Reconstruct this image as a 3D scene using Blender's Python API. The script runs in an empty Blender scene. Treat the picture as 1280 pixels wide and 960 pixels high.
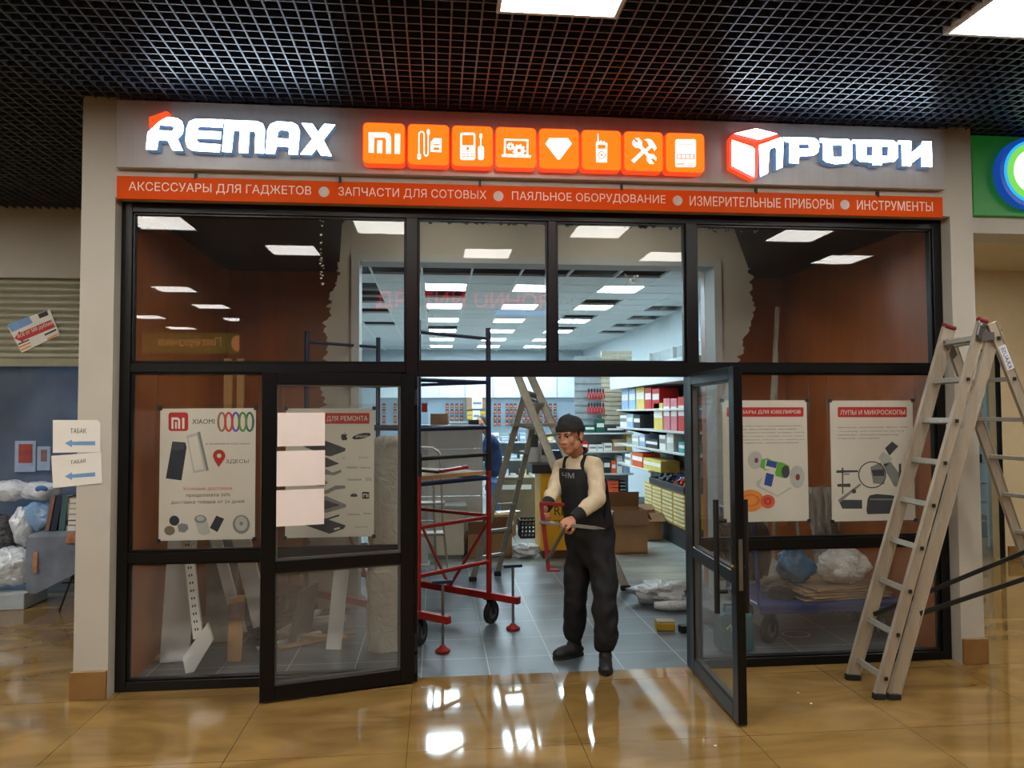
import bpy, bmesh, math, random
from mathutils import Vector, Matrix, noise
from mathutils.geometry import delaunay_2d_cdt
random.seed(7)
PI = math.pi
SC = bpy.context.scene
COL = SC.collection
# ------------------------------------------------------------------ camera
FPX, YAW, PITCH, ROLL, CD, CH = 937.56, 0.10048, 0.03840, -0.00433, 4.938, 1.72
_fw = Vector((math.sin(YAW)*math.cos(PITCH), math.cos(YAW)*math.cos(PITCH), math.sin(PITCH)))
_r = Vector((math.cos(YAW), -math.sin(YAW), 0)); _u = _r.cross(_fw)
_r2 = _r*math.cos(ROLL)+_u*math.sin(ROLL); _u2 = -_r*math.sin(ROLL)+_u*math.cos(ROLL)
CPOS = Vector((0, -CD, CH))
cam = bpy.data.cameras.new('camera'); camo = bpy.data.objects.new('camera', cam); COL.objects.link(camo)
cam.sensor_fit = 'HORIZONTAL'; cam.sensor_width = 36; cam.lens = 36*FPX/1280
cam.clip_start = 0.05; cam.clip_end = 100
camo.matrix_world = Matrix(((_r2.x, _u2.x, -_fw.x, CPOS.x), (_r2.y, _u2.y, -_fw.y, CPOS.y), (_r2.z, _u2.z, -_fw.z, CPOS.z), (0, 0, 0, 1)))
SC.camera = camo
def ray(x, y): return _fw+_r2*((x-640)/FPX)-_u2*((y-480)/FPX)
def PY(x, y, Y):          # photo pixel -> point on the vertical plane y = Y
    d = ray(x, y); return CPOS+d*((Y-CPOS.y)/d.y)
def PZ(x, y, Z=0):        # photo pixel -> point on the level plane z = Z
    d = ray(x, y); return CPOS+d*((Z-CPOS.z)/d.z)
def PX(x, y, X):
    d = ray(x, y); return CPOS+d*((X-CPOS.x)/d.x)
# ------------------------------------------------------------------ world, exposure, light levels
W = bpy.data.worlds.new('world'); SC.world = W; W.use_nodes = True
W.node_tree.nodes['Background'].inputs[0].default_value = (0.9, 0.95, 1, 1)
W.node_tree.nodes['Background'].inputs[1].default_value = 0.05
SC.view_settings.view_transform = 'Standard'; SC.view_settings.look = 'None'
SC.view_settings.gamma = 1; SC.view_settings.use_curve_mapping = False
SC.view_settings.exposure = 0.0
MALL_PANEL = 25.0      # radiance of the mall ceiling panels
SHOP_PANEL = 36.0      # radiance of the shop ceiling panels
SIGN_WHITE = 14.0
SC.cycles.use_denoising = True
SC.cycles.max_bounces = 8; SC.cycles.diffuse_bounces = 4; SC.cycles.glossy_bounces = 4
SC.cycles.transmission_bounces = 4; SC.cycles.transparent_max_bounces = 16
SC.cycles.caustics_reflective = False; SC.cycles.caustics_refractive = False
SC.cycles.sample_clamp_indirect = 6
# ------------------------------------------------------------------ materials
MATS = {}
def srgb(r, g, b):
    f = lambda c: (c/255/12.92 if c/255 <= .04045 else ((c/255+.055)/1.055)**2.4)
    return (f(r), f(g), f(b))
def mat(name, rgb=(200, 200, 200), rough=.55, metal=0., var=.12, scale=9., bump=0., spec=.5, emit=None, es=0., coat=0., stretch=None, alpha=1.):
    if name in MATS: return MATS[name]
    m = bpy.data.materials.new(name); m.use_nodes = True; MATS[name] = m
    nt = m.node_tree; N = nt.nodes; L = nt.links; b = N['Principled BSDF']
    c = srgb(*rgb)
    b.inputs['Roughness'].default_value = rough; b.inputs['Metallic'].default_value = metal
    b.inputs['Specular IOR Level'].default_value = spec; b.inputs['Coat Weight'].default_value = coat
    tc = N.new('ShaderNodeTexCoord'); nz = N.new('ShaderNodeTexNoise'); nz.inputs['Scale'].default_value = scale
    nz.inputs['Detail'].default_value = 4
    src = tc.outputs['Object']
    if stretch:
        mp = N.new('ShaderNodeMapping'); mp.inputs['Scale'].default_value = stretch; L.new(src, mp.inputs[0]); src = mp.outputs[0]
    L.new(src, nz.inputs['Vector'])
    rp = N.new('ShaderNodeValToRGB'); L.new(nz.outputs['Fac'], rp.inputs[0])
    rp.color_ramp.elements[0].position = .3; rp.color_ramp.elements[1].position = .7
    rp.color_ramp.elements[0].color = (*[max(0, x*(1-var)) for x in c], 1); rp.color_ramp.elements[1].color = (*[min(1, x*(1+var)) for x in c], 1)
    L.new(rp.outputs[0], b.inputs['Base Color'])
    if bump:
        bp = N.new('ShaderNodeBump'); bp.inputs['Strength'].default_value = bump; bp.inputs['Distance'].default_value = .01
        L.new(nz.outputs['Fac'], bp.inputs['Height']); L.new(bp.outputs[0], b.inputs['Normal'])
    if emit:
        b.inputs['Emission Color'].default_value = (*emit, 1); b.inputs['Emission Strength'].default_value = es
    return m
def tiles(name, c1, c2, joint, size, rough, jw=.004, off=(0, 0, 0), var=5., spec=.5, bump=.0, rvar=.0):
    m = bpy.data.materials.new(name); m.use_nodes = True; MATS[name] = m
    nt = m.node_tree; N = nt.nodes; L = nt.links; b = N['Principled BSDF']
    tc = N.new('ShaderNodeTexCoord'); mp = N.new('ShaderNodeMapping'); mp.inputs['Location'].default_value = off
    L.new(tc.outputs['Object'], mp.inputs[0])
    br = N.new('ShaderNodeTexBrick'); br.offset = 0; br.squash = 1; L.new(mp.outputs[0], br.inputs['Vector'])
    br.inputs['Scale'].default_value = 1; br.inputs['Mortar Size'].default_value = jw/2; br.inputs['Brick Width'].default_value = size; br.inputs['Row Height'].default_value = size
    br.inputs['Mortar Smooth'].default_value = .1
    nz = N.new('ShaderNodeTexNoise'); nz.inputs['Scale'].default_value = var; nz.inputs['Detail'].default_value = 8; nz.inputs['Distortion'].default_value = 1.2
    mp2 = N.new('ShaderNodeMapping'); mp2.inputs['Scale'].default_value = (.5, 1.3, 1); L.new(tc.outputs['Object'], mp2.inputs[0]); L.new(mp2.outputs[0], nz.inputs['Vector'])
    rp = N.new('ShaderNodeValToRGB'); L.new(nz.outputs['Fac'], rp.inputs[0])
    rp.color_ramp.elements[0].position = .32; rp.color_ramp.elements[1].position = .68
    rp.color_ramp.elements[0].color = (*srgb(*c1), 1); rp.color_ramp.elements[1].color = (*srgb(*c2), 1)
    mx = N.new('ShaderNodeMixRGB'); L.new(br.outputs['Fac'], mx.inputs[0]); L.new(rp.outputs[0], mx.inputs[1]); mx.inputs[2].default_value = (*srgb(*joint), 1)
    L.new(mx.outputs[0], b.inputs['Base Color']); b.inputs['Specular IOR Level'].default_value = spec
    ml = N.new('ShaderNodeMath'); ml.operation = 'MULTIPLY_ADD'; L.new(nz.outputs['Fac'], ml.inputs[0]); ml.inputs[1].default_value = rvar; ml.inputs[2].default_value = rough
    L.new(ml.outputs[0], b.inputs['Roughness'])
    return m
def emitter(name, rgb, strength):
    if name in MATS: return MATS[name]
    m = bpy.data.materials.new(name); m.use_nodes = True; MATS[name] = m
    nt = m.node_tree; nt.nodes.clear(); e = nt.nodes.new('ShaderNodeEmission'); o = nt.nodes.new('ShaderNodeOutputMaterial')
    e.inputs[0].default_value = (*rgb, 1); e.inputs[1].default_value = strength; nt.links.new(e.outputs[0], o.inputs[0]); return m
def glass(name, tint=(1, 1, 1), dirt_veil=0., ior=1.5, rough=.0, gain=1., dscale=3.):
    m = bpy.data.materials.new(name); m.use_nodes = True; MATS[name] = m
    nt = m.node_tree; N = nt.nodes; L = nt.links; N.clear()
    o = N.new('ShaderNodeOutputMaterial'); tr = N.new('ShaderNodeBsdfTransparent'); gl = N.new('ShaderNodeBsdfGlossy'); mx = N.new('ShaderNodeMixShader')
    tr.inputs[0].default_value = (*tint, 1); gl.inputs['Roughness'].default_value = rough
    ge = N.new('ShaderNodeNewGeometry'); dt = N.new('ShaderNodeVectorMath'); dt.operation = 'DOT_PRODUCT'; L.new(ge.outputs['Incoming'], dt.inputs[0]); L.new(ge.outputs['Normal'], dt.inputs[1])
    def mth(op, a, bval=None, cl=False):
        q = N.new('ShaderNodeMath'); q.operation = op; q.use_clamp = cl; L.new(a, q.inputs[0])
        if bval is not None: q.inputs[1].default_value = bval
        return q.outputs[0]
    iv = N.new('ShaderNodeMath'); iv.operation = 'SUBTRACT'; iv.inputs[0].default_value = 1; L.new(mth('ABSOLUTE', dt.outputs['Value']), iv.inputs[1])   # Schlick, the same from both sides of the pane
    pw = mth('POWER', iv.outputs[0], 5.); g_ = mth('MULTIPLY', pw, .9); g2 = mth('ADD', g_, .038); g = N.new('ShaderNodeMath'); g.operation = 'MULTIPLY'; g.use_clamp = True; L.new(g2, g.inputs[0]); g.inputs[1].default_value = gain
    L.new(g.outputs[0], mx.inputs[0]); L.new(tr.outputs[0], mx.inputs[1]); L.new(gl.outputs[0], mx.inputs[2])
    if dirt_veil:  # diffuse layer: dirt, and the haze painted on the left shop glass
        df = N.new('ShaderNodeBsdfDiffuse'); df.inputs[0].default_value = (.55, .53, .5, 1)
        tc = N.new('ShaderNodeTexCoord'); nz = N.new('ShaderNodeTexNoise'); nz.inputs['Scale'].default_value = dscale; nz.inputs['Detail'].default_value = 6
        L.new(tc.outputs['Object'], nz.inputs['Vector'])
        rg = N.new('ShaderNodeMapRange'); rg.inputs[1].default_value = .35; rg.inputs[2].default_value = .8; rg.inputs[3].default_value = dirt_veil*.35; rg.inputs[4].default_value = dirt_veil
        L.new(nz.outputs['Fac'], rg.inputs[0]); m2 = N.new('ShaderNodeMixShader'); L.new(rg.outputs[0], m2.inputs[0]); L.new(mx.outputs[0], m2.inputs[1]); L.new(df.outputs[0], m2.inputs[2])
        L.new(m2.outputs[0], o.inputs[0])
    else: L.new(mx.outputs[0], o.inputs[0])
    return m
def film(name, rgb=(210, 210, 210), op=.45, rough=.18, scale=14., bump=.8):     # wrinkled plastic film
    if name in MATS: return MATS[name]
    m = bpy.data.materials.new(name); m.use_nodes = True; MATS[name] = m
    nt = m.node_tree; N = nt.nodes; L = nt.links; b = N['Principled BSDF']; o = N['Material Output']
    b.inputs['Base Color'].default_value = (*srgb(*rgb), 1); b.inputs['Roughness'].default_value = rough; b.inputs['Specular IOR Level'].default_value = .9
    tc = N.new('ShaderNodeTexCoord'); nz = N.new('ShaderNodeTexNoise'); nz.inputs['Scale'].default_value = scale; nz.inputs['Detail'].default_value = 5; nz.inputs['Distortion'].default_value = 2
    L.new(tc.outputs['Object'], nz.inputs['Vector']); bp = N.new('ShaderNodeBump'); bp.inputs['Strength'].default_value = bump; bp.inputs['Distance'].default_value = .02
    L.new(nz.outputs['Fac'], bp.inputs['Height']); L.new(bp.outputs[0], b.inputs['Normal'])
    if op < 1:
        tr = N.new('ShaderNodeBsdfTransparent'); mx = N.new('ShaderNodeMixShader'); mx.inputs[0].default_value = op
        L.new(tr.outputs[0], mx.inputs[1]); L.new(b.outputs[0], mx.inputs[2]); L.new(mx.outputs[0], o.inputs[0])
    return m
# ------------------------------------------------------------------ mesh helpers
V = Vector
class MB:
    def __init__(s): s.v = []; s.f = []; s.mi = []; s.cur = 0
    def add(s, vs, fs):
        n = len(s.v); s.v += [V(p) for p in vs]; s.f += [tuple(i+n for i in q) for q in fs]; s.mi += [s.cur]*len(fs); return s
    def mat(s, i): s.cur = i; return s
    def box(s, x0, x1, y0, y1, z0, z1):
        if x0 > x1: x0, x1 = x1, x0
        if y0 > y1: y0, y1 = y1, y0
        if z0 > z1: z0, z1 = z1, z0
        return s.add([(x0, y0, z0), (x1, y0, z0), (x1, y1, z0), (x0, y1, z0), (x0, y0, z1), (x1, y0, z1), (x1, y1, z1), (x0, y1, z1)],
                     [(0, 3, 2, 1), (4, 5, 6, 7), (0, 1, 5, 4), (1, 2, 6, 5), (2, 3, 7, 6), (3, 0, 4, 7)])
    def obox(s, c, size, rot=None):       # box about a centre, turned by a 3x3 or (rx,ry,rz)
        c = V(c); R = rot if isinstance(rot, Matrix) else (Matrix.Rotation(rot[2], 3, 'Z')@Matrix.Rotation(rot[1], 3, 'Y')@Matrix.Rotation(rot[0], 3, 'X') if rot else Matrix.Identity(3))
        a, b, d = [q/2 for q in size]
        vs = [c+R@V(p) for p in ((-a, -b, -d), (a, -b, -d), (a, b, -d), (-a, b, -d), (-a, -b, d), (a, -b, d), (a, b, d), (-a, b, d))]
        return s.add(vs, [(0, 3, 2, 1), (4, 5, 6, 7), (0, 1, 5, 4), (1, 2, 6, 5), (2, 3, 7, 6), (3, 0, 4, 7)])
    def bar(s, p, q, w, h, up=(0, 0, 1)):  # rectangular bar from p to q; h along up
        p, q = V(p), V(q); d = (q-p).normalized(); up = V(up)
        x = d.cross(up)
        if x.length < 1e-4: x = d.cross(V((1, 0, 0)))
        x.normalize(); y = x.cross(d)
        vs = [b+x*i*w/2+y*j*h/2 for b in (p, q) for i, j in ((-1, -1), (1, -1), (1, 1), (-1, 1))]
        return s.add(vs, [(0, 3, 2, 1), (4, 5, 6, 7), (0, 1, 5, 4), (1, 2, 6, 5), (2, 3, 7, 6), (3, 0, 4, 7)])
    def tube(s, pts, r, n=10, caps=True):
        pts = [V(p) for p in pts]; m = len(pts); rs = r if isinstance(r, (list, tuple)) else [r]*m
        t0 = (pts[1]-pts[0]).normalized(); x = t0.orthogonal().normalized(); base = len(s.v); vs = []; fs = []
        for i, p in enumerate(pts):
            t = ((pts[min(i+1, m-1)]-p).normalized()+(p-pts[max(i-1, 0)]).normalized())
            t = t.normalized() if t.length > 1e-6 else t0
            x = (x-t*x.dot(t)).normalized(); y = t.cross(x)
            for k in range(n):
                a = 2*PI*k/n; vs.append(p+(x*math.cos(a)+y*math.sin(a))*rs[i])
        for i in range(m-1):
            for k in range(n): fs.append((i*n+k, i*n+(k+1) % n, (i+1)*n+(k+1) % n, (i+1)*n+k))
        if caps: fs += [tuple(range(n-1, -1, -1)), tuple((m-1)*n+k for k in range(n))]
        return s.add(vs, fs)
    def cyl(s, p, q, r, n=14, r2=None): return s.tube([p, q], [r, r if r2 is None else r2], n)
    def lathe(s, c, prof, n=20, axis='Z', sx=1., sy=1.):
        c = V(c); vs = []; fs = []
        for (r, h) in prof:
            for k in range(n):
                a = 2*PI*k/n; p = V((r*math.cos(a)*sx, r*math.sin(a)*sy, h))
                if axis == 'Y': p = V((p.x, p.z, p.y))
                if axis == 'X': p = V((p.z, p.x, p.y))
                vs.append(c+p)
        m = len(prof)
        for i in range(m-1):
            for k in range(n): fs.append((i*n+k, i*n+(k+1) % n, (i+1)*n+(k+1) % n, (i+1)*n+k))
        fs += [tuple(range(n-1, -1, -1)), tuple((m-1)*n+k for k in range(n))]
        return s.add(vs, fs)
    def ell(s, c, r, n=16, m=10, R=None, amp=0., fr=6., seed=0):      # ellipsoid, optionally lumpy
        c = V(c); vs = []; fs = []
        for i in range(m+1):
            th = PI*i/m
            for k in range(n):
                a = 2*PI*k/n; d = V((math.sin(th)*math.cos(a), math.sin(th)*math.sin(a), math.cos(th)))
                q = 1+amp*noise.noise(d*fr+V((seed, seed*2, 0))) if amp else 1
                p = V((d.x*r[0]*q, d.y*r[1]*q, d.z*r[2]*q)); vs.append(c+(R@p if R else p))
        for i in range(m):
            for k in range(n): fs.append((i*n+k, (i+1)*n+k, (i+1)*n+(k+1) % n, i*n+(k+1) % n))
        return s.add(vs, fs)
    def prism(s, pts, ext):                # polygon (3D points) pushed along ext
        pts = [V(p) for p in pts]; e = V(ext); n = len(pts)
        nrm = V((0, 0, 0))
        for i in range(n): nrm += pts[i].cross(pts[(i+1) % n])
        if nrm.dot(e) > 0: pts = pts[::-1]
        return s.add(pts+[p+e for p in pts], [tuple(range(n)), tuple(range(2*n-1, n-1, -1))]+[(i, i+n, (i+1) % n+n, (i+1) % n) for i in range(n)])
    def sheet(s, fn, nu, nv, th=0.):       # fn(u,v)->point; th gives thickness along the normal
        P = [[V(fn(i/nu, j/nv)) for j in range(nv+1)] for i in range(nu+1)]
        vs = [P[i][j] for i in range(nu+1) for j in range(nv+1)]; w = nv+1
        fs = [(i*w+j, (i+1)*w+j, (i+1)*w+j+1, i*w+j+1) for i in range(nu) for j in range(nv)]
        if th:
            nn = len(vs); back = []
            for i in range(nu+1):
                for j in range(nv+1):
                    a = P[min(i+1, nu)][j]-P[max(i-1, 0)][j]; b = P[i][min(j+1, nv)]-P[i][max(j-1, 0)]; n_ = a.cross(b)
                    back.append(P[i][j]-(n_.normalized() if n_.length > 1e-9 else V((0, 0, 1)))*th)
            fs += [tuple(nn+k for k in q[::-1]) for q in fs]; vs = vs+back
            rim = [i*w for i in range(nu+1)]+[nu*w+j for j in range(1, nv+1)]+[i*w+nv for i in range(nu-1, -1, -1)]+[j for j in range(nv-1, 0, -1)]
            fs += [(rim[k], rim[k-1], rim[k-1]+nn, rim[k]+nn) for k in range(len(rim))]
        return s.add(vs, fs)
    def mesh(s, me, M=None):
        M = M or Matrix.Identity(4); return s.add([M@v.co for v in me.vertices], [tuple(q.vertices) for q in me.polygons])
    def build(s, name, m, parent=None, smooth=False, bev=0., kind=None, label=None, seg=1):
        o0 = ORG(parent)
        me = bpy.data.meshes.new(name); me.from_pydata([p-o0 for p in s.v], [], s.f)
        ms = m if isinstance(m, (list, tuple)) else [m]
        for q in ms: me.materials.append(q)
        if len(ms) > 1: me.polygons.foreach_set('material_index', s.mi)
        me.update()
        if smooth:
            me.polygons.foreach_set('use_smooth', [True]*len(me.polygons))
            try: me.set_sharp_from_angle(angle=.75)
            except Exception: pass
        o = bpy.data.objects.new(name, me); COL.objects.link(o)
        if parent: o.parent = parent
        if bev:
            b = o.modifiers.new('bevel', 'BEVEL'); b.width = bev; b.segments = seg; b.limit_method = 'ANGLE'; b.angle_limit = .6
        if kind: o['kind'] = kind
        if label: o['label'] = label
        return o
def ORG(o):
    p = V((0, 0, 0))
    while o is not None: p = p+o.location; o = o.parent
    return p
def tag(o, label, cat, group=None, kind=None):
    o['label'] = label; o['category'] = cat
    if group: o['group'] = group
    if kind: o['kind'] = kind
    return o
def thing(name, label, cat, loc=(0, 0, 0), group=None):
    o = bpy.data.objects.new(name, None); COL.objects.link(o); o.location = loc; o.empty_display_size = .1
    return tag(o, label, cat, group)
def copy_tree(o, loc=None, rz=None, label=None, group=None, parent=None):
    c = o.copy(); COL.objects.link(c)
    if parent: c.parent = parent; c.matrix_parent_inverse = o.matrix_parent_inverse
    for ch in list(o.children): copy_tree(ch, parent=c)
    if loc is not None: c.location = loc
    if rz is not None: c.rotation_euler.z = rz
    if label: c['label'] = label
    if group: c['group'] = group
    return c
def struct(name, mb, m, **k): return mb.build(name, m, kind='structure', **k)
_tmp = {}
def text_mesh(s, res=2):
    """lettering outlines filled by winding number: (points, triangles, rim edges, bounds)"""
    key = (s, res)
    if key in _tmp: return _tmp[key]
    c = bpy.data.curves.new('lettering', 'FONT'); c.body = s; c.resolution_u = res; c.fill_mode = 'NONE'
    o = bpy.data.objects.new('lettering', c); COL.objects.link(o); bpy.context.view_layer.update()
    me = bpy.data.meshes.new_from_object(o.evaluated_get(bpy.context.evaluated_depsgraph_get()))
    COL.objects.unlink(o); bpy.data.objects.remove(o); bpy.data.curves.remove(c)
    P = [V((v.co.x, v.co.y)) for v in me.vertices]; E = [tuple(e.vertices) for e in me.edges]
    E = [(a, b) if b == a+1 or (b != a-1 and a > b) else (b, a) for a, b in E]
    vs, es, fs, _, _, _ = delaunay_2d_cdt(P, E, [], 0, 1e-6)
    keep = []
    for f in fs:
        cx = sum(vs[i].x for i in f)/3; cy = sum(vs[i].y for i in f)/3; w = 0
        for a, b in E:
            p, q = P[a], P[b]
            if (p.y <= cy) != (q.y <= cy):
                if p.x+(cy-p.y)/(q.y-p.y)*(q.x-p.x) > cx: w += 1 if q.y > p.y else -1
        if w: keep.append(tuple(f))
    cnt = {}
    for f in keep:
        for k in range(3): cnt[(f[k], f[(k+1) % 3])] = 1
    rim = [e for e in cnt if (e[1], e[0]) not in cnt]
    xs = [v.x for v in vs]; ys = [v.y for v in vs]
    _tmp[key] = (vs, keep, rim, min(xs), max(xs), min(ys), max(ys)); return _tmp[key]
def text(mb, s, o, u, v, d, fit=True, res=2):
    """letters filling the rectangle o, o+u, o+v; d = thickness vector pointing to the reader"""
    vs, tri, rim, x0, x1, y0, y1 = text_mesh(s, res); o, u, v, d = V(o), V(u), V(v), V(d); n = len(vs)
    bk = [o+u*((p.x-x0)/(x1-x0))+v*((p.y-y0)/(y1-y0)) for p in vs]
    return mb.add(bk+[p+d for p in bk], [tuple(i+n for i in f) for f in tri]+[(a, b, b+n, a+n) for a, b in rim])
def shape_mesh(splines, depth):            # closed outlines with holes -> filled, extruded mesh in XY
    c = bpy.data.curves.new('outline', 'CURVE'); c.dimensions = '2D'; c.fill_mode = 'BOTH'; c.extrude = depth/2
    for pts in splines:
        sp = c.splines.new('POLY'); sp.points.add(len(pts)-1); sp.use_cyclic_u = True
        for p, q in zip(sp.points, pts): p.co = (q[0], q[1], 0, 1)
    o = bpy.data.objects.new('outline', c); COL.objects.link(o); bpy.context.view_layer.update()
    me = bpy.data.meshes.new_from_object(o.evaluated_get(bpy.context.evaluated_depsgraph_get()))
    COL.objects.unlink(o); bpy.data.objects.remove(o); bpy.data.curves.remove(c); return me
def shape(mb, splines, y, depth):          # outlines given as (x,z) on the facade; front face at y, body behind
    me = shape_mesh(splines, depth); mb.add([(p.co.x, y+depth/2-p.co.z, p.co.y) for p in me.vertices], [tuple(q.vertices) for q in me.polygons]); return mb
def rrect(x0, x1, z0, z1, r, n=5):
    out = []
    for cx, cz, a0 in ((x1-r, z1-r, 0), (x0+r, z1-r, PI/2), (x0+r, z0+r, PI), (x1-r, z0+r, 1.5*PI)):
        for k in range(n+1): a = a0+PI/2*k/n; out.append((cx+r*math.cos(a), cz+r*math.sin(a)))
    return out
def circ(cx, cz, r, n=20, rz=None): return [(cx+r*math.cos(2*PI*k/n), cz+(rz or r)*math.sin(2*PI*k/n)) for k in range(n)]
def crop(x0, y0, sc, Y):                   # crop-of-photo coordinates -> (x,z) on plane Y
    def f(cx, cy): p = PY(x0+cx/sc, y0+cy/sc, Y); return (p.x, p.z)
    return f
# common materials
M_cream = mat('cream_plaster', (184, 179, 166), .7, var=.04, scale=3, bump=.05)
M_black = mat('black_aluminium', (12, 12, 13), .3, var=.15, scale=20, spec=.35)
M_blackp = mat('black_plastic', (22, 22, 23), .5)
M_white = mat('white_paint', (214, 216, 214), .5, var=.04)
M_paper = mat('white_paper', (226, 223, 214), .7, var=.02)
M_alu = mat('brushed_aluminium', (182, 170, 150), .45, metal=.45, var=.1, scale=30, stretch=(1, 1, .1))
M_steel = mat('steel', (150, 150, 150), .3, metal=.9, var=.1)
M_card = mat('cardboard', (158, 122, 84), .8, var=.08, scale=6)
M_carddk = mat('cardboard_inside', (120, 88, 58), .85, var=.08)
M_red = mat('red_paint', (150, 28, 18), .42, var=.12)
M_blue = mat('blue_paint', (18, 34, 70), .42, var=.15)
M_rubber = mat('black_rubber', (20, 20, 20), .7)
M_ply = mat('plywood', (170, 132, 90), .65, var=.15, scale=12, stretch=(.2, 3, 3))
M_ink = mat('black_ink', (38, 38, 40), .6, var=.05)
M_redink = mat('red_ink', (186, 36, 28), .55, var=.05)
M_orange = mat('orange_vinyl', (224, 78, 0), .6, var=.03, scale=2, spec=.15)
# ================================================================== SETTING
CEIL = 3.68
XR_ = 4.1
YL = 2.58            # plane of the neighbouring shop front at the left
M_marble = tiles('beige_marble', (112, 86, 44), (152, 121, 70), (84, 66, 38), .9, .025, .004, (.15, .13, 0), 2.2, .6, rvar=.06)
M_tile = tiles('grey_tile', (70, 78, 82), (100, 108, 112), (168, 168, 162), .45, .22, .007, (.1, .05, 0), 4., .5, rvar=.25)
M_tile2 = tiles('pale_tile', (146, 150, 144), (172, 175, 168), (150, 150, 146), .6, .12, .005, (.1, .05, 0), 3., .5, rvar=.15)
M_skirt = mat('beige_marble_skirting', (132, 97, 56), .2, var=.18, scale=5, spec=.6)
M_brown = mat('brown_laminate', (168, 94, 40), .3, var=.12, scale=3, stretch=(2, 2, .3), spec=.5)
M_blackceil = mat('black_ceiling', (16, 17, 19), .6, var=.3, scale=6)
M_fascia = mat('grey_composite_panel', (172, 165, 160), .38, var=.05, scale=8, stretch=(4, 1, .3), spec=.5)
M_grid = mat('graphite_louvre', (58, 63, 76), .38, var=.1, spec=.6)
b = MB(); b.box(-16, 16, -17, .05, -.1, 0); b.box(-16, -2.1, .05, 9, -.1, 0); b.box(-2.1, -2.0, .05, 3.5, -.1, 0); b.box(3.6, 16, .05, 3.5, -.1, 0); b.box(4.1, 16, 3.5, 12, -.1, 0); struct('floor', b, M_marble)
b = MB(); b.box(-2.0, 3.6, .05, 2.5, -.1, 0); b.box(-2.0, 1.6, 2.5, 3.5, -.1, 0); struct('floor', b, M_tile)
b = MB(); b.box(1.6, 3.6, 2.5, 3.5, -.1, 0); b.box(-2.1, XR_, 3.5, 16, -.1, 0); struct('floor', b, M_tile2)
# ---- mall ceiling: open-cell louvre under a black slab
b = MB(); b.box(-16, 16, -17, 12, 4.25, 4.3); struct('ceiling', b, M_blackceil)
g = MB(); st = .075; t = .0045
x = -9.0
while x < 9.0:
    y1 = 12 if x > 3.75 else (-.12 if x > -2.2 else YL-.02)
    g.box(x-t, x+t, -5.4, min(y1, 2.6), CEIL, CEIL+.05); x += st
y = -5.4
while y < 2.55:
    if y < -.13: g.box(-9, 9, y-t, y+t, CEIL+.002, CEIL+.048)
    else: g.box(-9, -2.21, y-t, y+t, CEIL+.002, CEIL+.048); g.box(3.76, 9, y-t, y+t, CEIL+.002, CEIL+.048)
    y += st
struct('ceiling', g, M_grid)
# ---- shop front: pillars, header
b = MB(); b.box(-2.185, -1.985, -.1, 2.6, 0, 3.9); struct('wall_left', b, M_cream)
b = MB(); b.box(3.555, 3.725, -.1, 2.6, 0, 3.9); struct('wall_right', b, M_cream)
b = MB(); b.box(-1.985, 3.555, -.1, .1, 3.072, 4.24); struct('wall_front', b, M_cream)
b = MB(); b.box(-2.2, -1.988, -.118, 2.6, 0, .17); struct('baseboard_left', b, M_skirt, bev=.003)
b = MB(); b.box(3.56, 3.742, -.118, 2.6, 0, .17); struct('baseboard_right', b, M_skirt, bev=.003)
# ---- vestibule behind the glass
b = MB(); b.box(-1.985, -1.965, .09, 2.4, .0, 3.3); b.box(-1.985, -.78, 2.38, 2.5, 0, 3.3); struct('wall_left', b, M_brown)
b = MB(); b.box(3.535, 3.555, .09, 2.4, .0, 3.3); b.box(2.70, 3.555, 2.38, 2.5, 0, 3.3); struct('wall_right', b, M_brown)
b = MB(); b.prism([(-1.97, .1, 3.085), (-.62, .1, 3.085), (-.88, 1.98, 3.085), (-.88, 2.4, 3.085), (-1.97, 2.4, 3.085)], (0, 0, .05))
b.prism([(3.54, .1, 3.085), (2.05, .1, 3.085), (3.0, 1.98, 3.085), (3.0, 2.4, 3.085), (3.54, 2.4, 3.085)], (0, 0, .05)); struct('ceiling', b, M_blackceil)
# cream bulkhead with ragged plaster edges around the inner portal
def rag(x, z0, z1, n, a, sd): return [(x+a*noise.noise(V((sd, (z0+(z1-z0)*k/n)*7, .3)))*1.6+a*.7*noise.noise(V((sd+9, (z0+(z1-z0)*k/n)*31, 1.3))), z0+(z1-z0)*k/n) for k in range(n+1)]
LE = lambda z: -.99+(z-2.1)*.07 if z > 2.0 else -.93
b = MB(); n = 240
def cream_side(edge, inner, sd, sg):
    P = []
    for k in range(n+1):
        z = 3.9*k/n; P.append((edge(z)+.07*noise.noise(V((sd, z*5, .3)))+.05*noise.noise(V((sd+9, z*27, 1.3)))+.035*noise.noise(V((sd+19, z*83, 1.3))), 1.9, z))
    return P+[(inner, 1.9, 3.9), (inner, 1.9, 0)]
b.prism(cream_side(lambda z: -1.0+(z-2.1)*.11, -.72, 2.2, -1), (0, .2, 0))
b.prism(cream_side(lambda z: 2.78+max(0, min(.22, (z-1.9)*.3)) if z < 3.05 else 3.0-(z-3.05)*.25, 2.64, 5.7, 1), (0, .2, 0))
b.box(-.72, 2.64, 1.9, 2.1, 3.13, 3.9); struct('wall_back', b, M_cream)
M_trimw = mat('grey_white_casing', (176, 180, 178), .5, var=.03)
b = MB(); b.box(-.76, -.69, 1.87, 2.13, 0, 3.16); b.box(2.61, 2.68, 1.87, 2.13, 0, 3.16); b.box(-.69, 2.61, 1.87, 2.13, 3.09, 3.16); struct('trim_1', b, M_trimw)
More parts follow.
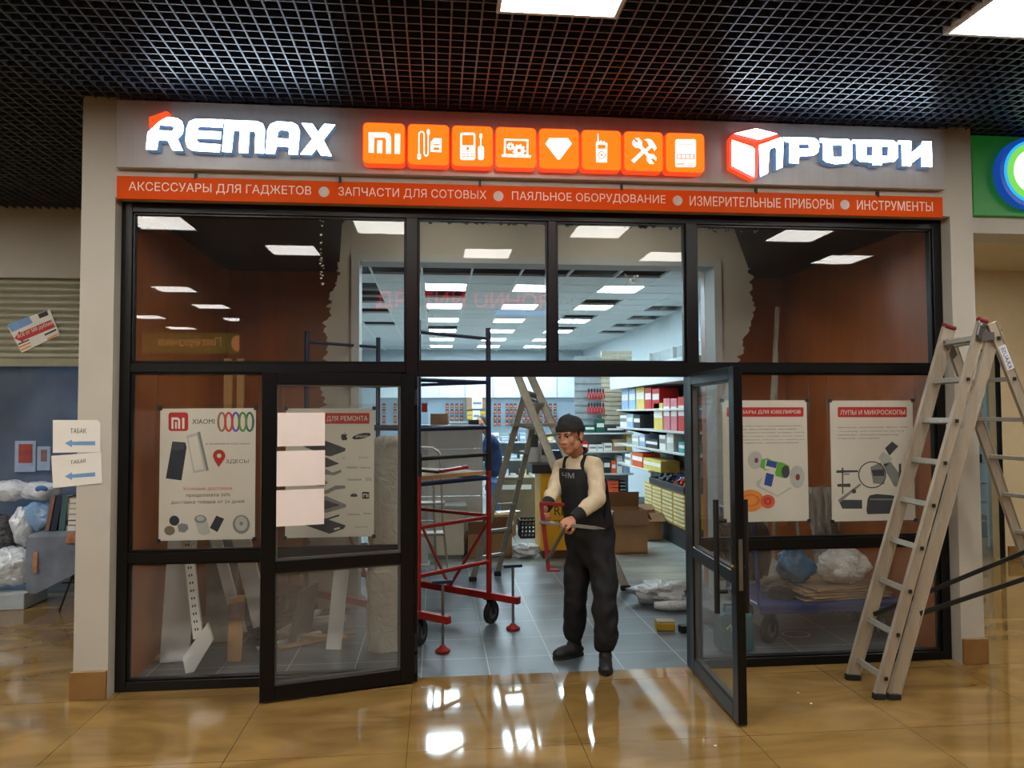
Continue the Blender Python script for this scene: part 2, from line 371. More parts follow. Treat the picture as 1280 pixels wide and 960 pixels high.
# ---- the shop beyond: walls and panel ceiling
IC = 3.42; XR = 4.05; YB = 15.6
M_wallb = mat('pale_blue_wall', (198, 208, 212), .6, var=.03)
b = MB(); b.box(-2.2, XR+.1, YB, YB+.1, 0, 3.6); b.box(3.555, XR+.1, 3.26, 3.34, 0, 3.6); b.box(3.555, 3.725, 2.6, 3.26, 0, 3.6); struct('wall_back', b, M_wallb)
b = MB(); b.box(-2.15, -2.05, 2.6, YB, 0, 3.6); struct('wall_left', b, M_wallb)
b = MB(); b.box(XR, XR+.1, 2.6, YB, 0, 3.6); struct('wall_right', b, M_wallb)
M_ctile = mat('white_ceiling_tile', (206, 208, 208), .8, var=.03)
PT = .602; X0 = .126-.3-PT*9; Y0 = 5.2-.3-PT*5
panel_cells = {(9+2*i, 5+3*j) for i in range(0, 3) for j in range(0, 6)}
hole = {(9, 3), (10, 3), (11, 3), (12, 3), (13, 3), (8, 3), (7, 3), (7, 5), (7, 6), (7, 7), (7, 9), (7, 12), (9, 6), (13, 7), (15, 8), (15, 10), (15, 12), (15, 14), (9, 13), (13, 13), (13, 10), (6, 6), (6, 9)}
b = MB(); gr = MB(); dk = MB()
for i in range(1, 18):
    for j in range(0, 22):
        xa, ya = X0+i*PT, Y0+j*PT
        if xa < -2.06 or xa > XR or j < 1: continue
        if (i, j) in hole: continue
        if (i, j) in panel_cells and (i, j) not in hole: continue
        b.box(xa+.01, min(xa+PT-.01, XR), ya+.01, ya+PT-.01, IC+.004, IC+.02)
for i in range(6, 17): gr.box(X0+i*PT-.012, X0+i*PT+.012, 2.1, YB, IC, IC+.03)
for j in range(1, 23): gr.box(-2.05, XR, Y0+j*PT-.012, Y0+j*PT+.012, IC, IC+.03)
struct('ceiling', b, M_ctile); struct('trim_2', gr, M_white)
dk.box(-2.05, XR, 2.1, YB, 3.75, 3.8); struct('ceiling', dk, M_blackceil)
# ---- ceiling lamps
E_mall = emitter('mall_light_diffuser', (1, .955, .885), MALL_PANEL)
E_vest = emitter('added_vestibule_diffuser', (1, .93, .82), MALL_PANEL*.45)  # for the panels added in the vestibule
E_shop = emitter('shop_light_diffuser', (.70, .89, 1), SHOP_PANEL)
def panel_lamp(name, s, e, label, x, y, z, group):
    t_ = thing(name, label, 'ceiling light', (x, y, z), group)
    f = MB(); h = s/2
    for a in ((-h, h, -h, -h+.02), (-h, h, h-.02, h), (-h, -h+.02, -h+.02, h-.02), (h-.02, h, -h+.02, h-.02)): f.box(x+a[0], x+a[1], y+a[2], y+a[3], z-.012, z+.03)
    f.box(x-h, x+h, y-h, y+h, z+.024, z+.03)
    f.build('frame', M_white, t_); d = MB(); d.box(x-h+.02, x+h-.02, y-h+.02, y+h-.02, z-.004, z+.02); d.build('diffuser', e, t_); return t_
proto = None
vis = {(.59, -1.67): 'warm white square ceiling light cut by the top edge above the icon tiles', (2.91, -1.67): 'warm white square ceiling light in the top corner above the ladder'}
XTRA = [(-4.0, -1.67), (-6.3, -1.67), (-5.1, -.45), (-7.4, -.45), (-4.7, .7), (-6.9, .7), (6.3, -.45), (7.5, -1.67)]  # unseen panels added to brighten the fronts at either side
VEST = [(.1, .95), (1.75, .95)]  # unseen panels added to brighten the cream bulkhead
ML = [(.59, -1.67), (2.91, -1.67), (-1.7, -1.67), (5.2, -1.67)]+[(x_, -2.9) for x_ in (-5.1, -2.8, -.56, 1.75, 4.0)]+[(x_, -4.1) for x_ in (-4.0, -1.7, .62, 2.87, 5.17)]+[(-4.06, y_) for y_ in (-7.1, -9.0, -10.9, -12.8)]+[(-5.75, y_) for y_ in (-10.6, -12.6)]+XTRA+VEST
for q in ML:
    lb = vis.get(q, 'warm white square light panel of the mall ceiling, mirrored in the upper glass')
    gp = None if q in vis else 'mall ceiling lights mirrored in the glass'
    z_ = CEIL-.005
    if q in XTRA: lb, gp = 'unseen warm white light panel added to brighten the neighbouring shops', 'added lights beside the neighbouring shops'
    if q in VEST: lb, gp = 'unseen warm white light panel added behind the shop header', 'added lights behind the shop header'
    if q in VEST: panel_lamp('ceiling_light', .6, E_vest, lb, q[0], q[1], z_, gp); continue
    if proto is None: proto = panel_lamp('ceiling_light', .6, E_mall, lb, q[0], q[1], z_, gp)
    else:
        c_ = copy_tree(proto, (q[0], q[1], z_), label=lb)
        if gp: c_['group'] = gp
proto = None
rows = ['front', 'second', 'third', 'fourth', 'fifth', 'sixth']; cols = {0: 'left', 1: 'middle', 2: 'right'}
for i in range(0, 3):
    for j in range(6):
        if (9+2*i, 5+3*j) in hole: continue
        x_, y_ = X0+(9+2*i+.5)*PT, Y0+(5+3*j+.5)*PT
        lb = 'cool white ceiling panel light inside the shop, %s column, %s row from the entrance' % (cols[i], rows[j])
        if proto is None: proto = panel_lamp('ceiling_light', PT-.02, E_shop, lb, x_, y_, IC+.012, 'cool ceiling panels inside the shop')
        else: copy_tree(proto, (x_, y_, IC+.012), label=lb)
# ---- neighbouring shop at the left: beam, glass, floor strip
b = MB(); b.box(-9, -2.185, YL, YL+.25, PY(50, 347, YL).z, 4.2); struct('wall_left', b, M_cream)
b = MB(); b.box(-9, -2.185, 6.0, 6.1, 0, 4.2); b.box(-9.1, -9, YL, 6.1, 0, 4.2); struct('wall_back', b, mat('blue_haze_wall', (140, 152, 168), .7, var=.3, scale=1.5))  # blue wall colour stands in for bluish reflections in the window
b = MB(); b.box(-9, -2.2, YL+.1, 6, 3.0, 3.05); struct('ceiling', b, M_white)
b = MB(); b.box(-9, -2.19, YL+.12, YL+.128, .02, 2.3); struct('window_1', b, glass('shop_glass_left', (.72, .82, .95), .16, gain=1.5))  # blue tint and diffuse layer also imitate reflected haze
# ---- right-hand neighbour: recess with door opening
b = MB(); z1 = 3.34
b.box(3.725, 9, .0, .28, 2.985, 4.2); struct('wall_right', b, M_cream)
b = MB(); b.box(3.725, 9, .2, 3.2, 3.34, 3.40); struct('ceiling', b, mat('cream_soffit', (206, 192, 160), .7, var=.03))
XD0, XD1 = PY(1222, 600, 3.1).x-.5, PY(1251, 600, 3.1).x; ZD = PY(1240, 440, 3.1).z
M_cr2 = mat('warm_cream_wall', (214, 196, 158), .7, var=.03)
b = MB(); b.box(3.725, XD0, 3.1, 3.25, 0, z1); b.box(XD0, XD1, 3.1, 3.25, ZD, z1); b.box(XD1, 9, 3.1, 3.25, 0, z1); struct('wall_right', b, M_cr2)
b = MB(); b.box(XD1+.06, 9, 3.08, 3.1, 0, .17); struct('baseboard_right', b, M_skirt)
b = MB(); b.box(XD1-.035, XD1, 3.06, 3.1, 0, ZD+.03); b.box(XD0, XD1, 3.06, 3.1, ZD, ZD+.03); struct('trim_3', b, M_black)
b = MB(); b.box(4.15, 9, 9, 9.1, 0, 3.4); b.box(9, 9.1, .2, 9.1, 0, 3.4); b.box(4.15, 9, 3.25, 9, 3.1, 3.2); struct('wall_back', b, M_wallb)
panel_lamp('ceiling_light', .6, E_mall, 'unseen warm light panel added in the soffit beside the neighbouring doorway', 6.0, 1.15, z1-.003, None)  # out of view, added to brighten the recess
panel_lamp('ceiling_light', .6, E_mall, 'second unseen warm light panel added in the soffit nearer the shop pillar', 4.7, 1.15, z1-.003, None)  # another unseen panel added for the recess walls
panel_lamp('ceiling_light', .6, E_shop, 'cool light panel in the neighbouring room beyond the doorway', 6.4, 5.5, 3.09, None)
panel_lamp('ceiling_light', .6, E_shop, 'unseen cool light panel added inside the shuttered shop', -4.2, 4.0, 2.99, None)  # unseen, added to light the blue wall behind the glass
# ---- opposite side of the hall, seen only as reflections
M_dim = mat('dim_hall_wall', (84, 74, 66), .7, var=.2, scale=1)
b = MB(); b.box(-3.0, 14, -7.3, -7.1, 0, 4.2); b.box(-14, -3, -14.2, -14, 0, 4.2); b.box(-3.1, -2.9, -14, -7.2, 0, 4.2); struct('wall_front', b, M_dim)
# ================================================================== SHOP FRONT FRAME AND GLASS
FT = 3.07; XA, XB, XJ0, XJ1, XM = -1.985, 3.555, -.16, 1.73, .772
f = MB(); y0, y1 = -.005, .08
f.box(XA, XA+.065, y0, y1, 0, FT); f.box(XB-.065, XB, y0, y1, 0, FT)
f.box(XA+.065, XB-.065, y0, y1, FT-.065, FT)
for xm in (XJ0, XJ1): f.box(xm-.038, xm+.038, y0-.012, y1, 0, FT-.065)
f.box(XM-.028, XM+.028, y0, y1, 2.045, FT-.065)
f.box(XA+.065, XJ0-.038, y0, y1, 1.985, 2.045); f.box(XJ1+.038, XB-.065, y0, y1, 1.985, 2.045); f.box(XJ0+.038, XJ1-.038, y0-.008, y1, 1.96, 2.055)
f.box(XA+.065, XJ0-.038, y0, y1, .79, .855); f.box(XJ1+.038, XB-.065, y0, y1, .79, .855)
f.box(XA+.065, XJ0-.038, y0, y1, 0, .06); f.box(XJ1+.038, XB-.065, y0, y1, 0, .06)
# glazing beads
for x0_, x1_, zs in ((XA+.065, XJ0-.038, (.06, .79, .855, 1.985, 2.045, FT-.065)), (XJ1+.038, XB-.065, (.06, .79, .855, 1.985, 2.045, FT-.065)), (XJ0+.038, XM-.028, (2.055, FT-.065)), (XM+.028, XJ1-.038, (2.055, FT-.065))):
    for k in range(0, len(zs), 2):
        za, zb = zs[k], zs[k+1]
        f.box(x0_, x0_+.014, .01, .05, za, zb); f.box(x1_-.014, x1_, .01, .05, za, zb); f.box(x0_, x1_, .01, .05, za, za+.014); f.box(x0_, x1_, .01, .05, zb-.014, zb)
struct('trim_4', f, M_black, bev=.003)
M_glass = glass('shopfront_glass', (.95, .96, .95), .03, gain=1.0)
M_glassd = glass('milky_lower_glass', (.92, .93, .92), .15, gain=1.0)  # stronger diffuse layer than the upper panes
GY = .03
k = 2
for (xa, xb, za, zb, m) in ((XA+.065, XJ0-.038, 2.045, FT-.065, M_glass), (XA+.065, XJ0-.038, .855, 1.985, M_glass), (XA+.065, XJ0-.038, .06, .79, M_glassd), (XJ1+.038, XB-.065, 2.045, FT-.065, M_glass),
        (XJ1+.038, XB-.065, .855, 1.985, M_glass), (XJ1+.038, XB-.065, .06, .79, M_glassd), (XJ0+.038, XM-.028, 2.055, FT-.065, M_glass), (XM+.028, XJ1-.038, 2.055, FT-.065, M_glass)):
    b = MB(); b.add([(xa, GY, za), (xb, GY, za), (xb, GY, zb), (xa, GY, zb)], [(0, 1, 2, 3)]); struct('window_%d' % k, b, m); k += 1
# scraps of torn film left on the upper panes
M_scrap = mat('torn_film_residue', (206, 200, 186), .7, var=.1, scale=40)
M_scrapd = mat('grey_film_residue', (70, 72, 74), .6, var=.3, scale=30)
def scraps(name, x0, x1, z0, z1, n, smin, smax, m, sd, label):
    rr = random.Random(sd); b = MB()
    for i in range(n):
        cx, cz = rr.uniform(x0, x1), rr.uniform(z0, z1); s = rr.uniform(smin, smax); k = rr.randint(5, 9); a0 = rr.random()*6
        b.prism([(cx+s*rr.uniform(.3, 1)*math.cos(a0+2*PI*j/k), GY+.002, cz+s*rr.uniform(.2, .9)*math.sin(a0+2*PI*j/k)) for j in range(k)], (0, .0015, 0))
    o = b.build(name, m); tag(o, label, 'film residue', kind='stuff')
xs = PY(402, 300, GY).x
scraps('film_residue', xs-.012, xs+.012, 2.55, 3.0, 26, .004, .012, M_scrap, 3, 'pale flakes of torn film in a vertical line on the left upper pane')
scraps('film_residue', -1.9, -1.8, 2.9, 3.0, 14, .006, .022, M_scrapd, 4, 'grey scraps of film in the corner of the left upper pane')
scraps('film_residue', -.6, -.3, 2.5, 2.9, 5, .004, .01, M_scrap, 11, 'few tiny flakes of film on the left upper pane by the post')
scraps('film_residue', -.11, .05, 2.1, 2.45, 22, .003, .010, M_scrap, 5, 'speckled film residue low on the pane above the doorway')
scraps('film_residue', .82, .95, 2.1, 2.6, 16, .003, .009, M_scrap, 6, 'specks of film beside the slim middle post')
scraps('film_residue', 1.25, 1.38, 2.6, 2.66, 9, .006, .02, M_scrap, 8, 'small white flake cluster high on the pane above the right door')
scraps('film_residue', 1.85, 2.25, 2.96, 3.0, 20, .006, .02, M_scrapd, 9, 'ragged grey film scraps along the top of the right upper pane')
scraps('film_residue', -.10, 1.66, 2.98, 3.003, 60, .006, .03, M_scrapd, 10, 'ragged grey film strip along the top of the middle upper panes')
# ---- doors (glazed leaves, both swung outward)
M_gd = glass('door_glass', (.93, .94, .93), .06, gain=1.0)
M_gdl = glass('milky_door_glass', (.92, .93, .92), .17, gain=1.0)  # lower door panes, with a stronger diffuse layer
def leaf(name, hx, hy, dx, dy, w, h, z0, rails, midz):
    """hinge (hx,hy), direction (dx,dy), width w"""
    root = bpy.data.objects.new(name, None); COL.objects.link(root); root.location = (hx, hy, 0); root['kind'] = 'structure'
    d = V((dx, dy, 0)).normalized(); n = V((-d.y, d.x, 0)); H = V((hx, hy, 0)); th = .05
    def bx(m, a0, a1, za, zb, t=th):
        m.prism([H+d*a0-n*t/2+V((0, 0, za)), H+d*a1-n*t/2+V((0, 0, za)), H+d*a1-n*t/2+V((0, 0, zb)), H+d*a0-n*t/2+V((0, 0, zb))], n*t)
    s1, s2 = rails
    m = MB(); bx(m, 0, s1, z0, h); bx(m, w-s2, w, z0, h); bx(m, s1, w-s2, h-.075, h); bx(m, s1, w-s2, z0, z0+.09); bx(m, s1, w-s2, midz-.035, midz+.035)
    m.build('door_frame', M_black, root, bev=.003)
    e = MB()
    for za, zb in ((z0+.09, midz-.035), (midz+.035, h-.075)):
        bx(e, s1, s1+.012, za, zb, .03); bx(e, w-s2-.012, w-s2, za, zb, .03); bx(e, s1, w-s2, za, za+.012, .034); bx(e, s1, w-s2, zb-.012, zb, .03)
    e.build('glazing_bead', mat('grey_seal', (70, 70, 68), .5), root)
    for za, zb, gm in ((z0+.09, midz-.035, M_gdl), (midz+.035, h-.075, M_gd)):
        q = MB()
        q.add([H+d*s1+V((0, 0, za)), H+d*(w-s2)+V((0, 0, za)), H+d*(w-s2)+V((0, 0, zb)), H+d*s1+V((0, 0, zb))], [(0, 1, 2, 3)])
        q.build('glass', gm, root)
    hg = MB()
    for z in (.12, .26): hg.cyl(H+n*0+V((0, 0, z-.06))-d*.012, H-d*.012+V((0, 0, z+.05)), .012); 
    hg.cyl(H-d*.012+V((0, 0, h-.2)), H-d*.012+V((0, 0, h-.1)), .012)
    hg.build('hinge', M_blackp, root, smooth=True)
    return root, H, d, n
L0 = V((-.15, -.035, 0)); L1 = PZ(324, 877, 0.012)
dl = (L1-L0); wl = V((dl.x, dl.y, 0)).length
door_l, HL, dL, nL = leaf('door_1', L0.x, L0.y, dl.x, dl.y, wl, 1.975, .012, (.085, .085), .80)
R0 = V((1.705, -.03, 0)); R1 = PZ(929, 907, 0.012); dr = R1-R0; wr = V((dr.x, dr.y, 0)).length
door_r, HR, dR, nR = leaf('door_2', R0.x, R0.y, dr.x, dr.y, wr, 1.975, .012, (.085, .085), .80)
# pull handles on the right leaf, both faces, lock plate on its edge
for sg in (-1, 1):
    m = MB(); a = HR+dR*(wr-.15)+nR*sg*.085
    m.cyl(a+V((0, 0, .58)), a+V((0, 0, 1.22)), .016, 16)
    for z in (.70, 1.10): m.cyl(a+V((0, 0, z)), a-nR*sg*.06+V((0, 0, z)), .011)
    m.build('handle', M_blackp, door_r, smooth=True)
m = MB(); e = HR+dR*(wr+.001); m.prism([e-nR*.011+V((0, 0, .74)), e+nR*.011+V((0, 0, .74)), e+nR*.011+V((0, 0, 1.02)), e-nR*.011+V((0, 0, 1.02))], dR*.003)
m.build('lock_plate', M_steel, door_r)
m = MB(); c_ = HR+dR*(wr-.05); m.cyl(c_-nR*.04+V((0, 0, .86)), c_+nR*.04+V((0, 0, .86)), .012, 12); m.build('lock_cylinder', mat('brass', (190, 150, 80), .3, metal=.9), door_r)
# three blank sheets taped to the left leaf
M_pink = mat('pale_pink_paper', (236, 222, 216), .75, var=.02)
for k, (z0_, z1_, lb) in enumerate((((516), (568), 'blank pale sheet taped to the glass door, topmost of three'), (558+0, 605, 'blank pale sheet taped to the glass door, middle of three'), (613, 655, 'blank pale sheet taped to the glass door, lowest of three'))):
    pass
fr = lambda px: None
def on_leaf(px, py, H, d, n, off):
    r_ = ray(px, py); P0 = H+n*off; t_ = (P0-CPOS).dot(n)/r_.dot(n); return CPOS+r_*t_
nf = nL if nL.y < 0 else -nL
for (xa, xb, ya, yb, lb) in ((347, 406, 516, 557, 'blank pale sheet taped to the glass door, topmost of three'), (346, 406, 564, 606, 'blank pale sheet taped to the glass door, middle of three'), (345.5, 405, 613, 655, 'blank pale sheet taped to the glass door, lowest of three')):
    a, c2 = on_leaf(xa, ya, HL, dL, nf, .03), on_leaf(xb, yb, HL, dL, nf, .03)
    ul = V((c2.x-a.x, c2.y-a.y, 0)); zt, zb = a.z, c2.z
    m = MB(); m.sheet(lambda u, v: a+ul*u+V((0, 0, (zb-zt)*v))+nf*(.004*math.sin(u*3.1)*math.sin(v*2.5)), 6, 5, .0008)
    tag(m.build('paper_sheet', M_pink), lb, 'paper sheet', 'blank sheets on the glass door')
# silver foot stop sticker at the lower corner of the right leaf
# ================================================================== SIGNS ABOVE THE SHOP FRONT
SY = -.155
b = MB(); zt = CEIL-.004; zb = PY(600, 221, SY).z
b.box(-1.965, 3.485, SY, -.1, zb, zt-.01)
tag(b.build('sign_board', M_fascia, bev=.003), 'long grey sign board under the louvred ceiling, above the orange banner', 'sign board')
E_w = emitter('sign_white', (.66, .84, 1), SIGN_WHITE)
E_or = emitter('sign_orange', (1, .21, .012), 1.25)
E_red = emitter('sign_red', (1, .10, .02), 1.0)
E_halo = emitter('sign_side_glow', (.35, .6, 1), 5.0)
E_sym = emitter('sign_symbol', (.78, .95, .95), 1.35)
M_sider = mat('red_acrylic_side', (190, 34, 14), .4, emit=(1, .06, .01), es=1.1)
M_sidew = mat('grey_acrylic_side', (84, 98, 122), .4, emit=(.3, .55, 1), es=.22)
def channel(root, name, splines, cm, face, side, y=SY-.06, d=.06):
    pts = [[cm(*q) for q in s] for s in splines]
    bk = MB(); shape(bk, pts, y, d); o = bk.build(name, side, root)
    fc = MB(); shape(fc, pts, y-.006, .006); fc.build('face', face, o); return o
# -- left lettering
cm = crop(150, 130, 1280/290, SY-.06)
rx = thing('illuminated_letters', 'glowing white five-letter sign with a red corner, left end of the grey board', 'sign', (-1.2, SY, 3.4))
channel(rx, 'accent', [[(161, 74), (256, 40), (268, 44), (262, 52), (214, 92), (162, 132)]], cm, E_red, M_sider)
for sp in ([[(145, 250), (155, 158), (220, 98), (262, 74), (318, 80), (343, 97), (352, 130), (345, 165), (318, 193), (346, 258), (292, 255), (264, 202), (212, 199), (204, 252)], [(218, 116), (290, 122), (302, 134), (290, 150), (212, 148)]],
           [[(571, 88), (566, 130), (445, 124), (430, 130), (426, 148), (558, 155), (555, 194), (424, 189), (424, 203), (440, 217), (554, 225), (549, 266), (402, 258), (374, 240), (363, 205), (367, 140), (384, 98), (420, 84)]],
           [[(580, 90), (756, 97), (788, 110), (799, 140), (795, 273), (746, 271), (749, 162), (738, 150), (714, 149), (707, 270), (657, 268), (663, 149), (628, 147), (615, 266), (564, 263)]],
           [[(804, 273), (814, 145), (832, 112), (868, 98), (950, 103), (980, 119), (992, 150), (981, 279), (932, 277), (934, 238), (866, 232), (853, 276)], [(866, 190), (871, 155), (885, 143), (925, 146), (936, 160), (936, 196)]],
           [[(1128, 112), (1187, 116), (1122, 199), (1168, 287), (1110, 284), (1085, 245), (1056, 281), (996, 278)]], [[(1003, 108), (1062, 110), (1094, 158), (1063, 195)]]):
    channel(rx, 'letter', sp, cm, E_w, M_sidew)
# -- right lettering with the cube
cm = crop(900, 150, 1280/280, SY-.06)
pr = thing('illuminated_letters', 'glowing white letters beginning with a red-rimmed cube, right end of the grey board', 'sign', (2.8, SY, 3.4))
cb = MB(); shape(cb, [[cm(*q) for q in ((58, 102), (78, 74), (205, 44), (338, 80), (340, 92), (226, 126), (216, 330), (188, 338), (60, 272))]], SY-.05, .05)
em = cb.build('emblem', M_sider, pr)
for sp in ([[(84, 78), (205, 50), (324, 80), (222, 112)]], [[(68, 116), (184, 156), (196, 168), (193, 325), (68, 262)]]):
    channel(pr, 'emblem_face', sp, cm, E_w, M_sidew)
cb = MB(); shape(cb, [[cm(*q) for q in ((67, 106), (186, 146), (200, 166), (195, 168), (184, 156), (67, 116))]], SY-.068, .01); cb.build('emblem_edge', E_red, em)
for sp in ([[(224, 146), (345, 101), (360, 110), (356, 270), (322, 285), (322, 165), (314, 155), (290, 163), (280, 178), (271, 305), (230, 325)]],
           [[(358, 100), (535, 104), (558, 120), (565, 150), (558, 185), (535, 203), (450, 208), (447, 248), (395, 245), (398, 128), (374, 126)], [(448, 138), (508, 140), (510, 165), (448, 165)]],
           [[(568, 107), (730, 112), (752, 130), (752, 225), (735, 245), (660, 252), (605, 240), (588, 225), (590, 131), (572, 129)], [(640, 143), (700, 145), (698, 213), (642, 213)]],
           [[(754, 114), (985, 118), (1012, 135), (1015, 215), (995, 238), (925, 243), (922, 258), (872, 258), (870, 243), (800, 238), (780, 222), (778, 136), (756, 133)], [(835, 150), (873, 150), (870, 207), (833, 205)], [(920, 150), (962, 152), (960, 207), (920, 207)]],
           [[(1017, 119), (1090, 122), (1088, 192), (1150, 141), (1155, 123), (1205, 124), (1210, 268), (1150, 266), (1150, 203), (1090, 250), (1088, 264), (1040, 262), (1038, 140), (1019, 136)]]):
    channel(pr, 'letter', sp, cm, E_w, M_sidew)
# -- eight icon tiles
IY = SY-.075
pa, pb = PY(480, 179.5, IY), PY(856.3, 191, IY); half = .1315
c3 = crop(440, 140, 1280/230, IY-.004); c4 = crop(660, 150, 1280/230, IY-.004)
def thick(p, q, w):
    (x0, z0), (x1, z1) = p, q; l = math.hypot(x1-x0, z1-z0); nx, nz = -(z1-z0)/l*w/2, (x1-x0)/l*w/2
    return [(x0+nx, z0+nz), (x1+nx, z1+nz), (x1-nx, z1-nz), (x0-nx, z0-nz)]
def gear(cx, cz, r, n=9):
    out = []
    for k in range(n*4): rr_ = r if k % 4 in (0, 1) else r*.78; a = 2*PI*k/(n*4); out.append((cx+rr_*math.cos(a), cz+rr_*math.sin(a)))
    return out
def rr(x0, x1, y0_, y1_, r): return rrect(x0, x1, y0_, y1_, r, 3)
def cable(): return [thick((465, 310), (466, 150), 9), thick((466, 150), (478, 137), 9), thick((478, 137), (492, 137), 9), thick((492, 137), (502, 152), 9), thick((502, 152), (502, 290), 9), thick((502, 290), (512, 306), 9), thick((512, 306), (524, 303), 9), thick((524, 303), (530, 285), 9), thick((530, 285), (530, 150), 9), rr(454, 480, 290, 330, 9), rr(521, 541, 120, 160, 9)]
ICON = [
 ('m-shaped phone maker logo', c3, [([[(115, 142), (235, 142), (262, 154), (272, 180), (272, 290), (237, 290), (237, 192), (228, 178), (155, 178), (152, 284), (116, 282)]]), ([[(176, 198), (212, 198), (210, 286), (174, 286)]]), ([[(298, 150), (336, 152), (334, 292), (297, 290)]])]),
 ('cable and memory card', c3, [[q] for q in cable()]+[[[(548, 210), (570, 182), (624, 184), (622, 280), (546, 276)], [(568, 246), (608, 247), (607, 266), (567, 265)], [(566, 222), (612, 223), (611, 232), (566, 231)]]]),
 ('mobile phone and screwdriver', c3, [[rr(752, 858, 144, 334, 16), rr(766, 846, 160, 232, 5), circ(805, 255, 11, 12)]+[[(x_, y_), (x_+24, y_), (x_+24, y_+6), (x_, y_+6)] for y_ in (270, 288, 306) for x_ in (764, 793, 822)], [rr(886, 906, 150, 184, 8)], [thick((896, 180), (896, 240), 8)], [rr(876, 918, 236, 334, 16)]]),
 ('laptop with gear wheels', c3, [[[(1058, 186), (1228, 190), (1226, 300), (1246, 302), (1244, 318), (1042, 312), (1040, 296), (1056, 298)], [(1070, 198), (1216, 202), (1214, 296), (1068, 292)]], [gear(1102, 240, 28), circ(1102, 240, 9, 10)], [gear(1162, 268, 46), circ(1162, 268, 14, 12)]]),
 ('cut diamond', c4, [[[(120, 165), (148, 126), (278, 126), (306, 165), (222, 275), (206, 275)], thick((130, 166), (296, 168), 3), thick((180, 172), (208, 262), 3), thick((246, 172), (220, 262), 3)]]),
 ('hand-held radio', c4, [[[(472, 155), (482, 150), (483, 95), (490, 95), (492, 150), (500, 155), (501, 144), (514, 144), (515, 156), (522, 156), (523, 148), (534, 148), (535, 157), (552, 160), (550, 296), (474, 294)], rr(485, 539, 172, 200, 3), circ(512, 244, 27, 20)], [circ(512, 244, 21, 20), circ(512, 244, 8, 10)]]),
 ('crossed hammer and spanner', c4, [[[(718, 280), (800, 205), (818, 222), (738, 300)]], [[(795, 222), (842, 178), (828, 150), (808, 136), (836, 130), (862, 140), (884, 172), (896, 196), (880, 216), (868, 196), (860, 192), (818, 230)]], [[(726, 150), (734, 136), (758, 160), (768, 148), (744, 126), (770, 124), (792, 146), (794, 180), (840, 236), (872, 238), (894, 262), (892, 284), (866, 264), (856, 276), (878, 306), (848, 306), (826, 284), (826, 252), (776, 196), (744, 192), (724, 168)]]]),
 ('digital meter with number window', c4, [[rr(1024, 1168, 134, 328, 14), [(1046, 168), (1146, 168), (1146, 172), (1046, 172)], [(1036, 236), (1160, 236), (1160, 272), (1036, 272)], [(1100, 298), (1158, 298), (1158, 318), (1100, 318)], [(1036, 302), (1090, 302), (1090, 310), (1036, 310)]]]+[[[(1042+29*k, 242), (1064+29*k, 242), (1064+29*k, 266), (1042+29*k, 266)]] for k in range(4)]+[[[(1104+18*k, 302), (1118+18*k, 302), (1118+18*k, 314), (1104+18*k, 314)]] for k in range(3)])]
for k, (nm, cm, syms) in enumerate(ICON):
    cx = pa.x+(pb.x-pa.x)*k/7; cz = (pa.z+pb.z)/2
    t_ = thing('icon_lightbox', 'orange lit square tile showing a white %s' % nm, 'illuminated sign', (cx, SY, cz), 'orange icon tiles on the sign board')
    m = MB(); shape(m, [rrect(cx-half, cx+half, cz-half, cz+half, .028)], IY, .075); m.build('casing', M_sider, t_)
    m = MB(); shape(m, [rrect(cx-half+.004, cx+half-.004, cz-half+.004, cz+half-.004, .026)], IY-.003, .003); m.build('face', E_or, t_)
    m = MB()
    for sp in syms: shape(m, [[cm(*q) for q in s] for s in sp], IY-.006, .003)
    m.build('symbol', E_sym, t_)
# -- orange banner with thin lettering, on wire clips
BY = -.121
p0, p1 = PY(146, 217, BY), PY(1179, 272, BY); bz1, bz0 = 3.2005, 3.056
bn = thing('banner', 'long orange banner strip with thin white Cyrillic lettering above the glazing', 'banner', ((p0.x+p1.x)/2, BY, bz0))
m = MB(); m.box(p0.x, p1.x, BY, BY+.018, bz0, bz1); m.build('strip', M_orange, bn, bev=.002)
M_let = mat('pale_lettering', (250, 226, 206), .6, var=.02)
m = MB(); th = V((0, -.002, 0))
for s, xa, xb, ya, yb in (('АКСЕССУАРЫ ДЛЯ ГАДЖЕТОВ', 161, 389, 227, 247), ('ЗАПЧАСТИ ДЛЯ СОТОВЫХ', 423, 608, 234, 253), ('ПАЯЛЬНОЕ ОБОРУДОВАНИЕ', 640, 832, 241, 259), ('ИЗМЕРИТЕЛЬНЫЕ ПРИБОРЫ', 862, 1042, 246, 264), ('ИНСТРУМЕНТЫ', 1071, 1166, 249, 265)):
    a = PY(xa, ya, BY); e = PY(xb, yb, BY); zt_ = 3.2005-.045; text(m, s, (a.x, BY, bz0+.042), (e.x-a.x, 0, 0), (0, 0, .066), th)
m.build('lettering', M_let, bn)
for px, py in ((405, 239), (623, 246), (847, 252), (1056, 256)):
    c_ = PY(px, py, BY); m = MB(); m.prism([(q[0], BY, q[1]) for q in circ(c_.x, bz0+.074, .033, 24)], th); m.build('dot', mat('pale_grey_vinyl', (206, 196, 184), .6), bn)
for px in (244, 425, 600, 777, 945, 1097):
    c_ = PY(px, 218, BY); m = MB(); m.box(c_.x-.007, c_.x+.007, BY-.006, BY+.019, bz1-.012, bz1+.028); m.build('clip', M_blackp, bn)
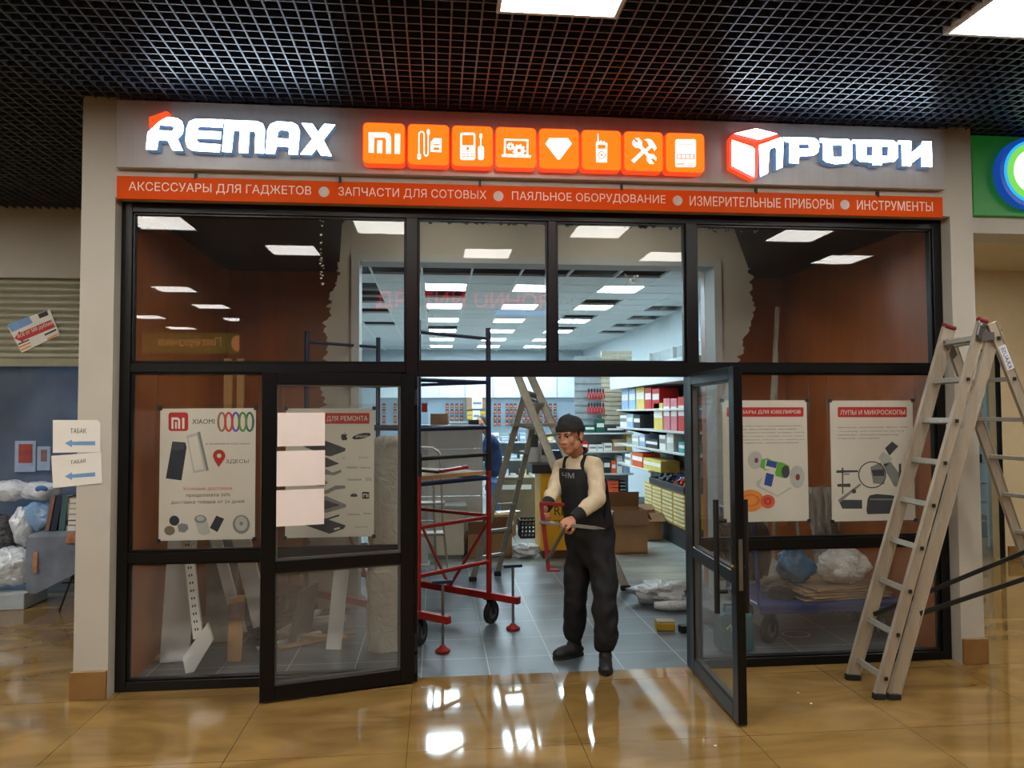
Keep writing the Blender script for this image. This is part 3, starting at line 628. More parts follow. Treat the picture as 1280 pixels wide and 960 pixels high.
# -- green neighbour sign at the right edge
GX0 = PY(1216, 220, -.03).x; gz1, gz0 = PY(1250, 168, -.03).z, PY(1250, 270, -.03).z
gs = thing('shop_sign', 'green sign board with a round blue and white emblem at the right edge', 'sign', (GX0+1, -.03, gz0))
m = MB(); m.box(GX0, GX0+3.2, -.03, 0, gz0, CEIL); m.build('board', mat('green_sign_panel', (38, 128, 40), .45, var=.06, emit=(.02, .22, .03), es=.18), gs, bev=.004)
cc = PY(1292, 215, -.1)
for nm, r, m_, y in (('emblem_body', .255, mat('dark_blue_sign_side', (10, 40, 110), .4, emit=(.01, .08, .5), es=.6), -.10), ('emblem_ring', .225, emitter('sign_cyan', (.04, .5, .95), 1.0), -.106), ('emblem_band', .205, emitter('sign_green', (.22, .75, .10), 1.0), -.110), ('emblem_face', .16, emitter('sign_pale', (.7, .97, .9), 1.6), -.114)):
    e_ = MB(); e_.prism([(q[0], y, q[1]) for q in circ(cc.x, cc.z, r, 40)], (0, -.03-y, 0)); e_.build(nm, m_, gs)
# -- signs across the hall that the glass mirrors
def back_at(px, py, Y):   # mirror image position -> point on the far wall y = -Y
    p = PY(px, py, Y); return V((p.x, -Y, p.z))
m = MB(); a = back_at(470, 387, 7.05); e = back_at(694, 366, 7.05)
text(m, 'ДРІ ІИИ UИHОRI', a, (e.x-a.x, 0, 0), (0, 0, e.z-a.z), (0, .03, 0))
tag(m.build('neon_letters', emitter('red_neon', (1, .02, .04), 9.0)), 'red glowing letters mirrored in the glass above the doorway', 'sign')
m = MB(); a = back_at(619, 393, 7.05); e = back_at(684, 388.5, 7.05); m.box(a.x, e.x, -7.08, -7.04, a.z, e.z)
tag(m.build('light_strip', emitter('blue_strip', (.05, .3, 1), 10.0)), 'small blue light strip mirrored below the red letters', 'light')
a = back_at(176, 441, 13.7); e = back_at(322, 416, 13.7)
gp = thing('shop_sign', 'green sign board across the hall, mirrored in the left upper pane', 'sign', (a.x, -13.7, a.z))
m = MB(); m.box(a.x, e.x, -13.75, -13.7, a.z, e.z); m.build('board', mat('olive_green_panel', (92, 130, 40), .5, emit=(.22, .3, .03), es=2.2), gp)
m = MB(); q0 = back_at(292, 435, 13.7); q1 = back_at(197, 421, 13.7); text(m, 'Пятёрочка', (q0.x-.3, -13.7, q0.z), (q1.x-q0.x+.3, 0, 0), (0, 0, q1.z-q0.z), (0, .02, 0)); m.build('lettering', emitter('dim_red_sign', (.9, .35, .12), 6.0), gp)
m = MB(); q0 = back_at(287, 434, 13.7); m.prism([(q0.x+.22+.2*math.cos(t_), -13.7, q0.z+.1+.2*math.sin(t_)) for t_ in [2*PI*k/20 for k in range(20)]], (0, .02, 0)); m.build('emblem', emitter('dim_red_sign', (.9, .35, .12), 6.0), gp)
m = MB(); q0 = back_at(327, 700, 8.5); q1 = back_at(327, 512, 8.5); m.cyl(q0, q1, .018, 8)
tag(m.build('neon_tube', emitter('violet_neon', (.45, .2, 1), 10.0)), 'violet neon tube mirrored as an upright streak beside the left poster', 'light')
# ================================================================== POSTERS ON CABLES BEHIND THE GLASS
M_acr = glass('clear_acrylic', (.93, .95, .95), .03, gain=1.0)
M_pos = mat('poster_paper', (214, 208, 194), .6, var=.015)
M_gr1 = mat('print_dark_grey', (58, 62, 68), .6, var=.1); M_gr2 = mat('print_mid_grey', (128, 130, 128), .6, var=.1); M_gr3 = mat('print_light_grey', (182, 182, 174), .6, var=.06)
M_navy = mat('print_navy', (34, 40, 54), .6, var=.15)
def poster(label, x0c, y0c, sc, sheet, Y, cables=True, cabtop=2.0):
    cm = crop(x0c, y0c, sc, Y-.003); f = lambda cx, cy: cm(cx, cy)
    (xa, za), (xb, zb) = cm(sheet[0], sheet[3]), cm(sheet[2], sheet[1])
    t_ = thing('poster', label, 'poster', ((xa+xb)/2, Y, za), None)
    m = MB(); m.add([(xa-.035, Y+.006, za-.04), (xb+.035, Y+.006, za-.04), (xb+.035, Y+.006, zb+.03), (xa-.035, Y+.006, zb+.03)], [(0, 1, 2, 3)]); m.build('acrylic_holder', M_acr, t_)
    m = MB(); m.box(xa, xb, Y, Y+.004, za, zb); m.build('sheet', M_pos, t_)
    for x, z in ((xa, za), (xb, za), (xa, zb), (xb, zb)):
        m = MB(); m.box(x-.012, x+.012, Y-.006, Y+.008, z-.012, z+.012); m.build('corner_clip', M_blackp, t_)
    if cables:
        for x in (xa-.02, xb+.02):
            m = MB(); m.cyl((x, Y+.01, zb-.1), (x, Y+.01, cabtop), .0018, 6); m.cyl((x, .075, cabtop), (x, Y+.014, cabtop), .004, 6); m.build('cable', M_steel, t_)
    L = {}
    def lay(mt, lev=1):
        k = (mt.name, lev)
        if k not in L: L[k] = (MB(), mt)
        return L[k][0]
    yy = lambda lev: Y-.0007*lev
    def pg(mt, pts, lev=1):
        P = [cm(*q) for q in pts]; lay(mt, lev).prism([(q[0], yy(lev), q[1]) for q in P], (0, .0006, 0))
    def sh(mt, spl, lev=1): shape(lay(mt, lev), [[cm(*q) for q in s] for s in spl], yy(lev), .0006)
    def tx(mt, s, ax, ay, bx, by, lev=1):
        (u0, v0), (u1, v1) = cm(ax, by), cm(bx, ay); text(lay(mt, lev), s, (u0, yy(lev)+.0005, v0), (u1-u0, 0, 0), (0, 0, v1-v0), (0, -.0006, 0))
    def done(names):
        for (nm, lev), (mb, mt) in L.items(): mb.build(names.get(nm, 'print'), mt, t_)
    return t_, pg, sh, tx, done
# --- gadget poster
t_, pg, sh, tx, done = poster('phone accessory poster with a red square logo and coloured rings, in the left window', 190, 500, 5.05, (40, 52, 655, 890), .14)
sh(M_redink, [rr(103, 228, 78, 196, 18)]); W_ = M_paper
sh(W_, [[(122, 182), (122, 110), (162, 110), (177, 122), (177, 182), (164, 182), (164, 126), (135, 124), (135, 182)]], 2); pg(W_, [(145, 138), (156, 138), (156, 182), (145, 182)], 2); pg(W_, [(190, 112), (204, 112), (204, 182), (190, 182)], 2)
tx(M_ink, 'XIAOMI', 252, 120, 395, 152)
for i, c in enumerate(((150, 110, 90), (206, 66, 60), (96, 92, 176), (88, 140, 62), (48, 108, 92))):
    sh(mat('ring_print_%d' % i, c, .6), [circ(440+44*i, 138, 30, 24, 64), circ(440+44*i, 138, 15, 20, 50)], 1+i % 2)
tx(M_ink, 'В НАЛИЧИИ И ПОД ЗАКАЗ', 340, 270, 616, 285)
sh(M_redink, [[(420, 424), (390, 376)]+[(423+39*math.cos(a), 352+39*math.sin(a)) for a in [PI*.8+PI*1.4*k/16 for k in range(17)]]+[(454, 376)], circ(423, 352, 14, 14)])
tx(M_ink, 'ЗДЕСЬ!', 465, 374, 612, 404)
pg(M_navy, [(128, 262), (210, 268), (218, 300), (185, 508), (86, 495)]); pg(M_gr1, [(134, 268), (206, 273), (200, 310), (160, 320), (122, 318)], 2)
pg(M_gr3, [(215, 225), (300, 200), (356, 445), (260, 462)]); pg(M_gr2, [(285, 204), (303, 200), (358, 444), (344, 448)], 2); pg(M_pos, [(228, 240), (282, 226), (326, 436), (268, 446)], 2)
tx(M_redink, 'Условия доставки', 195, 546, 505, 576); tx(M_ink, 'предоплата 50%', 215, 588, 495, 618); tx(M_ink, 'доставка товара от 2х дней', 120, 628, 582, 662)
sh(M_navy, [circ(140, 762, 32, 18)]); sh(mat('print_olive', (112, 104, 82), .6), [circ(110, 825, 34, 18, 30)]); sh(M_gr2, [[(160, 790), (185, 778), (222, 785), (230, 812), (205, 838), (168, 832)]])
pg(M_gr3, [(268, 750), (300, 724), (342, 742), (368, 840), (325, 856), (290, 838)]); sh(M_gr2, [circ(305, 752, 38, 18, 26), circ(305, 748, 26, 18, 16)], 2)
pg(M_navy, [(405, 730), (455, 750), (412, 834), (364, 808)]); sh(M_gr2, [circ(563, 786, 54, 24, 60)]); sh(M_gr3, [circ(563, 780, 40, 24, 46), circ(563, 780, 12, 12)], 2)
done({'red_ink': 'red_print', 'black_ink': 'lettering', 'white_paper': 'logo_mark'})
# --- phone repair poster
t_, pg, sh, tx, done = poster('phone repair poster of an exploded handset, half hidden by blank sheets on the glass door', 340, 500, 5.05, (82, 52, 645, 872), .14)
sh(M_redink, [rr(120, 615, 82, 150, 6)]); tx(W_, 'ДЛЯ РЕМОНТА', 345, 100, 603, 138, 2)
for P, mt in (([(180, 285), (340, 258), (464, 305), (462, 322), (370, 356), (330, 350)], M_gr1), ([(200, 385), (340, 362), (425, 402), (350, 425), (300, 420)], M_gr1), ([(220, 452), (330, 430), (380, 458), (436, 440), (438, 456), (392, 476), (330, 470)], M_gr2), ([(200, 530), (335, 508), (355, 522), (320, 545)], M_gr2),
              ([(230, 580), (345, 568), (400, 540), (460, 540), (464, 558), (402, 566), (346, 594)], M_gr2), ([(150, 650), (340, 606), (468, 660), (466, 678), (346, 712), (180, 690)], M_gr2), ([(200, 672), (335, 632), (430, 664), (340, 690)], M_gr1), ([(330, 752), (380, 736), (424, 722), (424, 734), (384, 746), (340, 762)], M_gr1), ([(180, 780), (335, 748), (465, 792), (455, 812), (362, 845)], M_navy)):
    pg(mt, P, 1 if mt is not M_gr1 or P[0][0] != 200 else 2)
pg(M_pos, [(388, 812), (425, 803), (428, 812), (395, 822)], 2)
sh(M_ink, [[(438, 218), (448, 214), (455, 219), (464, 214), (474, 220), (468, 230), (476, 242), (468, 256), (458, 252), (446, 256), (436, 240)]]); pg(M_ink, [(455, 212), (460, 204), (464, 206), (460, 213)])
sh(M_ink, [[(565+60*math.cos(a)*.98-18*math.sin(a)*.17, 228+18*math.sin(a)-60*math.cos(a)*.18) for a in [2*PI*k/28 for k in range(28)]]]); tx(W_, 'SAMSUNG', 527, 222, 605, 236, 2)
tx(M_gr2, 'LG', 445, 360, 462, 372); tx(M_gr2, 'SONY', 548, 357, 612, 370); tx(M_ink, 'MEIZU', 472, 420, 545, 433); tx(M_ink, 'honor', 560, 419, 624, 433); tx(M_ink, 'NOKIA', 478, 496, 566, 510); tx(M_ink, 'ZTE', 590, 493, 626, 510)
for a in (-70, -45, -18, 18, 45, 70):
    r_ = math.radians(a); d_ = (math.sin(r_), -math.cos(r_)); n_ = (d_[1], -d_[0]); c_ = (517, 612)
    pg(M_ink, [c_, (c_[0]+d_[0]*18+n_[0]*5, c_[1]+d_[1]*18+n_[1]*5), (c_[0]+d_[0]*28, c_[1]+d_[1]*28), (c_[0]+d_[0]*18-n_[0]*5, c_[1]+d_[1]*18-n_[1]*5)])
sh(M_ink, [rr(568, 614, 580, 624, 6)]); sh(M_pos, [[(574, 614), (574, 592), (596, 592), (600, 597), (600, 614), (595, 614), (595, 598), (579, 598), (579, 614)]], 2); pg(M_pos, [(604, 592), (608, 592), (608, 614), (604, 614)], 2)
tx(M_ink, 'Lenovo', 474, 714, 555, 728); tx(M_ink, 'Philips', 578, 712, 626, 724); tx(M_gr2, 'и другие', 520, 797, 604, 809)
done({'red_ink': 'header_strip', 'black_ink': 'lettering', 'white_paper': 'lettering'})
# --- jewellery tools poster
t_, pg, sh, tx, done = poster('jewellery tools poster with a green and white polishing machine, beside the open right door', 910, 490, 5.333, (-25, 55, 525, 870), .14)
sh(M_redink, [rr(-8, 505, 102, 165, 8)]); tx(W_, 'ТОВАРЫ ДЛЯ ЮВЕЛИРОВ', 42, 120, 484, 150, 2)
for s, y, xb in (('ЮВЕЛИРНЫЙ ИНСТРУМЕНТ - АБРАЗИВНЫЙ ИНСТРУМЕНТ', 226, 492), ('ШТАНГЕЛИ - ВЕСЫ КАРМАННЫЕ - ФЕН ЛАМПА', 249, 455), ('ВАЛЬЦЫ - СТАНКИ И СТЕЛЛАЖИ - КРАЦОВКА - ПАСТЫ', 272, 510), ('ПОЛИРОВКА - ПУШЕВИК - НАСАДКИ - ОПРАВ - ПАЙКА', 295, 504), ('ПАСТА - ВОЙЛОЧКИ - ФЛЮСЫ - ГАЗ - АППАРАТУРА', 318, 512), ('ТИГЛИ - ГЛАВИСОТКА - ЮВЕЛИРЫ И НОВОСТИ', 340, 470)): tx(M_gr1, s, 20, y-6, xb, y+6)
sh(M_gr3, [circ(182, 455, 50, 24, 60)]); sh(mat('print_wine', (120, 60, 52), .6), [circ(190, 456, 13, 12, 18)], 2); sh(M_gr3, [circ(462, 566, 50, 24, 76)]); sh(mat('print_wine', (120, 60, 52), .6), [circ(466, 568, 15, 12, 22)], 2)
MG_ = mat('print_green', (92, 168, 52), .6); MBL = mat('print_blue', (36, 70, 150), .6)
pg(M_gr3, [(190, 600), (240, 560), (430, 640), (330, 700), (190, 632)]); pg(M_pos, [(235, 560), (300, 540), (370, 570), (420, 630), (330, 690), (210, 625)], 2)
pg(MG_, [(214, 500), (225, 450), (262, 440), (300, 458), (370, 472), (408, 492), (412, 540), (378, 576), (318, 560), (312, 520), (250, 522)], 3); pg(M_pos, [(252, 448), (330, 468), (318, 530), (246, 512)], 4); pg(MBL, [(262, 452), (328, 468), (320, 508), (252, 492)], 5)
sh(M_gr1, [circ(384, 532, 27, 20, 42)], 5); pg(MBL, [(256, 538), (308, 552), (290, 632), (240, 618)], 4)
sh(mat('print_orange', (226, 138, 48), .6), [circ(150, 725, 92, 28, 74)]); sh(mat('print_orange_dark', (206, 110, 40), .6), [circ(150, 722, 62, 28, 42), circ(150, 722, 48, 28, 32)], 2); sh(mat('print_salmon', (214, 96, 62), .6), [circ(266, 730, 48, 24, 46)], 3); sh(M_redink, [circ(266, 728, 26, 20, 24), circ(266, 728, 14, 12)], 4)
done({'red_ink': 'header_strip', 'white_paper': 'lettering', 'print_dark_grey': 'lettering'})
# --- magnifier poster
t_, pg, sh, tx, done = poster('magnifier and microscope poster, behind the foreground step ladder', 1030, 490, 5.333, (57, 56, 592, 864), .14)
sh(M_redink, [rr(93, 553, 100, 168, 8)]); tx(W_, 'ЛУПЫ И МИКРОСКОПЫ', 110, 119, 540, 152, 2)
for s, y, xb in (('МИКРОСКОПЫ - ДЕРЖАТЕЛИ ЛУПЫ - ЗЕРКАЛА - ЛУПЫ', 237, 556), ('С ПОДСВЕТКОЙ - ЛУПЫ С ПОДСВЕТКОЙ - ДЛЯ ЧАСОВ', 261, 535), ('НАБОРЫ ЛУП - ЛУПЫ НАСТОЛЬНЫЕ ЛУПЫ', 286, 498), ('РУЧНЫЕ ЛУПЫ - СТЕКЛА ДЛЯ ЛУП', 310, 370)): tx(M_gr1, s, 92, y-6, xb, y+6)
pg(M_gr1, [(408, 375), (455, 330), (497, 362), (438, 424)]); pg(M_gr3, [(362, 442), (395, 396), (460, 446), (412, 500)]); pg(M_gr2, [(395, 480), (450, 470), (500, 540), (560, 520), (560, 640), (470, 630), (420, 540)]); pg(M_gr1, [(500, 480), (515, 476), (518, 620), (500, 620)], 2)
sh(M_gr1, [circ(322, 552, 93, 36, 90), circ(322, 552, 86, 36, 83)], 3); pg(M_gr2, [(310, 500), (380, 470), (408, 520), (404, 616), (330, 610)], 1); pg(M_gr1, [(316, 520), (400, 515), (406, 560), (330, 560)], 2)
pg(M_gr1, [(84, 522), (225, 522), (232, 534), (84, 540)]); pg(M_gr1, [(120, 505), (130, 505), (130, 680), (122, 680)]); pg(M_gr1, [(90, 614), (176, 610), (178, 634), (90, 632)], 2); pg(M_gr2, [(94, 720), (240, 610), (250, 620), (104, 740)], 2); sh(M_gr1, [circ(200, 662, 15, 14)], 3); pg(M_gr1, [(135, 545), (170, 545), (170, 552), (135, 552)])
pg(M_gr1, [(95, 718), (255, 720), (256, 778), (124, 778)]); sh(M_gr1, [[(292, 715), (305, 690), (350, 680), (448, 688), (500, 700), (505, 810), (290, 815), (284, 790)]]); pg(M_gr2, [(306, 710), (470, 712), (470, 722), (306, 720)], 2)
done({'red_ink': 'header_strip', 'white_paper': 'lettering', 'print_dark_grey': 'dark_print'})
# ================================================================== LEFT WINDOW NICHE
def leaning(name, label, cat, p_foot, p_top, w, t, m, group=None, roll=0., holes=0, nrm=None):
    """a board or rail standing at p_foot and leaning to p_top"""
    p, q = V(p_foot), V(p_top); d = (q-p).normalized(); n = V(nrm) if nrm else V((math.sin(roll), -math.cos(roll), 0)); n = (n-d*n.dot(d)).normalized(); s = d.cross(n)
    b = MB(); b.prism([p-s*w/2-n*t/2, p+s*w/2-n*t/2, q+s*w/2-n*t/2, q-s*w/2-n*t/2], n*t)
    o = thing(name, label, cat, p) if holes else None
    if o:
        b.build('rail', m, o, bev=.002); L_ = (q-p).length; h = MB(); k = 0
        while .06+k*.05 < L_-.05 and k < holes:
            c = p+d*(.06+k*.05)-n*(-t/2-.0006); h.prism([c+s*x+d*z for x, z in ((-.012, -.008), (-.004, -.008), (-.004, .008), (-.012, .008))], n*.001); h.prism([c+s*x+d*z for x, z in ((.004, -.008), (.012, -.008), (.012, .008), (.004, .008))], n*.001); k += 1
        h.build('slot', M_blackp, o); return o
    o = b.build(name, m, bev=.002); return tag(o, label, cat, group)
M_wgrey = mat('white_grey_metal', (186, 188, 186), .4, var=.05)
A = lambda px, py, Y: PY(px, py, Y)
def foot(px, py): return PZ(px, py, .004)
# white wall panel standing at the left, slotted upright rail with its foot bracket
leaning('metal_sheet', 'wide white steel shelf panel on end, leftmost in the left window', 'steel sheet', (-1.80, .52, .01), (-1.80, .80, 1.75), .19, .02, M_wgrey, nrm=(.15, -1, 0))
leaning('metal_sheet', 'grey-white steel panel leaning behind the slotted upright in the left window', 'steel sheet', (-1.62, .95, .01), (-1.62, 1.15, 1.5), .22, .02, mat('grey_metal', (150, 154, 152), .4), nrm=(.1, -1, 0))
up = leaning('slotted_upright', 'white slotted shelf upright leaning on its angled foot, behind the left poster', 'shelf upright', PY(248, 798, .22), PY(217, 520, .46), .06, .03, M_white, holes=30)
b = MB(); P = [PY(x, y, .19) for x, y in ((228, 822), (259, 779), (266, 800), (242, 840), (232, 842))]
b.prism(P, (0, .03, 0)); b.build('foot_bracket', M_white, up)
leaning('shelf_rail', 'narrow white perforated rail leaning to the left in the left window', 'shelf rail', PY(302, 792, .62), PY(250, 600, .95), .075, .035, M_wgrey, holes=4)
leaning('shelf_rail', 'wide white rail leaning beside the door edge in the left window', 'shelf rail', PY(328, 782, .78), PY(284, 600, 1.05), .13, .035, M_white)
leaning('grid_rack', 'grey perforated grid panel leaning in the corner of the left window', 'grid panel', PY(200, 716, 1.15), PY(164, 556, 1.35), .17, .012, mat('grey_grid_steel', (120, 118, 114), .4, metal=.3), holes=26)
b = MB(); a, e = PY(283, 846, .5), PY(301, 843, .5); z1_ = PY(290, 768, .5).z; b.prism([(a.x, .50, .002), (e.x, .50, .002), (e.x+.01, .56, z1_+.12), (a.x, .56, z1_+.1)], (0, .012, 0))
o = b.build('cardboard_strip', mat('pale_cardboard', (176, 138, 98), .8), bev=.002); c_ = tag(o, 'upright strip of cardboard with brown tape, low in the left window', 'cardboard')
b = MB(); b.prism([(a.x, .498, .30), (e.x+.005, .498, .30), (e.x+.012, .534, z1_+.08), (a.x, .534, z1_+.06)], (0, .0015, 0)); b.build('tape', mat('brown_tape', (92, 50, 40), .35), o)
for i, (f0, f1, w) in enumerate((((-1.30, .75, .01), (-.88, .98, .05), .05), ((-1.12, 1.3, .02), (-.72, 1.15, .09), .06), ((-1.08, 1.15, .10), (-.70, 1.05, .15), .045), ((-1.25, .95, .03), (-.95, 1.35, .12), .05))):
    b = MB(); b.bar(f0, f1, w, .025); tag(b.build('shelf_bracket', M_white, bev=.002), ['thin white shelf bar lying nearest the glass in the left window', 'white shelf bar lying on the pile beside the door edge', 'topmost white shelf bar of the pile by the door edge', 'white shelf bar slanting behind the cardboard strip'][i], 'shelf bar')
for i, (x, w) in enumerate(((291, 10), (306, 8))):
    p = PY(x, 452, 1.9); b = MB(); b.box(p.x-w*.0035, p.x+w*.0035, 1.75, 1.79, .0, 2.2-.0*i); tag(b.build('timber_plank', mat('raw_pine', (196, 152, 92), .65, var=.12, scale=10, stretch=(4, 4, .3))), ['pale pine plank standing upright at the back of the left window', 'narrower pine plank standing right of its twin in the left window'][i], 'plank')
for i in range(3):
    b = MB(); b.bar((-1.93+.03*i, .55+.05*i, .02+.02*i), (-1.90+.03*i, 2.2, .02+.02*i), .04, .016); tag(b.build('wood_lath', M_ply), ['lowest wooden lath lying along the brown side wall', 'middle wooden lath lying along the brown side wall', 'topmost wooden lath lying along the brown side wall'][i], 'lath')
# tangled mesh debris and grey boards behind the door glass
b = MB(); rr_ = random.Random(5)
for i in range(14):
    c = V((-1.33, 1.0, .09)); pts = [c+V((rr_.uniform(-.11, .11), rr_.uniform(-.1, .1), rr_.uniform(-.08, .08))) for _ in range(5)]; b.tube(pts, .006, 5)
tag(b.build('wire_tangle', mat('grey_wire', (70, 70, 66), .4, metal=.5), smooth=True), 'dark tangle of wire low beside the door edge in the left window', 'wire')
leaning('display_board', 'slim white board standing upright behind the lower door glass', 'board', foot(417, 812)+V((0, .0, 0)), PY(427, 712, foot(417, 812).y+.12), .11, .02, M_white)
for i, (p, q) in enumerate((((-1.15, .75, .015), (-.62, .95, .05)), ((-1.2, .95, .06), (-.66, .80, .055)))):
    b = MB(); b.bar(p, q, .07, .014); tag(b.build('wood_strip', M_ply), ['wooden strip on the floor behind the door, upper of two crossing', 'wooden strip on the floor behind the door, lower of two crossing'][i], 'strip')
b = MB(); b.prism([(-1.10, .80, .01), (-.98, 1.02, .01), (-.93, 1.07, .42), (-1.02, .85, .40)], (.02, -.01, 0)); tag(b.build('steel_plate', mat('dark_grey_metal', (78, 80, 80), .4)), 'dark grey steel panel leaning near the caster behind the door', 'panel')
# upright roll of furniture wrapped in wrinkled film
p = PY(490, 600, .62); zt_ = PY(480, 545, .62).z
b = MB()
def wrap(u, v):
    a = 2*PI*u; z = .01+v*(zt_-.01); e = .06*noise.noise(V((math.cos(a)*2, math.sin(a)*2, z*5)))
    k = 1 if v < .9 else math.sqrt(max(0, 1-((v-.9)/.1)**2))*.5+.5
    return (p.x-.02+(.155*k+e*.5)*math.copysign(abs(math.cos(a))**.7, math.cos(a)), .66+(.10*k+e*.4)*math.sin(a), z)
b.sheet(wrap, 40, 50); n_ = len(b.v); b.f.append(tuple((i)*51+50 for i in range(40))); b.mi.append(0)
wr = b.build('wrapped_roll', film('wrinkled_film', (188, 182, 170), .93, .22, 9, 1.0), smooth=True); tag(wr, 'tall bundle wrapped in wrinkled plastic film behind the left door', 'wrapped bundle')
# ================================================================== FOREGROUND STEP LADDER
M_rung = mat('ribbed_aluminium', (168, 166, 156), .45, metal=.5, var=.12, scale=60)
def rail(b, p, q, w, t, wdir):
    """ladder side rail: web face normal is the Y-ish axis tdir, width w along wdir"""
    p, q, wd = V(p), V(q), V(wdir); d = (q-p).normalized(); wd = (wd-d*wd.dot(d)).normalized(); n = d.cross(wd)
    fl = .006
    b.prism([p-wd*w/2-n*t*.2, p+wd*w/2-n*t*.2, q+wd*w/2-n*t*.2, q-wd*w/2-n*t*.2], n*t*.4)
    for s in (-1, 1):
        a = wd*s*(w/2-fl/2); b.prism([p+a-wd*fl/2-n*t/2, p+a+wd*fl/2-n*t/2, q+a+wd*fl/2-n*t/2, q+a-wd*fl/2-n*t/2], n*t)
LY0, LY1 = -.305, -.627
Af, At = PZ(1066, 850, .0), PY(1186, 410, LY0); Bf, Bt = PZ(1097, 873, 0), PY(1228, 402, LY1)
Af.y = LY0; Bf.y = LY1
ld = thing('step_ladder', 'tall aluminium step ladder with red end caps in front of the right window', 'ladder', (3.2, -.47, 0))
X = V((1, 0, 0))
b = MB(); rail(b, Af+V((0, 0, .03)), At, .085, .028, X); b.build('side_rail', M_alu, ld)
b = MB(); rail(b, Bf+V((0, 0, .03)), Bt, .062, .028, X); b.build('side_rail', M_alu, ld)
off = V((.086, .006, 0)); B2f = Bf+off; B2t = Bt+off+(Bt-Bf).normalized()*-.06
b = MB(); rail(b, B2f+V((0, -.02, .02)), B2t+V((0, -.02, 0)), .070, .028, X); b.build('side_rail', M_alu, ld)
dA, dB = (At-Af), (Bt-Bf); LA = dA.length
for k in range(9):
    s = (.13+.268*k)/LA
    if s > .99: break
    p, q = Af+dA*s, Bf+dB*s
    b = MB(); b.bar(p+V((0, .0, 0)), q, .036, .026, up=dA.cross(V((0, 1, 0)))); b.build('rung', M_rung, ld, bev=.003)
    for e in (Bf+dB*s, B2f+(B2t-B2f)*s*1.0):
        c = MB(); e = e+V((0, -.0165, 0)); c.obox(e, (.020, .006, .022), (0, 0, 0)); c.build('rung_end', M_blackp, ld)
M_cap = mat('dark_red_cap', (120, 24, 28), .45)
for p, d, w in ((At, dA, .092), (Bt, dB, .07), (B2t+V((0, -.02, 0)), dB, .076)):
    c = MB(); d_ = d.normalized(); c.obox(p+d_*.008, (w, .036, .026), Matrix.Rotation(math.atan2(d_.x, d_.z), 3, 'Y')); c.build('end_cap', M_cap, ld, bev=.008, seg=2)
for p, d, w in ((Af, dA, .095), (Bf, dB, .07), (B2f, dB, .078)):
    c = MB(); d_ = d.normalized(); c.obox(p+V((0, (-.02 if p is B2f else 0), .018)), (w, .038, .036), Matrix.Rotation(math.atan2(d_.x, d_.z)*.3, 3, 'Y')); c.build('rubber_foot', M_rubber, ld, bev=.004)
# hinged rear section
Ct, Cm = PY(1190, 432, LY0+.05), PY(1277, 683, LY0+.05); dC = (Cm-Ct).normalized(); Cf = Ct+dC*((.02-Ct.z)/dC.z)
Dt, Dm = PY(1239, 404, LY1-.03), PY(1284, 520, LY1-.03); dD = V((dC.x, 0, dC.z)); Df = Dt+(Dm-Dt).normalized()*((.02-Dt.z)/(Dm-Dt).normalized().z)
Df.x = Dt.x+(Cf.x-Ct.x)*(Dt.z-.02)/(Ct.z-.02); Df.y = LY1-.03
Df = Dt+(Dm-Dt).normalized()*((.02-Dt.z)/(Dm-Dt).normalized().z)
for a, e in ((Ct, Cf), (Dt, Df)):
    b = MB(); rail(b, e, a, .066, .026, X); b.build('side_rail', M_alu, ld)
    c = MB(); c.obox(e+V((0, 0, .005)), (.08, .036, .05)); c.build('rubber_foot', M_rubber, ld, bev=.004)
for k in range(8):
    s = (.10+.268*k)/(Df-Dt).length; p = Ct+(Cf-Ct)*max(0, (s-(Dt.z-Ct.z)/Dt.z)/(1-(Dt.z-Ct.z)/Dt.z)); q = Dt+(Df-Dt)*s
    p = Ct+(Cf-Ct)*((Ct.z-q.z)/(Ct.z-.02)) if q.z < Ct.z else Ct
    b = MB(); b.bar(p, q, .036, .026, up=(0, 0, 1)); b.build('rung', M_rung, ld, bev=.003)
    c = MB(); c.obox(q+V((0, -.015, 0)), (.02, .006, .022)); c.build('rung_end', M_blackp, ld)
for p, q in ((Bt, Dt), (At, Ct)):
    b = MB(); m_ = p-dB.normalized()*.10; b.bar(m_+V((0, -.03, 0)), q+V((0, -.026, -.08)), .05, .006, up=(0, 1, 0)); b.cyl(m_+V((0, -.034, 0)), m_+V((0, .03, 0)), .02); b.build('hinge_plate', M_steel, ld, bev=.002)
b = MB(); a = p-dB.normalized()*.05; b.obox(Bt-dB.normalized()*.055+V((-.012, -.024, 0)), (.045, .02, .085), Matrix.Rotation(math.atan2(dB.x, dB.z), 3, 'Y')); b.cyl(Bt-dB.normalized()*.03+V((-.02, -.045, 0)), Bt-dB.normalized()*.03+V((-.02, -.02, 0)), .013); b.build('lock_latch', M_steel, ld, bev=.004)
# blue and white sticker on the rear rail
u = (Df-Dt).normalized(); p0 = Dt+u*.15+V((0, -.0142, 0)); wv = V((0, 1, 0)).cross(u).normalized()
if wv.x < 0: wv = -wv
b = MB(); b.prism([p0-wv*.024, p0+wv*.024, p0+wv*.024+u*.155, p0-wv*.024+u*.155], (0, -.0012, 0)); sk = b.build('sticker', M_white, ld)
b = MB(); text(b, 'KRAUSE', p0+u*.145-wv*.014+V((0, -.0014, 0)), -u*.135, wv*.028, (0, -.001, 0)); b.build('lettering', mat('print_blue', (36, 70, 150), .6), sk)
# black stay straps
for p, q in ((PY(1092, 768, LY0-.02), PY(1300, 682, LY0-.0)), (PY(1150, 767, LY1-.02), PY(1300, 717, LY1-.02))):
    b = MB(); b.bar(p, p+(q-p)*1.02, .008, .028); b.build('stay_strap', M_blackp, ld)
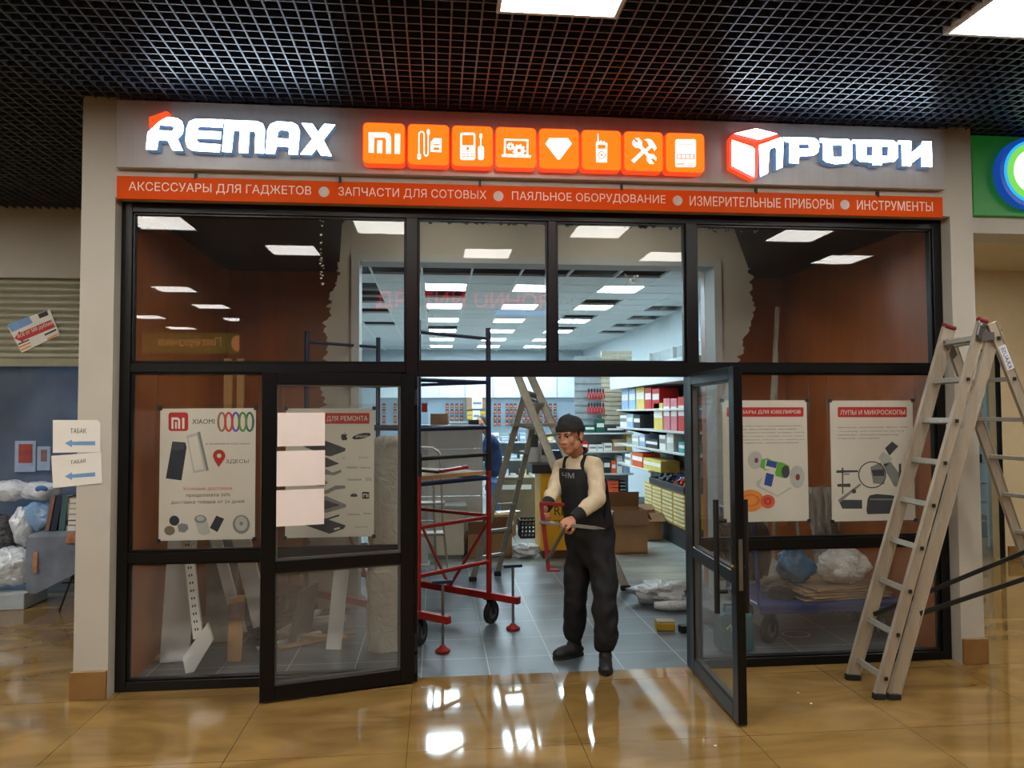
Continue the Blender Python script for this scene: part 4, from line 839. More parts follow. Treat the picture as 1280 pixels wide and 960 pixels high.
# ================================================================== SCAFFOLD TOWER IN THE DOORWAY
sc = thing('scaffold_tower', 'small red and blue mobile scaffold tower on casters just inside the doorway', 'scaffold', (-.3, 1.3, 0))
R_, L_ = V((.425, 1.22, 0)), V((-.135, .72, 0)); v_ = V((-.75, .66, 0))
R2, L2 = R_+v_*1.28, L_+v_*1.28
Z = lambda p, z: V((p.x, p.y, z))
for k, p in enumerate((R_, L_, R2, L2)):
    b = MB(); b.cyl(Z(p, .235), Z(p, 1.25), .022); b.build('post', M_red, sc, smooth=True)
    b = MB(); b.cyl(Z(p, 1.25), Z(p, 1.42), .026); b.build('post_sleeve', M_blackp, sc, smooth=True)
    b = MB(); b.cyl(Z(p, 1.42), Z(p, 2.42), .021); b.build('post', M_blue, sc, smooth=True)
for p, q in ((R_, R2), (L_, L2)):
    b = MB(); b.bar(Z(p-v_*.30, .235), Z(q+v_*.30, .235), .05, .055); b.build('base_beam', M_red, sc, bev=.004)
    for f_ in (.36,):
        b = MB(); m_ = p+v_*.42; b.cyl(Z(m_, .25), Z(p, .84), .013); b.cyl(Z(m_, .25), Z(p+v_*.86, .92), .013); b.build('brace', M_red, sc, smooth=True)
    for z, m_ in ((.88, M_red), (1.19, M_blue), (1.60, M_blue), (1.97, M_blue)):
        b = MB(); b.cyl(Z(p, z), Z(q, z), .014); b.build('ledger', m_, sc, smooth=True)
for p, q in ((L_, R_), (L2, R2)):
    for z, m_, r in ((.51, M_red, .017), (.87, M_red, .015), (1.19, M_blue, .018), (1.38, M_blackp, .016), (1.60, M_blue, .017), (1.97, M_blue, .016), (2.33, M_blue, .014)):
        b = MB(); b.cyl(Z(p, z), Z(q, z), r); b.build('rail', m_, sc, smooth=True)
dk = MB(); dk.prism([Z(L_+v_*.02, 1.215), Z(R_+v_*.02, 1.215), Z(R2-v_*.02, 1.215), Z(L2-v_*.02, 1.215)], (0, 0, .03)); dk.build('deck', M_ply, sc)
M_tyre = mat('dark_tyre', (26, 27, 28), .6); M_hub = mat('grey_hub', (120, 122, 122), .4, metal=.5)
def caster(root, p, r, ang, w=.035, z0=0.):
    d = V((math.cos(ang), math.sin(ang), 0)); n = V((-d.y, d.x, 0)); c = V((p.x, p.y, r+z0))
    b = MB(); b.cyl(c-n*w/2, c+n*w/2, r, 22); wh = b.build('wheel', M_tyre, root, smooth=True, bev=.004)
    b = MB(); b.cyl(c-n*(w/2+.002), c+n*(w/2+.002), r*.55, 16); b.build('hub', M_hub, wh, smooth=True)
    b = MB()
    for s in (-1, 1): b.prism([c+n*s*(w/2+.006)-d*.02-V((0, 0, .015)), c+n*s*(w/2+.006)+d*.02-V((0, 0, .015)), c+n*s*(w/2+.006)+d*.035+V((0, 0, r+.02)), c+n*s*(w/2+.006)-d*.03+V((0, 0, r+.02))], n*s*.004)
    b.obox(c+V((0, 0, r+.018)), (.09, .09, .01), (0, 0, ang)); b.build('caster_fork', mat('dark_fork', (46, 46, 46), .4, metal=.6), root)
for p, a in ((R_, .9), (L_, 1.2), (R2, .3), (L2, 2.6)): caster(sc, p+V((.02, .03, 0)), .092, a)
for p in (R_-v_*.24, L_-v_*.24, R2+v_*.24, L2+v_*.24):
    b = MB(); b.cyl(Z(p, .03), Z(p, .50), .011, 10); b.build('screw_leg', M_steel, sc, smooth=True)
    b = MB(); b.bar(Z(p, .50)+V((-.075, -.01, 0)), Z(p, .50)+V((.075, .01, 0)), .028, .024); b.build('screw_handle', M_blue, sc, bev=.004)
    b = MB(); b.lathe((p.x, p.y, 0), [(.055, .004), (.055, .016), (.03, .032), (.014, .05)], 18); b.build('screw_foot', M_red, sc, smooth=True)
# things lying on the deck
b = MB(); a = Z(L_+(R_-L_)*.45+v_*.12, 1.262); b.bar(a, a+V((.22, .16, .02)), .05, .025); b.cyl(a+V((.2, .15, .02)), a+V((.2, .15, .035)), .03); tag(b.build('hand_tool', M_red, bev=.006), 'red hand tool lying on the scaffold deck', 'tool')
b = MB(); a = Z(L_+(R_-L_)*.1+v_*.15, 1.255); b.tube([a, a+V((.08, .07, .02)), a+V((.2, .1, .005)), a+V((.26, .2, .012))], .012, 8); b.cyl(a+V((.02, .0, -.008)), a+V((.02, 0, .07)), .022); tag(b.build('cable_coil', M_blackp, smooth=True), 'black cable and plug lying on the scaffold deck', 'cable')
# ================================================================== A-FRAME LADDER BEHIND THE WORKER
l2 = thing('extension_ladder', 'grey aluminium A-frame ladder standing open behind the worker', 'ladder', (1.0, 2.4, 0))
M_alu2 = mat('dull_aluminium', (160, 156, 142), .5, metal=.35, var=.1, scale=20)
L1f, L2f, R1f, R2f = PZ(591, 727, .01), PZ(622, 720, .01), PZ(758, 748, .01), PZ(782, 738, .01)
L1t, L2t, R1t, R2t = PY(657, 490, 2.42), PY(675, 497, 2.72), PY(643, 460, 2.36), PY(659, 460, 2.66)
for a, e, w in ((L1f, L1t, .06), (L2f, L2t, .055), (R1f, R1t, .075), (R2f, R2t, .075)):
    b = MB(); rail(b, a+V((0, 0, .03)), e, w, .03, X); b.build('side_rail', M_alu2, l2)
    c = MB(); c.obox(a+V((0, 0, .025)), (w+.02, .05, .05)); c.build('rubber_foot', M_rubber, l2, bev=.006)
for (a, e, c_, g_) in ((L1f, L1t, L2f, L2t), (R1f, R1t, R2f, R2t)):
    for k in range(7):
        s = .13+.14*k; p, q = a+(e-a)*s, c_+(g_-c_)*s; b = MB(); b.bar(p, q, .03, .026); b.build('rung', M_rung, l2)
b = MB(); p = PY(640, 531, 2.40); q = PY(694, 531, 2.55); b.bar(p, q, .06, .03); b.build('cross_bar', M_alu2, l2)
b = MB(); b.cyl(L1t-V((.02, 0, 0)), L2t, .03); b.build('hinge', M_steel, l2, smooth=True)
# small aluminium steps behind the scaffold
st = thing('step_stool', 'small aluminium step stool with a looped handle behind the scaffold', 'step stool', (0, 2.6, 0))
YS = 2.5
P = lambda x, y, Y=YS: PY(x, y, Y)
b = MB(); h0, h1, h2, h3 = P(521, 559), P(541, 560), P(549, 566), P(551, 584); b.tube([P(505, 560, YS), h0, h1, h2, h3, P(553, 640), P(560, 716)], .012, 8); b.tube([P(541, 590), P(543, 640), P(545, 716)], .012, 8); b.build('frame', M_alu, st, smooth=True)
for y in (630, 668): b = MB(); a, e = P(518, y), P(556, y); b.box(a.x, e.x, YS-.04, YS+.14, a.z-.012, a.z+.012); b.build('step', M_rung, st, bev=.003)
# ================================================================== PEOPLE
def skin_mesh(joints, edges, sub=2):
    """joints: name -> (point, rx, ry); edges: pairs; returns a smooth mesh grown round the skeleton"""
    names = list(joints); idx = {n: i for i, n in enumerate(names)}
    me = bpy.data.meshes.new('skin'); me.from_pydata([V(joints[n][0]) for n in names], [(idx[a], idx[c]) for a, c in edges], [])
    o = bpy.data.objects.new('skin', me); COL.objects.link(o)
    o.modifiers.new('skin', 'SKIN')
    if not me.skin_vertices:
        import bmesh as _b
        bm = _b.new(); bm.from_mesh(me); bm.verts.layers.skin.verify(); bm.to_mesh(me); bm.free()
    for n in names:
        sv = me.skin_vertices[0].data[idx[n]]; sv.radius = (joints[n][1], joints[n][2] if len(joints[n]) > 2 else joints[n][1]); sv.use_root = (idx[n] == 0)
    s = o.modifiers.new('sub', 'SUBSURF'); s.levels = sub; s.render_levels = sub
    bpy.context.view_layer.update()
    out = bpy.data.meshes.new_from_object(o.evaluated_get(bpy.context.evaluated_depsgraph_get()))
    COL.objects.unlink(o); bpy.data.objects.remove(o); return out
def largest(me):
    n = len(me.vertices); par = list(range(n))
    def fd(i):
        while par[i] != i: par[i] = par[par[i]]; i = par[i]
        return i
    for e in me.edges: a, c = fd(e.vertices[0]), fd(e.vertices[1]); par[a] = c
    cnt = {}
    for i in range(n): r = fd(i); cnt[r] = cnt.get(r, 0)+1
    best = max(cnt, key=cnt.get); keep = [i for i in range(n) if fd(i) == best]; mp = {v: k for k, v in enumerate(keep)}
    o = bpy.data.meshes.new('one'); o.from_pydata([me.vertices[i].co.copy() for i in keep], [], [tuple(mp[v] for v in p.vertices) for p in me.polygons if p.vertices[0] in mp]); o.update(); return o
def fuse(name, m, parent, meshes, mbs, vox=.006, it=4, fac=.5, disp=0., dscale=.1):
    """join meshes + builders, voxel-remesh into one continuous surface, smooth"""
    b = MB()
    for q in meshes: b.mesh(q)
    for q in mbs: b.add(q.v, q.f)
    me = bpy.data.meshes.new(name); me.from_pydata(b.v, [], b.f); o = bpy.data.objects.new(name, me); COL.objects.link(o)
    r = o.modifiers.new('r', 'REMESH'); r.mode = 'VOXEL'; r.voxel_size = vox
    s = o.modifiers.new('s', 'SMOOTH'); s.iterations = it; s.factor = fac
    bpy.context.view_layer.update()
    out = bpy.data.meshes.new_from_object(o.evaluated_get(bpy.context.evaluated_depsgraph_get())); COL.objects.unlink(o); bpy.data.objects.remove(o)
    out = largest(out)
    if disp:
        cs = [v.co.copy() for v in out.vertices]; ns = [v.normal.copy() for v in out.vertices]
        for v, c, n_ in zip(out.vertices, cs, ns): v.co = c+n_*disp*noise.noise(V((c.x/dscale, c.y/dscale, c.z/dscale*.8)))
    o0 = ORG(parent)
    for v in out.vertices: v.co -= o0
    out.materials.clear(); out.materials.append(m); out.polygons.foreach_set('use_smooth', [True]*len(out.polygons)); out.name = name
    ob = bpy.data.objects.new(name, out); COL.objects.link(ob); ob.parent = parent; return ob
M_skin = mat('skin', (186, 132, 100), .5, var=.05, scale=20); M_skin.node_tree.nodes['Principled BSDF'].inputs['Subsurface Weight'].default_value = .05
M_sweat = mat('beige_sweater', (206, 190, 160), .85, var=.05, scale=60, bump=.15)
M_over = mat('black_overalls', (17, 17, 20), .8, var=.25, scale=12, bump=.15)
M_navycuff = mat('dark_cuff', (22, 22, 28), .85)
M_hat = mat('dark_knit', (38, 38, 38), .95, var=.35, scale=70, bump=.5, stretch=(.4, .4, 2.5))
M_hair = mat('black_hair', (18, 16, 15), .6)
wk = thing('person', 'person in beige sweater, black bib overalls and knitted hat sawing in the doorway', 'person', (1.0, .17, 0))
# joints from the photograph, each on its own depth
W3 = lambda x, y, Y: PY(x, y, Y)
HEAD = W3(713, 545, .09); F_ = V((-.66, -.74, -.16)).normalized(); UPV = V((-.10, -.04, 1)).normalized(); UPV = (UPV-F_*UPV.dot(F_)).normalized(); RT = F_.cross(UPV).normalized()   # RT = his right
HM = Matrix((RT, F_, UPV)).transposed()     # local x right, y forward, z up
def H3(x, y, z): return HEAD+HM@V((x, y, z))
shR, shL = W3(702, 583, .31), W3(744, 578, .11)
elR, elL = W3(694, 611, .20), W3(748, 624, -.01)
wrR, wrL = W3(682, 635, .02), W3(717, 648, -.10)
neck, chest, waist, pelv = W3(723, 567, .18), W3(728, 602, .20), W3(737, 647, .20), W3(738, 676, .20)
hipR, hipL = W3(723, 690, .28), W3(752, 690, .14)
knR, knL = W3(719, 752, .26), W3(757, 757, .06)
anR, anL = V((PZ(720, 822, 0).x-.005, .36, .10)), V((PZ(757, 835, 0).x+.0, .10, .10))
# --- body: one continuous skin (head with face, neck, torso, arms, hands)
body_j = {'pelv': (pelv, .08, .10), 'waist': (waist, .08, .095), 'chest': (chest, .085, .11), 'neckb': (neck-V((0, 0, .02)), .055), 'neck': (H3(0, -.035, -.085), .05), 'skull': (H3(0, -.01, -.02), .06),
          'shR': (shR, .040), 'elR': (elR, .034), 'faR': (elR+(wrR-elR)*.4, .032), 'wrR': (wrR, .026), 'shL': (shL, .040), 'elL': (elL, .034), 'faL': (elL+(wrL-elL)*.4, .032), 'wrL': (wrL, .026),
          'hipR': (hipR, .06), 'knR': (knR, .052), 'anR': (anR, .036), 'hipL': (hipL, .06), 'knL': (knL, .052), 'anL': (anL, .036)}
body_e = [('pelv', 'waist'), ('waist', 'chest'), ('chest', 'neckb'), ('neckb', 'neck'), ('neck', 'skull'), ('chest', 'shR'), ('shR', 'elR'), ('elR', 'faR'), ('faR', 'wrR'), ('chest', 'shL'), ('shL', 'elL'), ('elL', 'faL'), ('faL', 'wrL'), ('pelv', 'hipR'), ('hipR', 'knR'), ('knR', 'anR'), ('pelv', 'hipL'), ('hipL', 'knL'), ('knL', 'anL')]
hd = MB(); S = 1.04
def he(c, r, n=20, m=14): hd.ell(H3(*[q*S for q in c]), [q*S for q in r], n, m, HM)
he((0, -.012, .035), (.071, .093, .082)); he((0, .022, -.035), (.057, .068, .074)); he((0, .050, -.083), (.032, .034, .028)); he((0, .064, .035), (.052, .026, .030))       # skull, face, chin, brow bone
for s in (-1, 1):
    he((s*.036, .056, -.024), (.024, .023, .030)); he((s*.050, .012, -.062), (.018, .040, .026)); he((s*.075, -.012, -.008), (.010, .020, .033)); he((s*.080, -.020, .004), (.006, .016, .022)); he((s*.030, .083, .022), (.020, .010, .007))
he((0, .090, -.005), (.010, .014, .028)); he((0, .097, -.026), (.014, .015, .011))
for s in (-1, 1): he((s*.013, .090, -.029), (.009, .010, .008))
he((0, .083, -.055), (.024, .012, .0065)); he((0, .081, -.067), (.021, .012, .007)); he((0, .072, -.045), (.034, .02, .022))
def hand(w, d, pn, side, curl, L=.185):
    """palm from wrist w along d, palm facing pn; fingers bend towards pn"""
    d = d.normalized(); pn = (pn-d*pn.dot(d)).normalized(); s = d.cross(pn)*side; b = MB()
    R = Matrix((s, d, pn)).transposed()
    b.ell(w+d*.052, (.043, .056, .019), 16, 10, R); b.ell(w+d*.01, (.028, .03, .02), 12, 8, R)
    for k, (o, l, r) in enumerate(((-.031, .066, .0083), (-.0105, .074, .0087), (.0105, .070, .0085), (.030, .056, .0076))):
        p = w+d*.088+s*o; a = 0; pts = [p-d*.025]; rs = [r*1.15]
        for j, f in enumerate((.45, .32, .25)):
            pts.append(p); rs.append(r*(1.1-.08*j)); a += curl[j]; p = p+(d*math.cos(a)+pn*math.sin(a))*l*f
        pts.append(p); rs.append(r*.75); b.tube(pts, rs, 9)
        b.ell(p, (r*.8,)*3, 8, 6)
    p = w+d*.03-s*.034; t1 = p+(d*.65-s*.55+pn*.5).normalized()*.036; t2 = t1+(d*.6+pn*.75+s*.2).normalized()*.032; t3 = t2+(d*.35+pn*.55+s*.75).normalized()*.024
    b.tube([w+d*.02-s*.02, p, t1, t2, t3], [.015, .014, .0115, .0105, .008], 9); b.ell(t3, (.0085,)*3, 8, 6); return b
TOOLT, TOOLB = W3(676.5, 629, -.06), W3(686, 714, -.10)      # red saw frame axis
gR = W3(679, 650, -.065)
dR_ = (gR-wrR); dR_ = V((-.35, -.75, -.45)).normalized()
hR = hand(wrR+V((0, 0, -.002)), dR_, V((.85, -.35, -.25)), 1, (1.15, 1.2, .8))
dL_ = V((-.72, -.35, -.42)).normalized()
hL = hand(wrL, dL_, V((-.1, .55, -.9)), -1, (1.1, 1.2, .8))
body = fuse('body', M_skin, wk, [skin_mesh(body_j, body_e)], [hd, hR, hL], .0052, 3, .5)
# --- face details
M_eye = mat('eye_white', (206, 200, 190), .3); M_iris = mat('dark_iris', (24, 16, 12), .2); M_lip = mat('lips', (150, 84, 74), .5)
b = MB()
for s in (-1, 1): b.ell(H3(s*.031*S, .0765*S, .006*S), (.0125, .009, .0062), 12, 8, HM)
b.build('eyes', M_eye, body, smooth=True)
b = MB()
for s in (-1, 1): b.ell(H3(s*.031*S, .0835*S, .0055*S), (.0058, .0035, .0056), 10, 8, HM)
b.build('irises', M_iris, body, smooth=True)
b = MB()
for s in (-1, 1): b.tube([H3(s*.014*S, .0925*S, .026*S), H3(s*.030*S, .0905*S, .031*S), H3(s*.050*S, .077*S, .025*S)], [.0035, .0042, .0025], 8)
for s in (-1, 1): b.tube([H3(s*.018*S, .0835*S, .012*S), H3(s*.031*S, .0855*S, .0135*S), H3(s*.044*S, .077*S, .010*S)], [.0015, .0022, .0013], 6)
b.build('eyebrows', M_hair, body, smooth=True)
b = MB(); b.ell(H3(0, .0895*S, -.056*S), (.021, .007, .0042), 14, 8, HM); b.ell(H3(0, .0885*S, -.0645*S), (.018, .0065, .0045), 14, 8, HM); b.build('lips', M_lip, body, smooth=True)
# --- hair below the hat, and the hat
hr = MB(); hr.ell(H3(0, -.046, .02), (.070, .072, .080), 24, 16, HM)
for s in (-1, 1): hr.ell(H3(s*.072, .004, .018), (.008, .016, .034), 12, 8, HM)
hr.ell(H3(0, -.082, -.04), (.048, .022, .04), 16, 10, HM)
fuse('hair', M_hair, wk, [], [hr], .006, 3)
ht = MB()
def dome(u, v):
    a = 2*PI*u; t = v*PI/2; k = math.cos(t)**.55
    kn = 1+.012*math.sin(a*44)*(1-v)
    return H3(.089*k*math.cos(a)*kn, -.012+.104*k*math.sin(a)*kn-.015*v, .038+.016*math.sin(a)+.098*math.sin(t))
ht.sheet(dome, 176, 14, .006); ht.build('knit_hat', M_hat, wk, smooth=True)
br = MB()
def brim(u, v):
    a = 2*PI*u; kn = 1+.018*math.sin(a*44); return H3((.091+.004*math.sin(v*PI))*math.cos(a)*kn, -.012+(.106+.004*math.sin(v*PI))*math.sin(a)*kn, .026+.016*math.sin(a)+.040*v)
br.sheet(brim, 176, 5, .006); br.build('hat_brim', M_hat, wk, smooth=True)
from mathutils.bvhtree import BVHTree
def bvh_of(*obs):
    vs, fs = [], []
    for o in obs:
        n0 = len(vs); q = ORG(o); vs += [v.co+q for v in o.data.vertices]; fs += [tuple(i+n0 for i in p.vertices) for p in o.data.polygons]
    return BVHTree.FromPolygons(vs, fs)
fx = V((-.78, -.62, 0)).normalized(); rx_ = V((-.62, .78, 0)).normalized()
# --- sweater
sw_j = {'waist': (waist, .125, .15), 'chest': (chest, .135, .165), 'up': (neck-V((.005, 0, .07)), .095, .088), 'neckb': (neck-V((-.0, 0, .02)), .058), 'shR': (shR, .068), 'uaR': (shR+(elR-shR)*.5, .064), 'elR': (elR, .056), 'faR': (elR+(wrR-elR)*.5, .052), 'wrR': (wrR-(wrR-elR)*.22, .043),
        'shL': (shL, .070), 'uaL': (shL+(elL-shL)*.5, .066), 'elL': (elL, .060), 'faL': (elL+(wrL-elL)*.5, .055), 'wrL': (wrL-(wrL-elL)*.22, .045)}
sw_e = [('waist', 'chest'), ('chest', 'up'), ('up', 'neckb'), ('up', 'shR'), ('shR', 'uaR'), ('uaR', 'elR'), ('elR', 'faR'), ('faR', 'wrR'), ('up', 'shL'), ('shL', 'uaL'), ('uaL', 'elL'), ('elL', 'faL'), ('faL', 'wrL')]
sw = fuse('sweater', M_sweat, wk, [skin_mesh(sw_j, sw_e)], [], .008, 3, .5, disp=.014, dscale=.055)
for a, w in ((elR, wrR), (elL, wrL)):
    d = (w-a).normalized(); L_e = (w-a).length; b = MB(); b.tube([w-d*.075, w-d*.05, w-d*.02, w+d*.004], [.045, .044, .040, .037], 16); b.build('cuff', M_navycuff, sw, smooth=True)
b = MB(); BVS = bvh_of(sw)
def collar(u, v):
    a = 2*PI*u; d = fx*math.sin(a)+rx_*math.cos(a); c = neck+V((0, 0, .004-.020*math.sin(a))); h = BVS.ray_cast(c+d*.3, -d, .3); p = (h[0] if h[0] else c+d*.06)
    return p+d*(.006-.010*v)+V((0, 0, .022*v))
b.sheet(collar, 28, 3, .006); b.build('collar', M_navycuff, sw, smooth=True)
# --- overalls: trousers, bib, straps
tr_j = {'pelv': (pelv+V((0, 0, .01)), .145, .165), 'waist': (waist-V((0, 0, .0)), .14, .165), 'rib': (waist+(chest-waist)*.55, .145, .172), 'hipR': (hipR-V((0, 0, .03)), .098, .105), 'thR': (hipR+(knR-hipR)*.55, .094), 'knR': (knR, .086), 'shR': (knR+(anR-knR)*.55, .084), 'anR': (anR+V((0, 0, .0)), .078),
        'hipL': (hipL-V((0, 0, .03)), .100, .108), 'thL': (hipL+(knL-hipL)*.55, .098), 'knL': (knL, .092), 'shL': (knL+(anL-knL)*.55, .090), 'anL': (anL+V((0, 0, -.01)), .084)}
tr_e = [('pelv', 'waist'), ('waist', 'rib'), ('pelv', 'hipR'), ('hipR', 'thR'), ('thR', 'knR'), ('knR', 'shR'), ('shR', 'anR'), ('pelv', 'hipL'), ('hipL', 'thL'), ('thL', 'knL'), ('knL', 'shL'), ('shL', 'anL')]
tro = fuse('overalls', M_over, wk, [skin_mesh(tr_j, tr_e)], [], .009, 3, .5, disp=.02, dscale=.07)
# bib and straps laid on the sweater by shrinking along the chest normal
import mathutils
from mathutils.bvhtree import BVHTree
tj = {'waist': (waist, .140, .165), 'chest': (chest, .137, .167), 'up': (neck-V((.005, 0, .055)), .115, .105), 'neckb': (neck-V((0, 0, .012)), .07), 'shR': (neck+(shR-neck)*.75-V((0, 0, .0)), .066), 'shL': (neck+(shL-neck)*.75, .068), 'pelv': (pelv, .150, .17)}
tm = skin_mesh(tj, [('pelv', 'waist'), ('waist', 'chest'), ('chest', 'up'), ('up', 'neckb'), ('up', 'shR'), ('up', 'shL')])
BV = BVHTree.FromPolygons([v.co.copy() for v in tm.vertices], [tuple(p.vertices) for p in tm.polygons])
def on_body(p, d, off):
    h = BV.ray_cast(V(p)-V(d)*.6, V(d), 1.2); return (h[0]-V(d)*off) if h[0] else V(p)
axis = lambda z: waist+(neck-waist)*((z-waist.z)/(neck.z-waist.z))
b = MB()
def bib2(u, v):
    z = waist.z-.03+v*(chest.z+.095-waist.z+.03); ang = (u-.5)*2*(1.5-.62*v); d = (fx*math.cos(ang)+rx_*math.sin(ang)); a = axis(z); h = BV.ray_cast(a+d*.6, -d, .6); return (h[0]+d*.010) if h[0] else a+d*.16
b.sheet(bib2, 30, 26, .006); bb = b.build('bib', M_over, tro, smooth=True)
b = MB()     # back panel of the overalls
def bk2(u, v):
    z = waist.z-.03+v*(chest.z+.02-waist.z+.03); ang = PI+(u-.5)*2*(1.75-.75*v); d = (fx*math.cos(ang)+rx_*math.sin(ang)); a = axis(z); h = BV.ray_cast(a+d*.6, -d, .6); return (h[0]+d*.012) if h[0] else a+d*.16
b.sheet(bk2, 30, 20, .006); b.build('back_panel', M_over, tro, smooth=True)
for s in (-1, 1):
    pts = []; BT = BVS
    for k in range(13):
        t_ = k/12; a = -1.15+2.3*t_       # over the shoulder from front to back
        dirv = fx*math.sin(-a)*1+V((0, 0, 1))*math.cos(a); c = axis(chest.z+.05)+rx_*s*(.082-.014*math.cos(a)); h = BT.ray_cast(c+dirv*.5, -dirv, .5); pts.append((h[0]+dirv*.006) if h[0] else c+dirv*.15)
    b = MB(); b.sheet(lambda u, v: pts[min(11, int(u*12))]+(pts[min(11, int(u*12))+1]-pts[min(11, int(u*12))])*(u*12-min(11, int(u*12)))+rx_*(v-.5)*.036, 24, 2, .005); b.build('strap', M_over, tro, smooth=True)
b = MB()
def bibpt(x, z): d = (fx*math.cos(x)+rx_*math.sin(x)); a = axis(z); h = BV.ray_cast(a+d*.6, -d, .6); return ((h[0] if h[0] else a+d*.15)+d*.022)
zc = chest.z+.035
u0 = bibpt(.28, zc); u1 = bibpt(-.32, zc); text(b, 'ЧМ', u0-V((0, 0, .0)), u1-u0, (0, 0, .036), fx*.004); b.build('chest_print', mat('grey_print', (130, 132, 132), .7), tro)
b = MB(); bz = waist.z-.045
def belt(u, v):
    a = 2*PI*u; d = fx*math.cos(a)+rx_*math.sin(a); c = axis(bz); h = BV.ray_cast(c+d*.6, -d, .6); return ((h[0] if h[0] else c+d*.17)+d*.004)+V((0, 0, .010*v))
b.sheet(belt, 48, 1, .003); b.build('belt', mat('dark_red_cord', (70, 26, 28), .7), tro, smooth=True)
# --- shoes
M_shoe = mat('dark_work_shoe', (30, 28, 26), .6, var=.3)
for an, d in ((anR, V((-.9, -.35, 0)).normalized()), (anL, V((-.20, -1, 0)).normalized())):
    n_ = V((-d.y, d.x, 0)); R = Matrix((n_, d, V((0, 0, 1)))).transposed(); g0 = V((an.x, an.y, 0)); b = MB()
    b.ell(g0+d*.045+V((0, 0, .045)), (.046, .125, .045), 18, 12, R); b.ell(g0+V((0, 0, .075)), (.045, .058, .07), 16, 10, R); b.ell(g0+d*.12+V((0, 0, .035)), (.047, .055, .035), 16, 10, R)
    sh_ = fuse('shoe', M_shoe, wk, [], [b], .007, 3)
    zmin = min(v.co.z for v in sh_.data.vertices)
    sl = MB(); sl.prism([g0+d*y+n_*x+V((0, 0, .001)) for x, y in [(.05*math.cos(a)*(1 if math.sin(a) > 0 else .85), .05+.125*math.sin(a)) for a in [2*PI*k/24 for k in range(24)]]], (0, 0, .02)); sl.build('sole', M_rubber, sh_)
# --- what he holds: red saw frame, and two metal strips
sw_ = thing('hand_saw', 'red metal saw frame held upright in the worker\'s hands, with a grey blade bar', 'saw', TOOLB)
b = MB(); b.bar(TOOLT, TOOLB, .022, .026, up=(1, 0, 0)); tp = W3(706, 631, -.10); bt_ = W3(699, 713, -.14)
b.bar(TOOLT+V((-.01, 0, 0)), tp, .022, .022); b.bar(TOOLB+V((0, 0, .006)), bt_, .022, .014); b.build('frame', mat('dark_red_paint', (122, 22, 24), .45), sw_, bev=.003)
b = MB(); b.bar(W3(683, 702, -.115), W3(709, 656, -.15), .014, .022, up=(1, 0, 1)); b.build('blade', mat('grey_steel_bar', (96, 98, 98), .4, metal=.6), sw_, bev=.002)
b = MB(); p, q = W3(674, 653, -.085), W3(757, 661, -.22); d = (q-p).normalized(); n_ = V((0, 0, 1)); L_q = (q-p).length
b.prism([p-n_*.010, p+d*(L_q-.07)-n_*.012, q, p+d*(L_q-.07)+n_*.010, p+n_*.010], V((.0, .012, .0))); st_ = b.build('metal_strip', mat('bright_steel', (176, 178, 178), .3, metal=.8), bev=.002); tag(st_, 'pointed bright metal strip held level in the worker\'s near hand', 'metal strip')
# ================================================================== SECOND PERSON AT THE BACK
YP = 6.2
bp = thing('person', 'person in dark blue jumper and jeans bending over goods deep in the shop', 'person', (PY(612, 600, YP).x, YP, 0))
Q = lambda x, y, dy=0.: PY(x, y, YP+dy)
zf = V((PY(617, 600, YP).x, YP, 0))
j = {'pelv': (Q(617, 598), .12, .14), 'waist': (Q(617, 580), .12, .145), 'chest': (Q(616, 554), .13, .17), 'neck': (Q(608, 540, -.02), .055), 'head': (Q(601, 531, -.06), .085), 'shN': (Q(611, 548, -.2), .07), 'elN': (Q(601, 570, -.26), .055), 'wrN': (Q(598, 558, -.36), .04), 'shF': (Q(616, 548, .18), .07), 'elF': (Q(603, 568, .16), .055), 'wrF': (Q(599, 582, .0), .04)}
jumper = fuse('jumper', mat('dark_blue_jumper', (26, 46, 84), .85, var=.1), bp, [skin_mesh({k: j[k] for k in ('pelv', 'waist', 'chest', 'shN', 'elN', 'wrN', 'shF', 'elF', 'wrF')}, [('pelv', 'waist'), ('waist', 'chest'), ('chest', 'shN'), ('shN', 'elN'), ('elN', 'wrN'), ('chest', 'shF'), ('shF', 'elF'), ('elF', 'wrF')])], [], .014, 3, disp=.02, dscale=.09)
hb = MB(); hc = Q(601, 531, -.06); hb.ell(hc, (.088, .105, .118), 20, 14); hb.ell(hc+V((-.07, -.06, -.02)), (.03, .03, .05), 10, 8)
for w in ('wrN', 'wrF'):
    c = j[w][0]; hb.ell(c+V((-.03, -.02, -.02)), (.045, .03, .05), 10, 8)
    for k in range(4): hb.tube([c+V((-.04, -.03+.017*k, -.03)), c+V((-.075, -.035+.018*k, -.05)), c+V((-.085, -.035+.018*k, -.085))], [.011, .010, .008], 7)
    hb.tube([c+V((-.02, -.04, -.01)), c+V((-.05, -.065, -.03)), c+V((-.07, -.06, -.06))], [.012, .011, .009], 7)
fuse('body', M_skin, bp, [skin_mesh({'chest': (j['chest'][0], .09), 'neck': j['neck'], 'head': (hc, .07), 'shN': (j['shN'][0], .05), 'elN': (j['elN'][0], .04), 'wrN': (j['wrN'][0], .032), 'shF': (j['shF'][0], .05), 'elF': (j['elF'][0], .04), 'wrF': (j['wrF'][0], .032)}, [('chest', 'neck'), ('neck', 'head'), ('chest', 'shN'), ('shN', 'elN'), ('elN', 'wrN'), ('chest', 'shF'), ('shF', 'elF'), ('elF', 'wrF')])], [hb], .010, 3)
b = MB(); b.ell(hc+V((.025, .02, .035)), (.095, .108, .100), 20, 14); b.build('hair', mat('dark_brown_hair', (40, 30, 24), .7), bp, smooth=True)
pz = Q(617, 596).z
